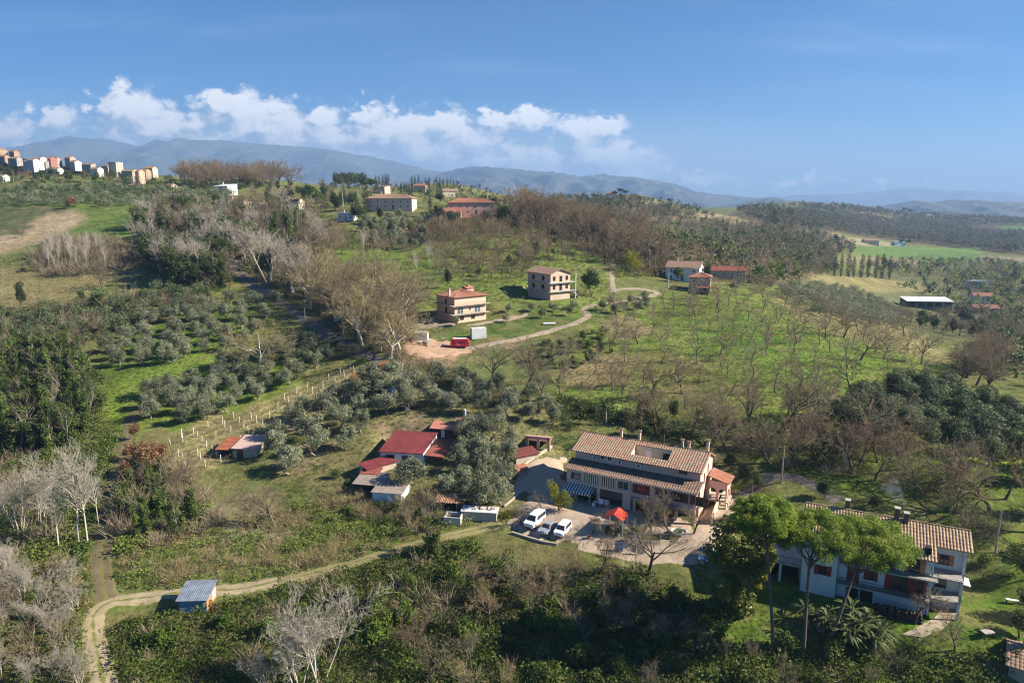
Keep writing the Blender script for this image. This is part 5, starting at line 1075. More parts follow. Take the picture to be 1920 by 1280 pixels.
def make_kinds():
    for s in range(6):                                    # silvery olives: several fluffy tufts on a short forked trunk
        r = np.random.RandomState(100 + s); tr, _ = bare(s, 3.0, trunk=.38, rad=.075, maxl=1, kids=(5,), ang=(42,), wob=.2, ratio=(1.3,))
        bl = crown_blobs(r, 20, 1.75, 2.75, 1.15, .78, 1.05) + [(r.normal() * .7, r.normal() * .7, 3.7 + .5 * r.rand(), .55, .55, .7) for _ in range(4)]
        v, f = leaves(r, bl, 3400, .30, out=.45, asp=.36, depth=.5, up=.25); reg('olive_tree', {'trunk': (*tr, B_GREY), 'crown': (v, f, L_OLIVE)})
        if s < 4:
            r = np.random.RandomState(700 + s); bl = crown_blobs(r, 22, 1.9, 2.75, 1.25, .85, 1.05); v, f = leaves(r, bl, 3200, .32, out=.5, asp=.42, depth=.4, up=.2); reg('dense_olive_tree', {'trunk': (*tr, B_GREY), 'crown': (v, f, L_OLIVD)})
    for s in range(2):                                    # golden bare tree
        lo, hi = bare(260 + s, 11, trunk=.30, rad=.030, maxl=4, kids=(9, 6, 6, 4), ang=(48, 42, 42, 40), up=.07, wob=.12, ratio=(.9, .55, .5, .5), rmin=.020)
        reg('golden_bare_tree', {'trunk': (*lo, B_PALE), 'branches': (*hi, B_TWIGY)})
    for s in range(4):                                    # wide dark evergreens
        r = np.random.RandomState(200 + s); tr, _ = bare(40 + s, 8, trunk=.5, rad=.03, maxl=1, kids=(6,), ang=(45,))
        bl = crown_blobs(r, 26, 2.5, 5.6, 3.0, 1.15); v, f = leaves(r, bl, 2600, .46, out=.55, asp=.6, up=.1); reg('evergreen_tree', {'trunk': (*tr, B_BARK), 'crown': (v, f, L_DARK)})
    for s in range(4):                                    # bare trees choked with ivy
        r = np.random.RandomState(300 + s); lo, hi = bare(60 + s, 11, trunk=.6, rad=.018, maxl=3, kids=(6, 4, 4), ang=(32, 38, 40), ratio=(.40, .5, .5), up=.1)
        bl = []
        for k in range(3):
            x, y = r.normal(size=2) * .9
            for i in range(11): bl.append((x + r.normal() * .4, y + r.normal() * .4, .6 + i * (.68 + .25 * r.rand()), .95 - .04 * i, .95 - .04 * i, .9))
        v, f = leaves(r, bl, 3000, .42, out=.5, asp=.7); reg('ivy_covered_tree', {'trunk': (*lo, B_GREY), 'branches': (*hi, B_TWIGG), 'ivy': (v, f, L_IVY)})
    for s in range(5):                                    # big leafless broadleaf
        lo, hi = bare(80 + s, 12, trunk=.34, rad=.032, maxl=4, kids=(7, 6, 6, 4), ang=(52, 44, 42, 40), up=.05, wob=.16, ratio=(.85, .55, .5, .5), rmin=.021)
        reg('bare_tree', {'trunk': (*lo, B_BARK), 'branches': (*hi, B_TWIG)}); 
    for s in range(3):
        lo, hi = bare(180 + s, 11, trunk=.34, rad=.026, maxl=4, kids=(8, 6, 6, 4), ang=(40, 42, 42, 40), up=.09, wob=.12, ratio=(.85, .5, .5, .5), rmin=.020)
        reg('brown_bare_tree', {'trunk': (*lo, B_BARK), 'branches': (*hi, B_TWIGR)})
    for s in range(4):                                    # thin orchard trees
        lo, hi = bare(120 + s, 7.5, trunk=.45, rad=.019, maxl=3, kids=(8, 6, 4), ang=(50, 42, 42), up=.06, ratio=(.72, .5, .5), rmin=.016)
        reg('orchard_tree', {'trunk': (*lo, B_BARK), 'branches': (*hi, B_TWIGG)})
    for s in range(4):                                    # tall pale poplars
        lo, hi = bare(140 + s, 15, trunk=.75, rad=.0095, maxl=3, kids=(24, 6, 6), ang=(34, 36, 40), up=.14, wob=.07, ratio=(.30, .42, .5), rmin=.010)
        reg('pale_bare_tree', {'trunk': (*lo, B_PALE), 'branches': (*hi, B_TWIGP)})
    for s in range(4):                                    # thickets of thin stems
        lo, hi = bare(160 + s, 3.6, trunk=.5, rad=.010, maxl=3, kids=(4, 4, 4), ang=(30, 36, 40), up=.07, ratio=(.7, .55, .5), rmin=.010, stems=7)
        reg('bare_shrub', {'stems': (*lo, B_GREY), 'twigs': (*hi, B_TWIGY if s % 2 else B_TWIG)})
    for s in range(3):                                    # pale trees forking from the ground
        lo, hi = bare(240 + s, 9, trunk=.55, rad=.010, maxl=4, kids=(6, 5, 5, 4), ang=(30, 38, 40, 40), up=.09, wob=.10, ratio=(.6, .55, .5, .5), rmin=.010, stems=4)
        reg('pale_forked_tree', {'trunk': (*lo, B_PALE), 'branches': (*hi, B_TWIGP)})
    for s in range(4):                                    # leafy shrubs
        r = np.random.RandomState(400 + s); bl = crown_blobs(r, 12, 1.1, 1.1, .7, .6); v, f = leaves(r, bl, 750, .26, out=.5, asp=.6)
        lo, _ = bare(190 + s, 1.4, trunk=.6, rad=.03, maxl=1, kids=(4,), stems=3); reg('shrub', {'stems': (*lo, B_BARK), 'foliage': (v, f, L_SHRUB)})
    for s in range(3):                                    # oaks that keep their withered leaves
        r = np.random.RandomState(420 + s); lo, hi = bare(200 + s, 6, trunk=.35, rad=.025, maxl=2, kids=(7, 5), ang=(48, 42))
        bl = crown_blobs(r, 16, 1.7, 3.5, 1.8, .7); v, f = leaves(r, bl, 1000, .36, out=.35, asp=.6); reg('withered_oak', {'trunk': (*lo, B_BARK), 'branches': (*hi, B_TWIG), 'foliage': (v, f, L_RUST)})
    for s in range(3):
        r = np.random.RandomState(440 + s); bl = [(r.normal() * .15, r.normal() * .15, .8 + i * .95, *(1.0 * math.sin(math.pi * min(max((i + 1.6) / 13.6, .05), .97)) ** .7 + .12,) * 2, .9) for i in range(12)]
        v, f = leaves(r, bl, 1300, .34, out=.6, asp=.5, up=.4); reg('cypress_tree', {'trunk': (*tubes_np([(0, 0, -.4, 0, 0, 3, .2, .15)], 6), B_BARK), 'crown': (v, f, L_CYP)})
    for s in range(3):                                    # dark layered conifers
        r = np.random.RandomState(460 + s); bl = []
        for i in range(9):
            z = 2 + i * 1.15; rr = 3.0 * (1 - i / 9.5) + .3
            for j in range(5): a = r.rand() * 6.28; bl.append((math.cos(a) * rr * .55, math.sin(a) * rr * .55, z, rr * .5, rr * .5, .55))
        v, f = leaves(r, bl, 2200, .45, out=.5, asp=.4); reg('conifer', {'trunk': (*tubes_np([(0, 0, -.4, 0, 0, 11, .25, .05)], 6), B_BARK), 'crown': (v, f, L_PINE2)})
    for s in range(2):                                    # round headed pines seen far away
        r = np.random.RandomState(480 + s); lo, _ = bare(210 + s, 9, trunk=.8, rad=.03, maxl=1, kids=(7,), ang=(48,), ratio=(.5,))
        bl = crown_blobs(r, 22, 3.4, 9.6, 1.7, 1.2, .8); v, f = leaves(r, bl, 2400, .5, out=.55, asp=.5, up=.3); reg('pine_tree', {'trunk': (*lo, B_PINE), 'crown': (v, f, L_PINE2)})
    r = np.random.RandomState(500)                        # fan palm and palm clumps
    for s in range(3):
        S = [(0, 0, -.3, .1, 0, 5.2, .26, .2)] if s == 0 else [(0, 0, -.3, 0, 0, .8, .2, .15)]; P4 = []
        tops = [(.1, 0, 5.3)] if s == 0 else [(r.normal() * .7, r.normal() * .7, 1.0 + r.rand()) for _ in range(7)]
        VV = []; 
        for tx, ty, tz in tops:
            if s: S.append((tx * .5, ty * .5, -.2, tx, ty, tz, .12, .1))
            for i in range(70 if s == 0 else 34):
                a = r.rand() * 6.28; e = r.uniform(-1.2 if s == 0 else -.6, 1.3); ln = (1.5 if s == 0 else 1.15) * (.8 + .4 * r.rand()); d = np.array([math.cos(a) * math.cos(e), math.sin(a) * math.cos(e), math.sin(e)])
                sd_ = np.array([-math.sin(a), math.cos(a), 0]); w = .24 if s == 0 else .07; p = np.array([tx, ty, tz]); m_ = p + d * ln * .6; e_ = p + d * ln + np.array([0, 0, -.28 * ln])
                VV += [p, m_ - sd_ * w, e_, m_ + sd_ * w]
        VV = np.array(VV); reg('palm_tree' if s == 0 else 'palm_shrub', {'trunk' if s == 0 else 'stems': (*tubes_np(S, 7), B_GREY), 'fronds': (VV, np.arange(len(VV)).reshape(-1, 4), L_PALM)})
make_kinds()
RNG = random.Random(11)
COUNT = {}
def plant(kind, x, y, h, label, cat=None, group=None, z=None, variant=None, rz=None, wide=1.0):
    vs = KIND[kind]; parts, h0 = vs[RNG.randrange(len(vs)) if variant is None else variant % len(vs)]; s = h / h0
    o = empty(kind, (x, y, (hz(x, y) if z is None else z) - .05), RNG.random() * 6.28 if rz is None else rz, label, cat or kind.replace('_', ' '), group)
    o.scale = (s * wide, s * wide, s)
    for n, me_ in parts: link(n, me_, o)
    COUNT[kind] = COUNT.get(kind, 0) + 1; return o
def px_height(p, top):                                    # metres from ground point p up to photo row top
    lo, hi = .3, 45
    for _ in range(30):
        m = (lo + hi) / 2
        if project(p[0], p[1], p[2] + m)[1] > top: lo = m
        else: hi = m
    return lo
def at(kind, px, py, top, label, **k):
    p = P(px, py); return plant(kind, p.x, p.y, px_height(p, top), label, **k)
def scatter(poly, gap, n=4000, seed=0, free=True):
    """points on the terrain inside a photo polygon, at least gap metres apart"""
    r = np.random.RandomState(seed + 77); a = np.array(poly, float); x0, y0 = a.min(0); x1, y1 = a.max(0)
    px = x0 + (x1 - x0) * r.rand(n); py = y0 + (y1 - y0) * r.rand(n); m = inside(poly, px, py); g = ground(px[m], py[m]); cell = {}; out = []
    if free and len(g):
        av = np.array(AVOID); ok_ = np.ones(len(g), bool)
        for k in range(0, len(g), 2000): ok_[k:k + 2000] = ((g[k:k + 2000, None, 0] - av[None, :, 0]) ** 2 + (g[k:k + 2000, None, 1] - av[None, :, 1]) ** 2 > av[None, :, 2] ** 2).all(1)
        g = g[ok_]
    for p in g:
        i, j = int(p[0] // gap), int(p[1] // gap); ok = True
        for di in (-1, 0, 1):
            for dj in (-1, 0, 1):
                for q in cell.get((i + di, j + dj), ()):
                    if (q[0] - p[0]) ** 2 + (q[1] - p[1]) ** 2 < gap * gap: ok = False
        if ok: cell.setdefault((i, j), []).append(p); out.append(p)
    return out
def grove(kinds, poly, gap, h, label, group, seed=0, n=4000, cap=999, wide=1.0):
    """individual trees; kinds: [(kind, share)]; the outermost ones get a label of their own"""
    pts_ = scatter(poly, gap, n, seed)[:cap]; per = {}
    for p in pts_:
        t = RNG.random() * sum(w for _, w in kinds)
        for kd, w in kinds:
            t -= w
            if t <= 0: break
        per.setdefault(kd, []).append(p)
    for kd, ps in per.items():
        nm = kd.replace('_', ' '); pr = [project(*p) for p in ps]; lab = {}
        if len(ps) > 2:
            for fn, w in ((min, 'leftmost'), (max, 'rightmost')): lab.setdefault(fn(range(len(ps)), key=lambda i: pr[i][0]), w + ' ' + nm + ' ' + label)
            for fn, w in ((max, 'nearest'), (min, 'farthest')): lab.setdefault(fn(range(len(ps)), key=lambda i: pr[i][1]), w + ' ' + nm + ' ' + label)
        k = h[kd] if isinstance(h, dict) else h
        for i, p in enumerate(ps):
            gl = 'one more ' + nm + ' ' + label if len(ps) > 5 else ({0: 'first', 1: 'second', 2: 'third', 3: 'fourth', 4: 'fifth'}[sorted(range(len(ps)), key=lambda q: pr[q][0]).index(i)] + ' from the left ' + nm + ' ' + label)
            plant(kd, p[0], p[1], RNG.uniform(*k), lab.get(i, gl), group=nm + ' group ' + label if len(ps) > 5 else None, wide=wide * RNG.uniform(.82, 1.22))
    return pts_
# ---- stuff: growth nobody could count, one mesh per patch
def tuft_leafy(seed, n=90, size=.22, flat=.7):
    r = np.random.RandomState(seed); return leaves(r, crown_blobs(r, 5, .6, .45, .3, .5, flat), n, size, out=.45, asp=.6)
def tuft_twigs(seed, n=80, ln=1.2):
    r = np.random.RandomState(seed); d = rdir(r, n); d[:, 2] = np.abs(d[:, 2]) + .35; d /= np.linalg.norm(d, axis=1, keepdims=True)
    p = r.normal(size=(n, 3)) * np.array([.35, .35, 0]) + d * (.1 + .7 * r.rand(n, 1)); q = p + d * ln * (.4 + .6 * r.rand(n, 1)) + r.normal(size=(n, 3)) * .15
    t = np.cross(d, rdir(r, n)); t /= np.linalg.norm(t, axis=1, keepdims=True); w = .018
    V = np.stack([p - t * w, p + t * w, q + t * w * .3, q - t * w * .3], 1).reshape(-1, 3); return V, np.arange(4 * n).reshape(-1, 4)
def tuft_grass(seed, n=40, h=.5):
    r = np.random.RandomState(seed); p = np.concatenate([r.normal(size=(n, 2)) * .45, np.zeros((n, 1))], 1); d = np.concatenate([r.normal(size=(n, 2)) * .3, np.ones((n, 1))], 1)
    q = p + d * h * (.5 + r.rand(n, 1)); t = rdir(r, n) * np.array([1, 1, 0]); t /= np.linalg.norm(t, axis=1, keepdims=True) + 1e-6; w = .05
    V = np.stack([p - t * w, p + t * w, q + t * w * .2, q - t * w * .2], 1).reshape(-1, 3); return V, np.arange(4 * n).reshape(-1, 4)
def far_tree(seed, n=70, bareish=False, tall=1.0):
    r = np.random.RandomState(seed)
    if bareish:
        v, f = leaves(r, crown_blobs(r, 7, .24, .56 * tall, .30, .22), n, .075, out=.1, asp=.3, depth=.8); s = tubes_np([(0, 0, -.05, 0, 0, .5, .018, .01)] + [(0, 0, .3, *(rdir(r, 1)[0] * np.array([.22, .22, .1]) + np.array([0, 0, .7])), .01, .004) for _ in range(5)], 3); return cat_arrays([(v, f), s])
    return leaves(r, crown_blobs(r, 8, .26, .5 * tall, .28, .2), n, .13, out=.55, asp=.7)
def mass(name, label, protos, pts_, size, material, cat=None, seed=0, flat=None, kind='stuff'):
    """many copies of a few small shapes baked into one object"""
    r = np.random.RandomState(seed); Vs = []; Fs = []; b = 0
    if len(pts_) == 0: return
    pts_ = np.asarray(pts_); pick = r.randint(len(protos), size=len(pts_))
    for k, (v, f) in enumerate(protos):
        P_ = pts_[pick == k]; n = len(P_)
        if not n: continue
        a = r.rand(n) * 6.2832; s = size[0] + (size[1] - size[0]) * r.rand(n); ca_, sa = np.cos(a) * s, np.sin(a) * s; hh = s * (.8 + .4 * r.rand(n))
        X = v[None, :, 0] * ca_[:, None] - v[None, :, 1] * sa[:, None] + P_[:, None, 0]; Y = v[None, :, 0] * sa[:, None] + v[None, :, 1] * ca_[:, None] + P_[:, None, 1]; Z = v[None, :, 2] * hh[:, None] + P_[:, None, 2]
        Vs.append(np.stack([X, Y, Z], -1).reshape(-1, 3)); Fs.append((f[None] + (np.arange(n) * len(v))[:, None, None]).reshape(-1, f.shape[1]) + b); b += n * len(v)
    o = link(name, mesh_np(name, np.concatenate(Vs), np.concatenate(Fs), material)); return tag(o, label, cat, kind=kind)
# ------------------------------------------------------------------ trees that stand out
def stone_pine(px, py, crown_px, crown_py, rad, label, seed):
    """umbrella pine: bare trunk, limbs fanning up into a flat cushion of needle tufts"""
    b = P(px, py); r = np.random.RandomState(seed)
    # crown centre at the trunk's own distance
    h = px_height(b, crown_py); dx = (crown_px - project(b.x, b.y, b.z + h)[0]) * (b.y * cp - (b.z + h - CAMZ) * sp) / FPX
    o = empty('umbrella_pine', b, 0, label, 'pine tree', 'umbrella pines in front of the white house'); top = np.array([dx, 0, h]); S = []; q = np.array([0, 0, -.6])
    fork = np.array([dx * .75, 0, h - rad * .62])
    n = 7
    for i in range(n):
        t = (i + 1) / n; q2 = fork * t + np.array([math.sin(t * 3 + seed) * .12, 0, 0]); S.append((*q, *q2, .26 - .11 * i / n, .26 - .11 * (i + 1) / n)); q = q2
    for i in range(13):
        a = i * 2.4 + r.rand(); rr = rad * (.35 + .55 * r.rand()); e = top + np.array([math.cos(a) * rr, math.sin(a) * rr, -.15 * rad + .1 * r.rand()]); s0 = fork * (.86 + .14 * r.rand()); m_ = s0 * .45 + e * .55 + np.array([0, 0, -.35])
        S += [(*s0, *m_, .10, .06), (*m_, *e, .06, .02)]
    v, f = tubes_np(S, 8); link('trunk', mesh_np('trunk', v, f, B_PINE, smooth=True), o)
    bl = []
    for i in range(150):
        a = r.rand() * 6.28; k = r.rand() ** .5; x, y = math.cos(a) * k * rad, math.sin(a) * k * rad
        z = rad * (.66 * math.sqrt(max(0, 1 - k * k)) * (.55 + .45 * r.rand()) if r.rand() < .78 else -.22 * (1 - k * k)) - rad * .12; s = rad * .165 * (.75 + .5 * r.rand()); bl.append((dx + x, y, h + z, s, s, s * .8))
    v, f = leaves(r, bl, 46000, .27, out=.4, asp=.3, depth=.5, up=.6); link('crown', mesh_np('crown', v, f, L_PINE), o)
stone_pine(1449, 1222, 1430, 966, 4.1, 'leftmost umbrella pine, with straight trunk, in front of the white house', 1)
stone_pine(1505, 1224, 1524, 1000, 5.1, 'middle umbrella pine, largest crown, in front of the white house', 2)
stone_pine(1553, 1216, 1627, 1014, 5.4, 'rightmost umbrella pine, leaning right over the white house', 3)
def broad_tree(px, py, clumps, label, seed, mats_):
    """big dense evergreen: clumps given as photo x, y, radius in pixels at the trunk's distance"""
    b = P(px, py); r = np.random.RandomState(seed); o = empty('evergreen_tree', b, 0, label, 'tree'); dep = b.y * cp - (b.z + 5 - CAMZ) * sp; k = dep / FPX
    v, f = tubes_np([(0, 0, -.5, .1, 0, 4, .35, .25), (.1, 0, 4, 0, .2, 8, .25, .12), (0, 0, 3, 1.2, .3, 6, .15, .08), (0, 0, 3, -1.2, -.3, 5.5, .15, .08)], 8); link('trunk', mesh_np('trunk', v, f, B_BARK), o)
    for nm, cl, m_, n in (('crown', clumps, mats_[0], 12500), ('sun_tinted_foliage', [(1418, 985, 18), (1430, 1008, 22), (1434, 1040, 22), (1426, 1068, 18), (1416, 1092, 14), (1400, 975, 14)] if seed == 7 else [], mats_[1], 8000)):  # second clump set: yellower leaves put sunlight into the right flank's colour
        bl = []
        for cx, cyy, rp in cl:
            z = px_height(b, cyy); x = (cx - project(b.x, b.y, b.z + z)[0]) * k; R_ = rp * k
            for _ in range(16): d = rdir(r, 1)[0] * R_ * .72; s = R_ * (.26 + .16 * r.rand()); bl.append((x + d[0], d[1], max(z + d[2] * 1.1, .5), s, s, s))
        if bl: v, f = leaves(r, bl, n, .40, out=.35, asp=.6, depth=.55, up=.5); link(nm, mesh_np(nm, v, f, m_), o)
broad_tree(1386, 1142, [(1382, 1000, 44), (1350, 1030, 32), (1410, 1040, 40), (1392, 1070, 38), (1360, 1100, 34), (1345, 1135, 26), (1385, 1120, 32), (1400, 1150, 20)], 'big glossy dark evergreen tree left of the umbrella pines, with flank coloured as sunlit', 7, (L_MAG, L_YEL))
broad_tree(1404, 990, [(1375, 985, 26), (1400, 955, 20), (1430, 985, 28)], 'dense green tree top behind the glossy evergreen and the left pine', 8, (L_DARK, L_DARK))
def mound(kind, px, py, top, label, material, blobs_px, n=1600, size=.26, cat='shrub'):
    b = P(px, py); r = np.random.RandomState(int(px + py)); o = empty(kind, b, 0, label, cat); k = (b.y * cp - (b.z - CAMZ) * sp) / FPX; bl = []
    for cx, cyy, rp in blobs_px:
        z = px_height(b, cyy); x = (cx - project(b.x, b.y, b.z + z)[0]) * k
        for _ in range(7): d = rdir(r, 1)[0] * rp * k * .6; s = rp * k * (.4 + .2 * r.rand()); bl.append((x + d[0], d[1], max(z + d[2], .25), s, s, s))
    v, f = leaves(r, bl, n, size, out=.45, asp=.55); link('foliage', mesh_np('foliage', v, f, material), o)
    link('stems', mesh_np('stems', *tubes_np([(0, 0, -.3, x * .6, y * .6, z * .7, .05, .02) for x, y, z, _, _, _ in bl[::4]], 4), B_BARK), o)
mound('citrus_bush', 1049, 958, 915, 'tall bright yellow-green bushes in the middle of the gravel courtyard', L_YEL, [(1038, 912, 15), (1048, 926, 16), (1060, 938, 15), (1046, 942, 12), (1036, 926, 11)], 2600, .24)
mound('citrus_bush', 1374, 925, 900, 'round yellow-green bush below the farmhouse porch', L_YEL, [(1374, 912, 17), (1362, 918, 10)], 1100)
mound('bamboo_clump', 1185, 512, 470, 'bright yellow bamboo-like clump at the lane on the ridge', L_YEL, [(1180, 480, 17), (1192, 490, 16), (1172, 495, 12), (1188, 502, 14)], 1500, .6)
mound('shrub', 1065, 805, 780, 'dark green rounded shrub behind the farmhouse left chimney', L_SHRUB, [(1065, 790, 16), (1072, 798, 10)], 900)
mound('shrub', 1160, 1000, 985, 'leafy hedge clump beside the red canopy', L_SHRUB, [(1140, 1000, 12), (1165, 998, 12), (1190, 990, 10)], 1400)
mound('shrub', 888, 970, 960, 'bright leafy shrub beside the white van', L_YEL, [(945, 972, 9), (948, 982, 8)], 600)
mound('osier_shrub', 671, 712, 695, 'bright orange leafless osier shrub at the vineyard corner', L_ORANGE, [(662, 706, 8), (672, 702, 8), (680, 708, 7)], 1100, .22)
mound('osier_shrub', 722, 686, 672, 'second orange leafless osier shrub beside the roadside pole', L_ORANGE, [(716, 684, 6), (726, 680, 7), (734, 684, 6)], 900, .22)
mound('silver_shrub', 672, 768, 756, 'pale silvery artichoke-like plants among the olives', L_GREY, [(664, 766, 8), (676, 762, 8), (684, 758, 6)], 700, .3)
at('palm_tree', 1136, 795, 745, 'shaggy palm tree on the slope behind the farmhouse roof', variant=0)
at('palm_tree', 1245, 830, 800, 'low palm with green fronds behind the farmhouse ridge', variant=0)
at('palm_shrub', 1535, 1180, 1135, 'spiky palm clump right of the middle pine trunk', variant=0, wide=1.3)
at('palm_shrub', 1605, 1190, 1132, 'large spiky palm clump right of the leaning pine trunk', variant=1, wide=1.5)
at('palm_shrub', 1640, 1200, 1150, 'dark palm clump below the woodpile', variant=1, wide=1.4)
for px, py, top, lab in ((985, 735, 615, 'big dark bare walnut-like tree beside the drive below the red van'), (925, 725, 635, 'bare dark tree left of the big drive tree'), (1022, 750, 670, 'smaller bare tree right of the big drive tree'), (1236, 795, 712, 'bare tree with dark limbs on the slope behind the farmhouse'),
                         (1335, 833, 735, 'wide bare tree with reddish twigs behind the farmhouse roof'), (1440, 868, 765, 'bare tree standing right of the wide one behind the farmhouse'), (1560, 870, 790, 'spreading bare tree at the garden edge behind the white house'), (1600, 885, 790, 'bare tree left of the utility pole behind the white house'),
                         (1215, 1075, 955, 'slim bare tree in front of the farmhouse pillars'), (1300, 1000, 935, 'bare fig-like tree by the farmhouse corner'), (1205, 1003, 918, 'yellowish bare tree between the red canopy and the pillars'), (1255, 1006, 930, 'bare tree left of the oval white planter'), (193, 545, 484, 'single bare tree in the dry left field'), (44, 448, 424, 'small bare tree on the ploughed field'), (1110, 1000, 955, 'low bare bush-like tree left of the red canopy'), (1160, 985, 962, 'small bare tree behind the red canopy'), (1015, 955, 920, 'pruned mulberry tree with knobby arms in the courtyard'), (978, 985, 935, 'low pruned tree with horizontal arms by the vans'),
                         (1830, 722, 645, 'large brown bare tree at the right end of the meadow'), (1695, 630, 575, 'dark bare tree on the crest below the white barn'), (1790, 690, 640, 'leaning small bare tree on the dry bank right of the meadow'), (1715, 1170, 1085, 'twiggy bare tree in front of the white house loggia'), (517, 990, 895, 'bare tree alone on the dry slope below the barn'), (1155, 590, 540, 'pale bare sapling beside the lane on the ridge')):
    at('bare_tree', px, py, top, lab, cat='tree')
at('golden_bare_tree', 490, 692, 596, 'large golden-twigged bare tree beside the green glade', cat='tree', variant=0, wide=1.25); avoid(488, 690, 6)
for px_, py_, tp_, lb_ in ((1398, 906, 868, 'dark rounded evergreen behind the porch of the farmhouse'), (1420, 918, 890, 'low dark evergreen beside the drive right of the farmhouse'), (1370, 880, 848, 'dark evergreen shrub touching the porch roof'), (1640, 955, 925, 'dark evergreen right of the white house chimneys'), (1085, 770, 752, 'dark bush at the meadow foot above the farmhouse'), (1110, 782, 758, 'second dark bush at the meadow foot above the farmhouse'), (1180, 815, 785, 'dark evergreen just behind the farmhouse ridge'), (1205, 822, 790, 'second dark evergreen just behind the farmhouse ridge')): at('evergreen_tree', px_, py_, tp_, lb_, cat='tree', wide=1.3)
at('evergreen_tree', 1262, 795, 735, 'ivy-clad dark trunk leaning right behind the farmhouse', cat='tree', wide=.5); at('evergreen_tree', 1110, 556, 500, 'round dark evergreen right of the brick house', cat='tree', wide=1.1)
at('evergreen_tree', 1272, 530, 498, 'round dark evergreen in front of the grey-white house', cat='tree'); at('evergreen_tree', 1325, 528, 485, 'dark upright tree right of the grey-white house', cat='tree', wide=.6)
at('evergreen_tree', 840, 540, 500, 'small dark conical tree left of the peach house', cat='tree', wide=.6); at('evergreen_tree', 42, 580, 525, 'lone dark spiky tree in the dry field on the left', cat='tree', wide=.5)
at('evergreen_tree', 1545, 935, 895, 'dense dark tree behind the white house left roof end', cat='tree', wide=1.2); at('withered_oak', 133, 392, 360, 'round reddish bare-looking tree above the ploughed field', cat='tree')
at('pine_tree', 577, 395, 345, 'round dark green pine above the wood left of the villas', cat='pine tree', wide=1.2); at('pine_tree', 695, 372, 333, 'broad pine on the skyline beside the pinkish house', cat='pine tree', wide=1.3)
at('conifer', 668, 408, 358, 'dark conifer left of the wide pink villa', cat='conifer'); at('conifer', 803, 372, 338, 'tall dark conifer by the reddish house', cat='conifer'); at('conifer', 825, 372, 340, 'second dark conifer right of the reddish house', cat='conifer'); at('conifer', 590, 335, 312, 'dark conifer on the skyline by the tan house', cat='conifer'); at('conifer', 545, 330, 310, 'small dark conifer behind the tan skyline house', cat='conifer')
for px, py, top, w, lab in ((808, 405, 365, 1.3, 'single tall cypress right of the wide pink villa'), (753, 370, 341, 1, 'first cypress of the tight row behind the villa'), (758, 370, 340, 1, 'second cypress of the tight row behind the villa'), (763, 370, 340, 1, 'third cypress of the tight row behind the villa'), (768, 370, 342, 1, 'fourth cypress of the tight row behind the villa'), (773, 371, 344, 1, 'fifth cypress of the tight row behind the villa')): at('cypress_tree', px, py, top, lab, cat='cypress tree', wide=w)
for i, (px, py, top, w) in enumerate(((1564, 518, 478, .8), (1576, 518, 477, .8), (1590, 519, 480, 1.5), (1600, 519, 484, 1.1), (1614, 520, 480, 1.2), (1627, 520, 481, 1.1), (1641, 521, 480, 1.1), (1653, 522, 479, 1.1), (1667, 523, 482, 1.2))):
    at('cypress_tree', px, py, top - 5, ('first', 'second', 'third', 'fourth', 'fifth', 'sixth', 'seventh', 'eighth', 'ninth')[i] + ' from the left dark cypress in the valley row', cat='cypress tree', wide=w * 1.15, group='row of dark cypresses in the valley')
sky_c = [(705, 352, 327), (711, 352, 328), (718, 352, 327), (724, 351, 325), (729, 351, 325), (772, 348, 329), (778, 348, 329), (785, 347, 327), (798, 347, 331), (805, 347, 330), (819, 347, 331), (825, 347, 332), (831, 347, 333), (838, 347, 334), (845, 347, 335), (851, 348, 336), (857, 348, 336), (909, 352, 337), (915, 352, 338), (921, 354, 338), (687, 352, 324)]
for i, (px, py, top) in enumerate(sorted(sky_c)):
    at('cypress_tree', px, py + 4, top, 'leftmost small cypress on the distant skyline' if i == 0 else 'rightmost small cypress on the distant skyline' if i == 20 else 'small cypress in the middle of the distant skyline row', cat='cypress tree', group='cypresses on the distant skyline', wide=1.3)
for i, px in enumerate((632, 640, 648, 656, 664, 672, 680)): at('evergreen_tree', px, 352, 321 + i % 3, 'dark trees in the clump on the skyline left of the cypress row' if 0 < i < 6 else ('left' if i == 0 else 'right') + ' end tree of the dark clump left of the skyline cypresses', cat='tree', group='dark clump on the skyline')
for px, py, top, lab in ((1163, 372, 352, 'umbrella pine on top of the middle hill'), (1172, 374, 356, 'second pine beside the one on top of the middle hill'), (1152, 374, 357, 'left pine of the trio on top of the middle hill'), (1695, 404, 388, 'tiny umbrella pine on the far ridge'), (1705, 406, 391, 'second tiny umbrella pine on the far ridge'), (1582, 398, 383, 'dark pine on the far ridge left of the houses'), (1254, 386, 371, 'small dark pine on the slope right of the middle hill'), (1690, 462, 448, 'broad pine beside the pale blue-grey farmhouse'), (1703, 464, 449, 'dark tree right of the pale blue-grey farmhouse')): at('pine_tree', px, py, top, lab, cat='pine tree')
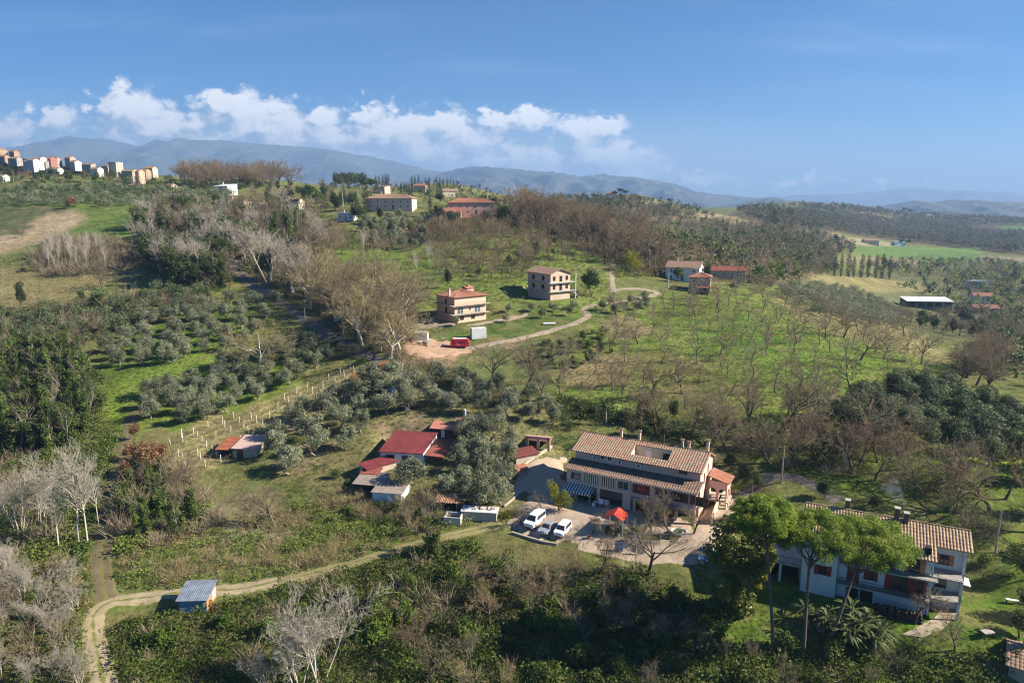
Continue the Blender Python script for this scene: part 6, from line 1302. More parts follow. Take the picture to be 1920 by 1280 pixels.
# ivy mounds and evergreen bushes that rise out of the foreground scrub
for i, (px, py, w) in enumerate(((905, 1120, 30), (960, 1095, 26), (1010, 1165, 30), (870, 1190, 34), (760, 1150, 30), (700, 1190, 34), (1130, 1150, 30), (1200, 1130, 28), (1265, 1120, 30), (1230, 1200, 34), (1090, 1230, 30), (1320, 1180, 30), (500, 1180, 26), (420, 1165, 22), (300, 1200, 26), (650, 1120, 24))):
    mound('ivy_mound', px, py + 14, py - w, 'ivy-green bush mound ' + ('below the parked cars', 'just right below the parked cars', 'in the middle of the scrub', 'at the lower middle of the scrub', 'below the grassy track', 'low at the left of the scrub', 'below the clothes lines', 'left of the blue car shade', 'in the shade below the driveway', 'in deep shade at the bottom', 'at the bottom middle edge', 'below the glossy evergreen', 'right of the tin shed', 'just below the tin shed', 'left below the tin shed', 'under the middle of the grassy track')[i], L_IVYB, [(px, py, w * .6), (px - w * .6, py + 6, w * .5), (px + w * .6, py + 5, w * .5), (px, py - w * .5, w * .45)], 2200, .34)
# ------------------------------------------------------------------ groves
OL = [('olive_tree', 1)]
for px_, py_, tp_, lb_ in ((505, 530, 405, 'largest white-limbed bare tree left of the road in the wood'), (548, 548, 432, 'white-limbed bare tree beside the road below the largest one'), (578, 560, 458, 'smaller white-limbed tree at the road edge of the wood'), (388, 462, 372, 'pale feathery bare tree in the middle of the left wood'), (372, 520, 430, 'pale bare tree low in the left wood'), (522, 400, 338, 'greyish round bare tree by the yellow house'), (640, 372, 338, 'grey bare tree on the skyline right of the round pine')): at('pale_forked_tree', px_, py_, tp_, lb_, cat='tree')
grove(OL, [(185, 660), (215, 640), (330, 590), (430, 565), (520, 570), (470, 640), (430, 660), (300, 690), (240, 700)], 5.2, (4.6, 6.2), 'in the bright green glade below the left wood', 'g', 1, cap=44)
grove(OL, [(255, 765), (300, 735), (420, 690), (560, 640), (640, 660), (600, 690), (520, 735), (400, 790), (350, 795), (270, 790)], 4.3, (4.6, 6.0), 'in the dark grove left of the vineyard posts', 'g', 2)
grove(OL, [(500, 860), (545, 790), (640, 740), (700, 715), (760, 720), (760, 770), (690, 815), (650, 850), (560, 890), (510, 890)], 5.4, (5.4, 7.2), 'between the vineyard and the red-roofed hall', 'g', 3)
grove(OL, [(740, 735), (860, 715), (960, 740), (1040, 760), (1040, 800), (960, 800), (880, 780), (800, 775), (760, 770)], 4.8, (5.0, 6.6), 'behind the pink-red hut', 'g', 4)
grove(OL, [(850, 860), (870, 810), (950, 800), (960, 850), (945, 890), (860, 890)], 4.4, (5.4, 6.6), 'in the tall dense clump between hut and drive', 'g', 5)
grove(OL, [(835, 935), (850, 905), (950, 905), (945, 945), (900, 958)], 3.8, (5.0, 6.0), 'in the clump left of the courtyard', 'g', 6)
at('olive_tree', 770, 915, 855, 'large olive hiding the corner of the red-roofed hall', cat='olive tree', wide=1.2)
grove([('dense_olive_tree', 1)], [(1560, 800), (1600, 760), (1690, 730), (1790, 740), (1860, 770), (1940, 800), (1950, 920), (1900, 890), (1820, 860), (1700, 825), (1600, 830)], 4.3, (5.0, 7.2), 'in the dense dark grove right of the meadow', 'g', 7)
grove(OL, [(825, 600), (1000, 575), (1080, 580), (1075, 592), (960, 606), (830, 612)], 6.5, (3.2, 4.4), 'in the garden row below the peach and brick houses', 'g', 9, cap=16)
grove(OL, [(1120, 575), (1210, 560), (1215, 580), (1130, 592)], 5.0, (3.2, 4.2), 'in the short row beside the ridge lane', 'g', 10, cap=9)
grove(OL, [(1360, 535), (1440, 530), (1450, 545), (1380, 550)], 9, (3.8, 4.6), 'in the meadow beside the low red-roofed house', 'g', 12, cap=5)
grove([('olive_tree', 4), ('evergreen_tree', 1)], [(675, 430), (690, 412), (770, 412), (800, 430), (790, 470), (700, 462)], 5.5, {'olive_tree': (4.8, 6.5), 'evergreen_tree': (5, 8)}, 'on the slope below the wide pink villa', 'g', 11, cap=40)
grove([('orchard_tree', 5), ('bare_tree', 1)], [(1050, 745), (1060, 690), (1150, 620), (1260, 560), (1430, 545), (1540, 585), (1690, 640), (1770, 690), (1720, 720), (1560, 745), (1520, 790), (1340, 770), (1180, 770)], 7.2, {'orchard_tree': (6.2, 9.5), 'bare_tree': (8, 11)}, 'scattered over the sunny meadow right of centre', 'g', 20, cap=140)
grove([('orchard_tree', 4), ('pale_bare_tree', 1)], [(600, 500), (640, 460), (800, 470), (830, 520), (800, 550), (700, 530)], 8.5, {'orchard_tree': (7, 10), 'pale_bare_tree': (9, 13)}, 'on the green slope above the road', 'g', 21, cap=40)
grove([('bare_tree', 3), ('golden_bare_tree', 2)], [(560, 545), (640, 540), (760, 590), (765, 650), (735, 690), (700, 680), (640, 620), (580, 580)], 5.4, (13, 19), 'in the brown wood right of the road', 'g', 22, cap=44)
grove([('brown_bare_tree', 3), ('orchard_tree', 2), ('evergreen_tree', 1)], [(800, 440), (900, 425), (1120, 440), (1140, 500), (1000, 490), (980, 530), (830, 530)], 5.6, {'brown_bare_tree': (7, 11), 'orchard_tree': (6, 9), 'evergreen_tree': (4, 7)}, 'on the wooded slope above the brick house', 'g', 23, cap=130)
grove([('brown_bare_tree', 5), ('bare_tree', 2), ('evergreen_tree', 1)], [(930, 420), (960, 400), (1050, 398), (1130, 420), (1230, 470), (1250, 510), (1150, 505), (1100, 460), (1020, 440)], 6.6, {'brown_bare_tree': (13, 19), 'bare_tree': (12, 18), 'evergreen_tree': (8, 12)}, 'in the brown wood on the central hill', 'g', 24, cap=105)
grove([('pale_forked_tree', 2), ('bare_tree', 3), ('evergreen_tree', 3), ('ivy_covered_tree', 3)], [(265, 500), (260, 430), (330, 400), (450, 405), (560, 410), (600, 450), (590, 520), (560, 540), (480, 520), (450, 500), (420, 540), (340, 545)], 6.6, {'pale_forked_tree': (13, 19), 'bare_tree': (13, 18), 'evergreen_tree': (9, 14), 'ivy_covered_tree': (11, 15)}, 'in the mixed wood left of the road', 'g', 25, cap=120)
grove([('evergreen_tree', 1)], [(255, 500), (300, 440), (420, 440), (420, 530), (300, 545)], 8.5, (10, 15), 'in the dark heart of the left wood', 'g', 26, cap=22)
grove([('bare_tree', 3), ('brown_bare_tree', 2)], [(335, 345), (400, 338), (520, 342), (560, 350), (500, 356), (340, 356)], 6.5, (15, 21), 'in the brown tree line on the left skyline', 'g', 27, cap=52)
grove([('evergreen_tree', 2), ('bare_tree', 2), ('conifer', 1)], [(480, 370), (600, 358), (700, 385), (690, 420), (600, 405), (490, 395)], 9, (7, 12), 'around the houses left of the villas', 'g', 28, cap=50)
grove([('evergreen_tree', 2), ('brown_bare_tree', 3)], [(780, 385), (820, 372), (930, 372), (960, 392), (950, 418), (860, 424), (820, 422)], 7, (5, 9), 'around the red-tiled villa', 'g', 29, cap=40)
grove([('evergreen_tree', 2), ('shrub', 3), ('bare_tree', 1)], [(0, 600), (60, 590), (230, 560), (330, 548), (400, 560), (330, 590), (200, 640), (110, 650), (0, 640)], 5.5, {'bare_tree': (5, 8), 'evergreen_tree': (4, 6.5), 'shrub': (2.5, 4)}, 'in the overgrown band above the glade', 'g', 31, cap=40)
grove([('ivy_covered_tree', 4), ('evergreen_tree', 2)], [(-40, 660), (110, 660), (180, 745), (175, 800), (120, 850), (0, 850), (-40, 850)], 3.4, {'ivy_covered_tree': (9, 13), 'evergreen_tree': (6, 10)}, 'in the ivy-hung wood, left edge', 'g', 32, cap=110)
grove([('pale_bare_tree', 1)], [(95, 470), (200, 470), (200, 505), (90, 515)], 3.4, (8, 12), 'in the pale thicket beside the ploughed field', 'g', 33, cap=26)
for i, (px, py, top, lab) in enumerate(((148, 1022, 815, 'tallest white-barked bare tree beside the shaded lane'), (165, 1022, 845, 'slanting white-barked tree right of the tallest'), (75, 985, 838, 'broad pale bare tree left of the tallest white one'), (40, 1000, 865, 'pale bare tree near the left edge above the brambles'), (110, 1030, 890, 'thin pale tree between the broad and tallest white trees'), (185, 985, 880, 'small pale tree leaning over the lane'), (12, 1085, 1005, 'pale bare tree at the left edge beside the bottom thicket'), (10, 960, 880, 'pale branching tree cut by the left edge'))):
    at('pale_bare_tree' if i in (0, 1, 4, 5) else 'pale_forked_tree', px, py, top, lab, cat='tree', wide=1.15 if i in (0, 1, 4, 5) else 1.0, variant=i)
for px, py, top, lab in ((600, 1278, 1085, 'pale spreading bare tree at the bottom left of centre'), (560, 1290, 1120, 'second pale bare tree left of the spreading one'), (500, 1300, 1200, 'pale low bare tree at the bottom edge')): at('pale_forked_tree', px, py, top, lab, cat='tree')
grove([('bare_shrub', 1), ('pale_forked_tree', 2)], [(-30, 1080), (150, 1080), (150, 1180), (150, 1285), (-30, 1285)], 3.2, (4, 7), 'in the pale thicket at the bottom left corner', 'g', 34, cap=60, wide=1.1)
grove([('withered_oak', 3), ('bare_shrub', 1)], [(240, 820), (275, 815), (300, 870), (290, 905), (235, 930), (225, 880)], 3.2, {'withered_oak': (4, 6.5), 'bare_shrub': (3, 4)}, 'on the rusty bank beside the lane', 'g', 35, cap=24)
grove([('ivy_covered_tree', 2), ('bare_tree', 1), ('bare_shrub', 1)], [(235, 930), (290, 900), (340, 910), (380, 980), (330, 1010), (250, 1010), (225, 960)], 3.0, {'ivy_covered_tree': (5.5, 8.5), 'bare_tree': (6, 9), 'bare_shrub': (3, 5.5)}, 'on the overgrown bank below the rusty oaks', 'g', 36, cap=44)
for q in ((960, 1012, 6), (1000, 1024, 7), (1045, 1034, 7), (1085, 1036, 5)): avoid(*q)
grove([('bare_shrub', 2), ('brown_bare_tree', 3), ('bare_tree', 1), ('shrub', 2), ('ivy_covered_tree', 1)], [(780, 1030), (900, 1015), (1100, 1060), (1200, 1080), (1200, 1180), (1000, 1290), (780, 1290), (700, 1150)], 4.6, {'bare_shrub': (3, 5.5), 'bare_tree': (6, 9.5), 'brown_bare_tree': (5.5, 9), 'shrub': (2, 4), 'ivy_covered_tree': (4, 7)}, 'in the tangled scrub at the bottom centre', 'g', 37, cap=75)
grove([('bare_shrub', 2), ('shrub', 3), ('bare_tree', 1)], [(1180, 1180), (1340, 1190), (1500, 1215), (1800, 1215), (1850, 1290), (1100, 1290)], 3.6, {'bare_shrub': (2.5, 4.5), 'shrub': (1.5, 3), 'bare_tree': (5, 7)}, 'in the hedge under the pines at the bottom right', 'g', 38, cap=60)
grove([('bare_tree', 3), ('brown_bare_tree', 1), ('evergreen_tree', 1)], [(1200, 790), (1300, 800), (1420, 800), (1520, 800), (1640, 850), (1640, 890), (1480, 880), (1400, 860), (1340, 830), (1220, 815)], 5.2, {'bare_tree': (10, 15), 'brown_bare_tree': (10, 14), 'evergreen_tree': (4, 7)}, 'in the garden wood right of the farmhouse', 'g', 39, cap=40)
grove([('bare_tree', 3), ('brown_bare_tree', 2), ('evergreen_tree', 1)], [(1640, 860), (1760, 880), (1940, 950), (1940, 1000), (1850, 985), (1720, 940), (1630, 905)], 4.8, {'bare_tree': (9, 13), 'brown_bare_tree': (9, 12), 'evergreen_tree': (4, 7)}, 'in the brown wood behind the white house', 'g', 40, cap=48)
grove([('shrub', 2), ('evergreen_tree', 1)], [(1830, 1060), (1930, 1040), (1930, 1200), (1840, 1180)], 5, {'shrub': (2, 3.5), 'evergreen_tree': (3.5, 5.5)}, 'on the lawn right of the white house', 'g', 41, cap=16)
grove([('shrub', 2), ('bare_shrub', 1)], [(610, 860), (700, 950), (830, 960), (800, 1000), (640, 960)], 3.2, {'shrub': (1.2, 2.6), 'bare_shrub': (2.5, 3.8)}, 'along the foot of the sheds', 'g', 42, cap=34)
grove([('bare_shrub', 1)], [(745, 950), (800, 930), (830, 985), (780, 1000)], 2.6, (3.5, 5), 'in the brown clump beside the white shed', 'g', 43, cap=10)
grove([('shrub', 2), ('bare_shrub', 1), ('olive_tree', 1)], [(640, 600), (690, 650), (760, 700), (880, 730), (870, 745), (740, 715), (640, 660), (560, 600)], 4.5, {'shrub': (1.5, 3), 'bare_shrub': (2, 4), 'olive_tree': (3, 4.5)}, 'along the bank of the road', 'g', 44, cap=40)
grove([('shrub', 3), ('evergreen_tree', 1)], [(1010, 650), (1130, 620), (1150, 670), (1050, 700), (1000, 690)], 3.6, {'shrub': (1.5, 3), 'evergreen_tree': (3, 5)}, 'on the steep green bank below the lane', 'g', 45, cap=34)
grove([('brown_bare_tree', 3), ('bare_tree', 2)], [(1790, 690), (1840, 660), (1880, 700), (1860, 740), (1800, 730)], 4.5, (9, 13), 'in the brown clump at the meadow right end', 'g', 46, cap=14)
grove([('evergreen_tree', 2), ('bare_tree', 3), ('olive_tree', 1)], [(1660, 585), (1700, 600), (1800, 590), (1930, 610), (1930, 650), (1850, 640), (1720, 615)], 8, {'evergreen_tree': (5, 8), 'bare_tree': (7, 11), 'olive_tree': (4, 6)}, 'around the white-roofed barn in the valley', 'g', 47, cap=70)
# ------------------------------------------------------------------ masses
TW = [tuft_twigs(i) for i in range(4)]; TL = [tuft_leafy(10 + i) for i in range(4)]; TG = [tuft_grass(20 + i) for i in range(3)]
SCRUB = [(200, 1180), (330, 1150), (480, 1120), (880, 1012), (960, 1010), (1110, 1050), (1300, 1110), (1340, 1200), (1480, 1225), (1900, 1225), (1900, 1300), (220, 1300)]
p = scatter(SCRUB, 1.05, 30000, 1)
def split(ps, fr, seed):
    r = np.random.RandomState(seed); a = np.asarray(ps); n = wavy(a[:, 0], a[:, 1], 14, seed=seed) + r.normal(size=len(a)) * .5; q = np.quantile(n, np.cumsum(fr)[:-1]); k = np.searchsorted(q, n); return [a[k == i] for i in range(len(fr))]
a, b, c, d = split(p, (.42, .13, .42, .03), 3)
mass('bramble_thicket', 'olive green bramble thicket covering the foreground slope', TL, a, (.9, 1.7), L_BRAM); mass('dry_scrub', 'dry straw-coloured scrub on the foreground slope', TL, b, (.7, 1.3), L_DRYB); mass('green_undergrowth', 'bright green undergrowth in the foreground', TL, c, (1.0, 2.1), L_IVYB)
mass('leafless_scrub', 'leafless twiggy scrub on the foreground slope', TW, np.concatenate([d, b[::6]]), (1.1, 2.2), B_TWIGG)
p = scatter([(205, 1090), (240, 1010), (300, 990), (430, 1000), (480, 970), (620, 930), (760, 960), (920, 990), (800, 1030), (640, 1060), (480, 1090), (400, 1105), (240, 1110)], 1.0, 16000, 2)
a, b, c = split(p, (.45, .35, .2), 5); mass('bramble_thicket', 'bramble bank above the dirt track', TL, a, (.6, 1.5), L_BRAM); mass('dry_scrub', 'straw-coloured dry growth above the dirt track', TL, b, (.5, 1.2), L_DRYB); mass('leafless_scrub', 'twiggy growth above the dirt track', TW, c, (.9, 1.7), B_TWIGY)
p = scatter([(-60, 640), (110, 650), (190, 740), (190, 830), (235, 800), (210, 880), (170, 1000), (170, 1110), (150, 1290), (-60, 1290)], 1.3, 20000, 3)
a, b, c, d = split(p, (.42, .16, .05, .37), 6); mass('bramble_thicket', 'green thicket in the left wood', TL, a, (1.1, 2.2), L_BRAM); mass('dry_scrub', 'dry brown undergrowth in the left wood', TL, b, (.8, 1.7), L_DRYB); mass('leafless_scrub', 'pale twigs in the left wood', TW, c, (1.3, 2.6), B_TWIGG); mass('ivy_undergrowth', 'dark ivy undergrowth in the left wood', TL, d, (1.2, 2.2), L_IVY)
p = scatter([(212, 1000), (238, 905), (300, 872), (350, 890), (420, 985), (330, 1015), (230, 1040)], 1.1, 8000, 12); a, b, c = split(p, (.45, .3, .25), 12); mass('bramble_thicket', 'tangled green growth on the bank right of the shaded lane', TL, a, (1.1, 2.3), L_BRAM); mass('dry_scrub', 'dry growth on the bank right of the shaded lane', TL, b, (.9, 1.9), L_DRYB); mass('leafless_scrub', 'twigs on the bank right of the shaded lane', TW, c, (1.4, 2.8), B_TWIGG)
p = scatter([(1030, 760), (1060, 745), (1140, 768), (1260, 795), (1320, 830), (1240, 815), (1130, 790), (1040, 785)], 1.4, 5000, 13); mass('hedge_growth', 'dark hedge growth between the meadow and the farmhouse', TL, p, (1.0, 2.2), L_DARK)
p = scatter([(180, 830), (200, 790), (235, 790), (230, 860), (205, 930), (175, 960)], 1.1, 5000, 4); mass('hedge_growth', 'yellowish green hedge growth left of the lane', TL, p, (.7, 1.5), L_SHRUB)
p = scatter([(570, 545), (640, 540), (780, 580), (770, 660), (860, 700), (950, 760), (880, 745), (720, 690), (620, 620)], 1.5, 9000, 5); a, b = split(p, (.6, .4), 7); mass('dry_scrub', 'brown undergrowth under the roadside wood', TL, a, (.8, 1.6), L_DRYB); mass('leafless_scrub', 'twigs under the roadside wood', TW, b, (1.2, 2.4), B_TWIG)
p = scatter([(255, 500), (270, 420), (330, 395), (600, 400), (640, 440), (600, 520), (560, 545), (450, 510), (430, 545), (330, 555), (260, 560), (0, 590), (0, 650), (110, 650), (330, 590), (420, 560)], 2.2, 12000, 6)
a, b, c = split(p, (.4, .35, .25), 8); mass('woodland_undergrowth', 'dull green undergrowth of the left wood', TL, a, (1.5, 3.2), L_BRAM); mass('woodland_undergrowth', 'brown undergrowth of the left wood', TL, b, (1.2, 2.8), L_DRYB); mass('leafless_scrub', 'grey twigs in the left wood', TW, c, (2, 4), B_TWIGG)
p = scatter([(600, 470), (640, 430), (680, 450), (800, 430), (820, 400), (960, 395), (1120, 400), (1260, 470), (1280, 520), (1150, 520), (1130, 450), (1000, 430), (830, 450), (700, 470)], 2.4, 12000, 7)
a, b, c = split(p, (.35, .4, .25), 9); mass('woodland_undergrowth', 'green undergrowth on the central hill', TL, a, (1.5, 3.2), L_BRAM); mass('woodland_undergrowth', 'brown undergrowth on the central hill', TL, b, (1.5, 3.0), L_DRYB); mass('leafless_scrub', 'twigs on the central hill', TW, c, (2, 4.5), B_TWIGR)
p = scatter([(1380, 830), (1480, 790), (1640, 790), (1740, 850), (1800, 930), (1880, 990), (1930, 1060), (1830, 1050), (1760, 950), (1640, 900), (1500, 900)], 1.7, 9000, 8); a, b = split(p, (.5, .5), 10); mass('green_undergrowth', 'green undergrowth on the right slope', TL, a, (.7, 1.5), L_SHRUB); mass('leafless_scrub', 'twigs in the garden wood on the right', TW, b, (1.2, 2.4), B_TWIG)
p = scatter([(820, 420), (1130, 440), (1140, 545), (1100, 560), (1210, 560), (1080, 590), (830, 545)], 2.0, 6000, 9); a, b = split(p, (.5, .5), 11); mass('green_undergrowth', 'yellow-green undergrowth above the brick house', TL, a, (.7, 1.6), L_YEL); mass('dry_scrub', 'dry weeds above the brick house', TL, b, (.7, 1.5), L_DRYB)
# rough grass so that near meadows are not smooth
for nm, poly, gap, m_, sz, lab in (('rough_grass', [(1040, 745), (1120, 610), (1240, 550), (1560, 570), (1780, 680), (1600, 750), (1540, 800), (1180, 780)], 1.0, L_MEAD, (.3, .6), 'rough grass of the sunny meadow'), ('rough_grass', [(300, 850), (345, 800), (650, 690), (720, 690), (600, 780), (470, 860), (430, 940), (330, 890)], .95, L_REED, (.25, .45), 'straw grass of the vineyard'),
                               ('rough_grass', [(430, 1000), (560, 960), (500, 905), (640, 780), (760, 730), (1050, 760), (960, 880), (650, 960)], 1.2, L_BRAM, (.3, .7), 'grass between the olives'), ('rough_grass', [(1300, 1100), (1480, 1110), (1920, 1060), (1930, 1230), (1400, 1220)], .7, L_SHRUB, (.22, .42), 'lawn grass around the white house'),
                               ('rough_grass', [(185, 690), (330, 590), (480, 570), (600, 650), (350, 800), (190, 790)], 1.3, L_SHRUB, (.25, .55), 'grass of the green glade'), ('rough_grass', [(0, 480), (260, 470), (300, 560), (180, 600), (0, 600)], 1.6, L_REED, (.5, 1.1), 'pale dry grass of the left field')):
    mass(nm, lab, TG, scatter(poly, gap, 14000, len(lab)), sz, m_)
# far woods
for q in ((1480, 392, 45), (1560, 402, 55), (1650, 407, 50), (1740, 409, 60), (1885, 432, 90), (1800, 442, 45), (1225, 377, 24), (1300, 406, 30), (1385, 412, 30)): avoid(*q)
FT = [far_tree(30 + i) for i in range(4)]; FB = [far_tree(40 + i, 90, True) for i in range(4)]
def wood(lab, poly, gap, size, shares, n, seed, ms=(L_DARK, B_TWIGR, B_TWIG, L_BRAM), far=False):
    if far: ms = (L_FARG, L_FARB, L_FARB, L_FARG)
    ps = scatter(poly, gap, n, seed)
    if len(ps) < 8: return
    for q, m_, pr, nm in zip(split(ps, shares, seed), ms, (FT, FB, FB, FT), ('dark evergreen', 'reddish leafless', 'grey-brown leafless', 'dull green')): mass('distant_woodland', nm + ' trees of ' + lab, pr, q, size, m_, seed=seed)
wood('the valley wood right of the ridge houses', [(1150, 500), (1130, 430), (1200, 395), (1320, 410), (1440, 430), (1560, 470), (1560, 515), (1480, 530), (1440, 545), (1340, 520), (1260, 505)], 5.5, (8, 13), (.2, .3, .35, .15), 14000, 51)
wood('the middle hill', [(1010, 388), (1060, 372), (1120, 378), (1190, 376), (1260, 386), (1340, 412), (1250, 412), (1180, 398), (1100, 400)], 7, (8, 14), (.35, .2, .25, .2), 16000, 52, far=True)
wood('the middle hill crest', [(1010, 380), (1060, 370), (1110, 372), (1240, 374), (1330, 400), (1320, 406), (1200, 376)], 10, (6, 10), (.5, .15, .2, .15), 5000, 53)
wood('the far right wood', [(1440, 425), (1560, 412), (1700, 415), (1920, 425), (1940, 478), (1850, 470), (1700, 452), (1600, 440), (1540, 432)], 6.5, (11, 18), (.25, .2, .45, .1), 60000, 54, far=True)
wood('the far ridge', [(1380, 398), (1440, 388), (1560, 386), (1680, 398), (1800, 406), (1930, 412), (1930, 426), (1800, 416), (1640, 414), (1440, 425)], 9, (11, 18), (.4, .2, .3, .1), 40000, 55, far=True)
wood('the woods left of the green field', [(1440, 430), (1530, 440), (1600, 462), (1600, 480), (1560, 482), (1570, 512), (1520, 515), (1480, 500), (1380, 440)], 7, (8, 13), (.25, .3, .3, .15), 14000, 56, far=True)
wood('the wood below the green field', [(1600, 500), (1700, 492), (1860, 490), (1930, 500), (1930, 560), (1860, 555), (1800, 530), (1700, 520)], 7, (7, 12), (.3, .2, .3, .2), 5000, 57)
wood('the valley behind the white barn', [(1680, 540), (1800, 530), (1930, 560), (1930, 600), (1860, 600), (1790, 570)], 7.5, (6, 11), (.4, .15, .25, .2), 3000, 58)
wood('the slope left of the skyline cypresses', [(600, 352), (700, 352), (840, 346), (940, 362), (960, 385), (820, 372), (700, 365), (600, 352)], 9, (5, 9), (.35, .2, .25, .2), 7000, 59)
grove([('evergreen_tree', 1)], [(335, 352), (450, 347), (565, 350), (560, 360), (340, 362)], 7, (5, 8), 'under the brown skyline trees', 'g', 49, cap=26)
p = scatter([(55, 490), (95, 455), (200, 452), (265, 470), (250, 500), (190, 515), (90, 520)], 1.9, 4000, 14); a, b = split(p, (.5, .5), 14); mass('dry_scrub', 'brown undergrowth round the pale thicket in the left field', TL, a, (1.3, 2.8), L_DRYB); mass('leafless_scrub', 'twigs round the pale thicket in the left field', TW, b, (2, 4), B_TWIGG)
for px_, py_, w_, lb_ in ((222, 482, 8, 'pale tufted reeds right of the pale thicket'), (241, 484, 8, 'second pale reed tuft near the wood edge'), (47, 508, 6, 'lone pale reed tuft at the left of the dry field')): mound('reed_clump', px_, py_, py_ - 12, lb_, L_REED, [(px_, py_ - 6, w_), (px_ - w_ * .7, py_ - 4, w_ * .6)], 500, .5, 'reeds')
wood('the village slope', [(0, 345), (60, 336), (240, 345), (330, 350), (420, 360), (430, 372), (300, 365), (100, 362), (0, 368)], 8, (5, 9), (.4, .1, .3, .2), 5000, 60)
grove([('evergreen_tree', 2), ('bare_tree', 1)], [(0, 322), (60, 332), (200, 336), (320, 346), (330, 352), (180, 344), (0, 338)], 9, {'evergreen_tree': (5, 9), 'bare_tree': (6, 9)}, 'in the gardens just below the village houses', 'g', 48, cap=34)
wood('the village gardens', [(0, 320), (60, 330), (200, 334), (330, 336), (330, 348), (160, 340), (0, 340)], 11, (4, 7), (.5, .1, .2, .2), 2500, 61)
wood('the right valley slope', [(1860, 600), (1940, 590), (1940, 740), (1880, 700), (1860, 650)], 5, (5, 10), (.5, .1, .3, .1), 3000, 62)
wood('the olive groves under the skyline cypresses', [(740, 360), (800, 350), (880, 352), (930, 365), (860, 368)], 7, (4, 5), (.2, .0, .1, .7), 3000, 63, (L_DARK, B_TWIG, B_TWIG, L_OLIVE))
OT = [leaves(np.random.RandomState(70 + i), crown_blobs(np.random.RandomState(70 + i), 12, .40, .52, .28, .22), 460, .095, out=.5, asp=.45, up=.25) for i in range(4)]
og = scatter([(-20, 366), (60, 354), (250, 356), (420, 362), (440, 384), (200, 388), (60, 386), (-20, 392)], 5.4, 9000, 70); a, b = split(og, (.5, .5), 15); mass('olive_grove', 'silvery olives of the grove on the slope under the village', OT, a, (5, 7.5), L_OLIVE); mass('olive_grove', 'darker olives of the grove on the slope under the village', OT, b, (5, 8), L_OLIVD)
mass('olive_grove', 'olive trees on the crest behind the sunny meadow', OT, scatter([(1455, 550), (1500, 535), (1600, 545), (1690, 590), (1680, 616), (1600, 608), (1530, 592)], 5.4, 5000, 71), (4.5, 6.5), L_OLIVE)
mass('wild_olives', 'greyish wild olives in the overgrown band above the glade', OT, scatter([(0, 600), (60, 590), (230, 556), (330, 545), (400, 556), (330, 590), (200, 640), (110, 650), (0, 640)], 4.6, 6000, 72), (4, 6.5), L_OLIVD)
print('COUNT', COUNT)
# ------------------------------------------------------------------ vehicles
def vehicle(name, label, px, py, heading, L, W, prof, belt, paint, glass_side, wind, rear, wr=.33, cat='car', lights=True):
    """side outline (x forward, z) pulled across the width and drawn in above the belt line"""
    p = P(px, py); r = empty(name, p + Vector((0, 0, .12)), heading, label, cat); b = MB()
    n = len(prof); T = lambda z: 1.0 if z <= belt else 1 - .17 * (z - belt) / (max(q[1] for q in prof) - belt)
    ys = (-1, -.86, .86, 1)                               # bevelled sides
    V = []
    for y in ys:
        e = .05 if abs(y) == 1 else 0
        cx, cz = sum(q[0] for q in prof) / n, sum(q[1] for q in prof) / n
        for x, z in prof: V.append((x - e * (1 if x > cx else -1), y * W / 2 * T(z), z - e * (1 if z > cz else -1)))
    F = [tuple(range(n)), tuple(range(4 * n - 1, 3 * n - 1, -1))]
    for k in range(3): F += [(k * n + i, (k + 1) * n + i, (k + 1) * n + (i + 1) % n, k * n + (i + 1) % n) for i in range(n)]
    b.add(V, F).build('body', paint, r, smooth=False)
    for poly in glass_side:
        for s in (-1, 1):
            q = [(x, s * (W / 2 * T(z) + .012), z) for x, z in poly]; q2 = [(x, s * (W / 2 * T(z) - .05), z) for x, z in poly]; m = len(q)
            MB().add(q + q2, [tuple(range(m)) if s < 0 else tuple(range(m - 1, -1, -1))] + [(i, (i + 1) % m, m + (i + 1) % m, m + i) for i in range(m)]).build('side_window', GLASS, r)
    for nm, ((xa, za), (xb, zb)) in (('windscreen', wind), ('rear_window', rear)):
        d = Vector((zb - za, 0, xa - xb)).normalized() * (.015 if nm == 'windscreen' else -.015)
        if nm == 'windscreen' and d.x < 0 or nm == 'rear_window' and d.x > 0: d = -d
        q = [Vector((xa, -W / 2 * T(za) * .86, za)) + d, Vector((xa, W / 2 * T(za) * .86, za)) + d, Vector((xb, W / 2 * T(zb) * .86, zb)) + d, Vector((xb, -W / 2 * T(zb) * .86, zb)) + d]
        MB().add(q + [v - d * 3 for v in q], [(0, 1, 2, 3), (7, 6, 5, 4), (0, 4, 5, 1), (1, 5, 6, 2), (2, 6, 7, 3), (3, 7, 4, 0)]).build(nm, GLASS, r)
    tyre = mat('tyre', (.02, .02, .02)); x0 = min(q[0] for q in prof); x1 = max(q[0] for q in prof)
    for x in (x0 + L * .19, x1 - L * .19):
        for s in (-1, 1):
            w = MB().tube([(x, s * (W / 2 - .2), wr), (x, s * (W / 2 + .02), wr)], wr, 14).build('wheel', tyre, r); MB().tube([(x, s * (W / 2 + .021), wr), (x, s * (W / 2 + .035), wr)], wr * .6, 10).build('rim', METAL, w)
    for s in (-1, 1):
        MB().box(x1 - .08, x1 + .012, s * W * .36 - .16, s * W * .36 + .16, belt * .66, belt * .82).build('headlight', mat('headlight', (.75, .78, .8), rough=.15), r); MB().box(x0 - .012, x0 + .06, s * W * .4 - .09, s * W * .4 + .09, belt * .7, belt * .98).build('tail_light', mat('tail_light', (.4, .02, .02), rough=.3), r)
        MB().box(x1 - L * .30, x1 - L * .27, s * (W / 2 + .02) - .1, s * (W / 2 + .02) + .1, belt + .02, belt + .18).build('mirror', paint, r)
    MB().box(x1 - .03, x1 + .02, -.26, .26, .42, .54).build('number_plate', WHITEP, r)
    return r
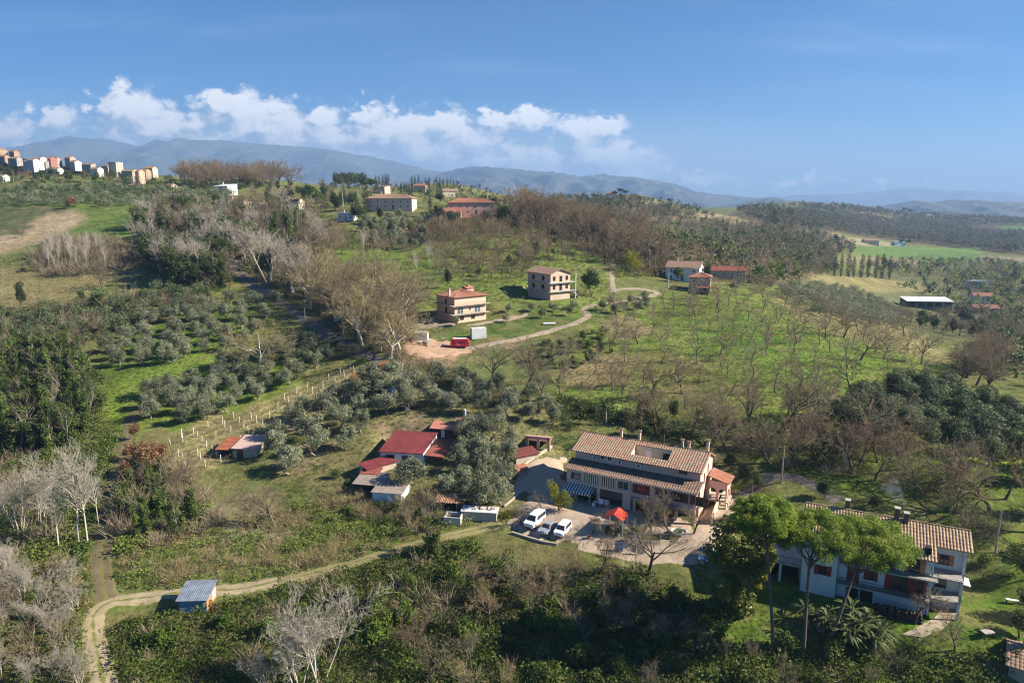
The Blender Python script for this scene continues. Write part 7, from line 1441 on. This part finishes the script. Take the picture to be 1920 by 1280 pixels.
SILV = mat('silver_white_paint', (.62, .66, .72), rough=.3, var=.03, spec=.6); SGREY = mat('silver_grey_paint', (.38, .40, .42), rough=.3, var=.03, spec=.6, metal=.3); WHT = mat('white_car_paint', (.75, .76, .78), rough=.3, var=.03, spec=.6); DBLUE = mat('dark_blue_paint', (.03, .08, .17), rough=.25, var=.03, spec=.6)
H1 = R(-121)
van_p = [(-2.4, .35), (2.3, .30), (2.42, .62), (2.36, .92), (1.55, 1.12), (.85, 1.88), (.6, 1.96), (-2.2, 1.98), (-2.36, 1.8), (-2.42, 1.0)]
vehicle('van', 'large silver-white van parked first in the row at the courtyard edge', 1003, 982, H1, 4.9, 1.92, van_p, 1.12, SILV, [[(1.05, 1.15), (.6, 1.72), (.1, 1.74), (.1, 1.15)], [(0, 1.15), (0, 1.74), (-1.1, 1.76), (-1.1, 1.15)], [(-1.2, 1.15), (-1.2, 1.76), (-2.15, 1.74), (-2.2, 1.15)]], ((1.5, 1.16), (.9, 1.84)), ((-2.42, 1.15), (-2.36, 1.75)), cat='van')
car_p = [(-2.0, .32), (1.95, .28), (2.05, .55), (1.95, .78), (1.0, .96), (.25, 1.42), (-.1, 1.48), (-1.1, 1.46), (-1.8, 1.05), (-2.05, .9)]
vehicle('car', 'silver-grey hatchback parked between the large van and the white one', 1027, 996, R(-122), 4.1, 1.74, car_p, .94, SGREY, [[(.85, .98), (.2, 1.36), (-.4, 1.38), (-.4, .98)], [(-.5, .98), (-.5, 1.38), (-1.05, 1.36), (-1.5, 1.0)]], ((.95, 1.0), (.3, 1.39)), ((-1.75, 1.08), (-1.15, 1.43)))
mpv_p = [(-2.0, .34), (1.95, .30), (2.05, .6), (1.95, .92), (1.2, 1.08), (.55, 1.68), (.3, 1.76), (-1.8, 1.78), (-2.0, 1.6), (-2.06, .9)]
vehicle('car', 'white boxy family car parked third in the row', 1055, 1000, R(-117), 4.1, 1.76, mpv_p, 1.06, WHT, [[(1.0, 1.08), (.5, 1.58), (0, 1.62), (0, 1.08)], [(-.08, 1.08), (-.08, 1.62), (-.95, 1.64), (-.95, 1.08)], [(-1.03, 1.08), (-1.03, 1.64), (-1.75, 1.62), (-1.8, 1.1)]], ((1.16, 1.12), (.6, 1.65)), ((-2.04, 1.1), (-2.0, 1.55)))
vehicle('car', 'dark blue car in the shade left of the glossy evergreen', 1322, 1047, R(-115), 4.1, 1.74, car_p, .94, DBLUE, [[(.85, .98), (.2, 1.36), (-.4, 1.38), (-.4, .98)], [(-.5, .98), (-.5, 1.38), (-1.05, 1.36), (-1.5, 1.0)]], ((.95, 1.0), (.3, 1.39)), ((-1.75, 1.08), (-1.15, 1.43)))
cv = P(862, 651); r = empty('caravan', cv, R(2), 'rounded red caravan trailer on the clay ground', 'caravan'); CR = mat('red_caravan_paint', (.50, .02, .05), rough=.35, var=.06)
b = MB(); pr = [(-2.5, .5), (2.5, .5), (2.62, 1.2), (2.5, 2.2), (2.1, 2.6), (-2.1, 2.6), (-2.5, 2.2), (-2.62, 1.2)]; b.extrude_y(pr, -1.05, 1.05).build('body', CR, r); MB().box(-1.9, 1.9, -.8, .8, 2.6, 2.68).build('roof_panel', WHITEP, r)
MB().box(-.2, .6, -1.08, -1.04, 1.35, 1.9).build('window', GLASS, r); MB().box(1.0, 1.6, -1.08, -1.04, 1.5, 1.9).build('window', GLASS, r); MB().box(-1.9, -1.2, -1.07, -1.04, .7, 2.3).build('door', mat('dark_red', (.25, .015, .03)), r); MB().box(-.9, .3, -1.065, -1.045, 1.0, 1.12).build('stripe', WHITEP, r)
for s in (-1, 1): MB().tube([(0, s * .85, .32), (0, s * 1.07, .32)], .32, 12).build('wheel', mat('tyre', (.02, .02, .02)), r)
MB().tube([(-2.6, 0, .5), (-3.6, 0, .45)], .06).build('tow_bar', IRON, r)
# ------------------------------------------------------------------ site clutter near the caravan
def boxy(name, label, px, py, rz, L, W, H, m, roofm=None, tilt=0, cat=None, legs=0):
    p = P(px, py); r = empty(name, p, rz, label, cat or name.replace('_', ' '))
    MB().hexa([(-L / 2, -W / 2, legs), (L / 2, -W / 2, legs), (L / 2, W / 2, legs), (-L / 2, W / 2, legs), (-L / 2, -W / 2, legs + H), (L / 2, -W / 2, legs + H), (L / 2, W / 2, legs + H + tilt), (-L / 2, W / 2, legs + H + tilt)]).build('body', m, r)
    if roofm: MB().hexa([(-L / 2 - .15, -W / 2 - .15, legs + H + .02), (L / 2 + .15, -W / 2 - .15, legs + H + .02), (L / 2 + .15, W / 2 + .15, legs + H + tilt + .02), (-L / 2 - .15, W / 2 + .15, legs + H + tilt + .02), (-L / 2 - .15, -W / 2 - .15, legs + H + .12), (L / 2 + .15, -W / 2 - .15, legs + H + .12), (L / 2 + .15, W / 2 + .15, legs + H + tilt + .12), (-L / 2 - .15, W / 2 + .15, legs + H + tilt + .12)]).build('lid', roofm, r)
    if legs:
        for x in (-L / 2 + .1, L / 2 - .1):
            for y in (-W / 2 + .1, W / 2 - .1): MB().box(x - .05, x + .05, y - .05, y + .05, -.4, legs).build('leg', IRON, r)
    return r
boxy('container', 'tall white container standing on the grass behind the red caravan', 897, 634, R(18), 4.4, 2.0, 3.2, mat('grey_white_panel', (.55, .57, .60), var=.1), None, 0)
boxy('storage_box', 'white storage cabin beside the rubble heap left of the caravan', 791, 637, R(-4), 3.6, 2.2, 2.2, WHITEP, CONC, .1, 'cabin')
boxy('tent', 'small white and green tent at the roadside under the brown trees', 633, 602, R(10), 2.0, 1.6, 2.0, mat('pale_green_canvas', (.45, .68, .60)), WHITEP, .3)
boxy('container', 'small pale drum-like box right of the rubble heap', 803, 643, R(10), .9, .9, 1.0, WALLS['blue'], None, 0, 'box')
rg = random.Random(9)
for i, (px, py, c, l) in enumerate(((768, 638, WHITEP, 'white board leaning in the rubble left of the white cabin'), (775, 642, WALLS['red'], 'reddish crate in the rubble left of the white cabin'), (783, 645, WALLS['tan'], 'tan plank heap in front of the white cabin'), (796, 647, BROWNW, 'dark brown stack of boards in front of the white cabin'), (834, 640, CONC, 'grey block heap left of the caravan'))):
    p = P(px, py); b = MB()
    for k in range(5): q = Vector((rg.uniform(-.8, .8), rg.uniform(-.6, .6), .1 + k * .22)); d = Vector((rg.uniform(-1, 1), rg.uniform(-.5, .5), rg.uniform(-.1, .5))).normalized() * .8; b.tube([q - d, q + d], [.16, .14], 4)
    o = b.build('rubble_heap', c); o.location = p; tag(o, l, 'rubble', 'rubble by the cabin')
o = MB().tube([(-1.9, 0, .4), (1.9, .3, .4)], .38, 10).build('pipe_roll', mat('white_plastic', (.62, .63, .64))); o.location = P(1030, 609); tag(o, 'white rolled-up plastic sheet lying on the grass below the brick house', 'roll')
# ------------------------------------------------------------------ farm yard
r = empty('canopy', P(1155, 990), R(-25), 'little red gabled canopy on white posts in front of the farmhouse', 'canopy'); RC = mat('red_canvas', (.55, .06, .035), rough=.6, var=.1)
MB().sheet((-1.7, -1.7, 2.3), (-1.7, 1.5, 2.3), (0, 1.5, 3.2), (0, -1.7, 3.2), 0, 0, .05).sheet((1.7, 1.5, 2.3), (1.7, -1.7, 2.3), (0, -1.7, 3.2), (0, 1.5, 3.2), 0, 0, .05).build('roof', RC, r)
for x in (-1.55, 1.55):
    for y in (-1.5, 1.3): MB().box(x - .06, x + .06, y - .06, y + .06, -.4, 2.32).build('post', WHITEP, r)
def table(px, py, rz, label, m=WHITEP, L=1.7):
    r = empty('table', P(px, py) + Vector((0, 0, .1)), rz, label, 'table'); MB().box(-L / 2, L / 2, -.45, .45, .70, .75).build('top', m, r)
    for x in (-L / 2 + .1, L / 2 - .1):
        for y in (-.36, .36): MB().box(x - .03, x + .03, y - .03, y + .03, 0, .70).build('leg', m, r)
def chair(px, py, rz, label, group=None):
    r = empty('chair', P(px, py) + Vector((0, 0, .1)), rz, label, 'chair', group); MB().box(-.24, .24, -.24, .24, .42, .46).build('seat', WHITEP, r); MB().box(-.24, .24, .2, .25, .5, .95).build('backrest', WHITEP, r)
    for x in (-.2, .2):
        for y in (-.2, .2): MB().box(x - .025, x + .025, y - .025, y + .025, 0, .42).build('leg', WHITEP, r)
table(1073, 934, R(-20), 'white garden table near the striped awning'); table(1120, 948, R(-20), 'white table in the shade before the garage opening', L=1.3)
for i, (px, py) in enumerate(((1068, 938), (1080, 938), (1085, 932), (1125, 945), (1113, 952))): chair(px, py, R(40 * i), ('white plastic chair left of the awning table', 'white plastic chair right of the awning table', 'white plastic chair beside the awning pole', 'white chair behind the garage table', 'white chair in front of the garage table')[i], 'white plastic chairs by the farmhouse')
def rack(px, py, rz, label, cloths, w=2.2, h=1.7):
    p = P(px, py); r = empty('drying_rack', p, rz, label, 'drying rack')
    for x in (-w / 2, w / 2): MB().tube([(x, 0, -.4), (x, 0, h)], .035).build('post', METAL, r)
    MB().tube([(-w / 2, 0, h - .03), (w / 2, 0, h - .03)], .015, 5).build('line', METAL, r)
    M = Matrix.Translation(p) @ Matrix.Rotation(rz, 4, 'Z')
    for i, (x0, x1, dz, m, l) in enumerate(cloths):
        V = []; n = 9
        for k in range(n):
            x = x0 + (x1 - x0) * k / (n - 1)
            for z, a in ((h, .02), (h - dz * .5, .06), (h - dz, .1)): V.append(M @ Vector((x, math.sin(k * 1.9 + i) * a - .02, z)))
        F = [(k * 3 + j, k * 3 + 3 + j, k * 3 + 4 + j, k * 3 + 1 + j) for k in range(n - 1) for j in range(2)]; V2 = [v + M.to_3x3() @ Vector((0, .02, 0)) for v in V]; nb = len(V)
        tag(MB().add(V + V2, F + [tuple(nb + q for q in reversed(f)) for f in F]).build('laundry_sheet', m, smooth=True), l, 'laundry')
CB = mat('light_blue_cloth', (.30, .44, .66)); CW = mat('white_cloth', (.72, .73, .76)); CP = mat('violet_cloth', (.40, .36, .48)); CF = mat('patterned_cloth', (.45, .42, .44), var=.6, scale=9)
rack(1164, 1034, R(-20), 'clothes line with blue and white sheets below the red canopy', [(-1.0, .4, 1.5, CB, 'large light blue sheet on the line below the red canopy'), (.45, 1.0, 1.0, CW, 'narrow white towel beside the light blue sheet')]); rack(1195, 1040, R(-12), 'second clothes line with dark and patterned cloths', [(-1.0, -.2, 1.3, CP, 'violet cloth on the second clothes line'), (-.1, .95, 1.4, CF, 'patterned grey cloth on the second clothes line')]); rack(1192, 1016, R(-60), 'short drying rack with white shirts behind the clothes lines', [(-.6, .0, 1.0, CW, 'white shirt on the short rack'), (.1, .7, .9, CF, 'grey patterned shirt on the short rack')], 1.5)
rack(1132, 952, R(-25), 'drying rack hung with white and beige washing by the garage', [(-1.0, -.1, 1.0, CW, 'white washing on the rack by the garage'), (.0, .9, 1.1, CF, 'mixed grey washing on the rack by the garage')])
tub = empty('planter', P(1272, 1000), 0, 'oval white planter full of greenery on the driveway terrace', 'planter'); v = MB().lathe([(1.0, 0), (1.35, .55), (1.4, .6), (1.25, .6), (1.15, .35)], 18).build('tub', WHITEP, tub); v.scale = (1, .7, 1); vv, ff = leaves(np.random.RandomState(3), [(0, 0, .55, .9, .6, .3)], 160, .22); link('plants', mesh_np('plants', vv, ff, L_SHRUB), tub)
for i, (px, py, m, l) in enumerate(((1160, 1005, WHITEP, 'white flowerpot left of the canopy hedge'), (1185, 1000, TILE2, 'terracotta pot right of the canopy hedge'), (1124, 975, WHITEP, 'white bucket at the courtyard edge'), (1010, 958, WHITEP, 'white plastic crate under the pruned mulberry'), (1104, 1010, RED2, 'reddish pot by the clothes lines'))):
    o = MB().lathe([(.2, 0), (.3, .5), (.33, .55), (.28, .55), (.25, .4)], 12).build('flowerpot', m); o.location = P(px, py) + Vector((0, 0, .05)); tag(o, l, 'pot')
# retaining wall of the side garden
def wall_line(name, label, pts_px, h, th, m, cat='wall'):
    g = ground([p[0] for p in pts_px], [p[1] for p in pts_px]); b = MB()
    for a, c in zip(g[:-1], g[1:]):
        d = np.array([c[0] - a[0], c[1] - a[1]]); d /= np.linalg.norm(d); n = np.array([-d[1], d[0]]) * th / 2
        b.hexa([(a[0] - n[0], a[1] - n[1], a[2] - 1), (c[0] - n[0], c[1] - n[1], c[2] - 1), (c[0] + n[0], c[1] + n[1], c[2] - 1), (a[0] + n[0], a[1] + n[1], a[2] - 1), (a[0] - n[0], a[1] - n[1], a[2] + h), (c[0] - n[0], c[1] - n[1], c[2] + h), (c[0] + n[0], c[1] + n[1], c[2] + h), (a[0] + n[0], a[1] + n[1], a[2] + h)])
    return tag(b.build(name, m), label, cat)
wall_line('garden_wall', 'pale pink garden wall at the right corner of the farmhouse', [(1334, 985), (1340, 965), (1352, 942), (1362, 930)], 1.6, .3, WALLS['cream']); wall_line('garden_wall', 'low stone kerb wall along the farmhouse drive', [(955, 902), (975, 878), (1000, 860), (1035, 838)], .5, .4, STONE); wall_line('garden_wall', 'low pale wall along the lawn edge left of the courtyard', [(945, 950), (960, 938), (978, 922)], .35, .3, STONE); wall_line('garden_wall', 'rough pale kerb wall behind the parked cars', [(960, 1000), (985, 1008), (1020, 1018), (1045, 1022)], .4, .3, STONE)
# ------------------------------------------------------------------ vineyard posts
PP = mat('weathered_white_post', (.66, .63, .56), var=.2); rowA, rowB = P(338, 820), P(655, 692); d = (rowB - rowA).xy.normalized(); nrm = Vector((d.y, -d.x)); n_row = 0; posts = []
rg = random.Random(2); vine = [(300, 850), (345, 800), (650, 688), (730, 688), (690, 735), (600, 775), (560, 800), (470, 850), (400, 885), (320, 880)]
for rr in range(7):
    for k in range(-8, 30):
        q = rowA.xy + d * (k * 3.1 + rg.uniform(-.3, .3)) + nrm * (rr * 2.9 + rg.uniform(-.15, .15)); z = hz(q.x, q.y); px, py = project(q.x, q.y, z)
        if inside(vine, np.array([px]), np.array([py]))[0] and rg.random() < .85: posts.append((q.x, q.y, z, px, py))
pm = [MB().tube([(0, 0, -.4), (.01, 0, .9), (0, .01, h)], [.10, .09, .085], 5) for h in (1.7, 1.95, 1.5)]; pmesh = []
for b in pm: me_ = bpy.data.meshes.new('vineyard_post'); me_.from_pydata(b.V, [], b.F); me_.materials.append(PP); pmesh.append(me_)
ex = {min(range(len(posts)), key=lambda i: posts[i][3]): 'leftmost', max(range(len(posts)), key=lambda i: posts[i][3]): 'rightmost', max(range(len(posts)), key=lambda i: posts[i][4]): 'nearest'}
for i, (x, y, z, px, py) in enumerate(posts):
    o = link('vineyard_post', pmesh[rg.randrange(3)], loc=(x, y, z)); o.rotation_euler = (rg.uniform(-.12, .12), rg.uniform(-.12, .12), rg.random() * 6); tag(o, (ex[i] + ' pale post of the vineyard rows') if i in ex else 'pale wooden post inside the vineyard rows', 'post', 'vineyard posts')
vn = [bare(600 + i, 1.3, trunk=.5, rad=.03, maxl=2, kids=(4, 3), ang=(55, 40), rmin=.012) for i in range(2)]
va = [cat_arrays([t[0] if t[0][1].shape[1] == 4 else t[0], t[1]]) for t in vn]
vp = []
for rr in range(7):
    for k in range(-30, 110):
        q = rowA.xy + d * (k * .95) + nrm * (rr * 2.9); px, py = project(q.x, q.y, hz(q.x, q.y))
        if inside(vine, np.array([px]), np.array([py]))[0]: vp.append((q.x, q.y, hz(q.x, q.y)))
mass('leafless_vines', 'rows of small leafless vines between the posts', va, vp, (.8, 1.2), B_TWIG)
# ------------------------------------------------------------------ poles and wires
def pole(px, py, top, label, arm=True, m=None):
    p = P(px, py); h = px_height(p, top); r = empty('utility_pole', p, R(20), label, 'utility pole'); MB().tube([(0, 0, -.6), (0, 0, h)], [.15, .10], 8).build('shaft', m or mat('pole_wood', (.30, .26, .21)), r)
    if arm: MB().box(-.6, .6, -.05, .05, h - .55, h - .43).build('crossarm', IRON, r)
    return p + Vector((0, 0, h - .3))
w1 = [pole(572, 600, 562, 'upper roadside utility pole by the brown wood'), pole(645, 650, 598, 'middle roadside utility pole by the brown wood'), pole(737, 694, 655, 'lower roadside pole beside the orange shrub')]
w2 = [pole(1465, 905, 836, 'utility pole right of the farmhouse'), pole(1866, 1036, 958, 'grey utility pole behind the white house end')]
pole(1583, 890, 832, 'slim pole in the garden wood behind the white house', False, METAL); pole(27, 352, 328, 'utility pole on the slope below the village'); pole(1253, 540, 512, 'white pole in front of the grey-white house', False, WHITEP); pole(644, 398, 362, 'white mast left of the wide pink villa', False, WHITEP)
def wire(a, b, label, sag=1.0):
    n = 16; o = MB().tube([a.lerp(b, i / n) - Vector((0, 0, sag * 4 * (i / n) * (1 - i / n))) for i in range(n + 1)], .022, 4).build('cable', IRON); tag(o, label, 'cable')
wire(w1[0], w1[1], 'overhead cable between the upper and middle roadside poles'); wire(w1[1], w1[2], 'overhead cable between the middle and lower roadside poles'); wire(w2[0], w2[1], 'long overhead cable passing behind the white house', 1.6); wire(w2[1], w2[1] + Vector((30, 8, 1)), 'overhead cable running off to the right edge', .8)
# fences
def fence(px_pts, label, gap=2.5, h=1.1, m=BROWNW):
    g = ground([p[0] for p in px_pts], [p[1] for p in px_pts]); r = empty('fence', Vector(g[0]), 0, label, 'fence'); o = Vector(g[0]); prev = None; rails = MB()
    for a, c in zip(g[:-1], g[1:]):
        a, c = Vector(a), Vector(c); n = max(1, int((c - a).length / gap))
        for i in range(n + 1):
            q = a.lerp(c, i / n); q.z = hz(q.x, q.y); q -= o; MB().box(q.x - .06, q.x + .06, q.y - .06, q.y + .06, q.z - .4, q.z + h).build('post', m, r)
            if prev is not None and (q - prev).length > .2:
                for z in (.45, .9): rails.tube([prev + Vector((0, 0, z * h)), q + Vector((0, 0, z * h))], .045, 4)
            prev = q
    rails.build('rail', m, r)
fence([(1480, 592), (1530, 584), (1590, 596)], 'dark rail fence on the crest behind the meadow', 4); fence([(1085, 800), (1110, 808)], 'wooden rail fence behind the farmhouse left corner', 2)
# garden furniture right of the white house
boxy('bench', 'white garden bench on the lawn right of the white house', 1898, 1130, R(-20), 1.6, .5, .08, WHITEP, None, 0, 'bench', .45); boxy('table', 'pale stone table on the lawn below the white house', 1850, 1193, R(10), 1.5, .9, .12, CONC, None, 0, 'table', .7)
p = P(1890, 1265); r = empty('house', p + Vector((0, 0, -1)), R(-35), 'corner of a low tiled house at the bottom right edge', 'house'); MB().box(0, 9, 0, 6, -2, 2.6).build('wall', WALLS['tan'], r); ro = gable_roof(r, TILE, 0, 9, 0, 6, 2.6, 1.3, period=.46); chimney(ro, 1.5, 3.0, 3.2, 4.8, .6, STONE)
# ------------------------------------------------------------------ air
def haze():
    bx = 22000; V = [(x, y, z) for z in (-140, 1230) for y in (-600, 21500) for x in (-bx, bx)]
    F = [(0, 2, 3, 1), (4, 5, 7, 6), (0, 1, 5, 4), (2, 6, 7, 3), (0, 4, 6, 2), (1, 3, 7, 5)]
    m, nt, N, L = new_mat('air_haze'); out = N('ShaderNodeOutputMaterial'); v = N('ShaderNodeVolumePrincipled')
    v.inputs['Color'].default_value = HAZE_COL; v.inputs['Density'].default_value = HAZE_D
    v.inputs['Anisotropy'].default_value = 0.1
    L(v.outputs[0], out.inputs['Volume'])
    o = link('haze', mesh_np('haze', V, F, m)); o['kind'] = 'stuff'; o['label'] = 'thin blue haze over the far valley and mountains'
HAZE_COL = (.32, .53, .90, 1); HAZE_D = 1.2e-4
haze()
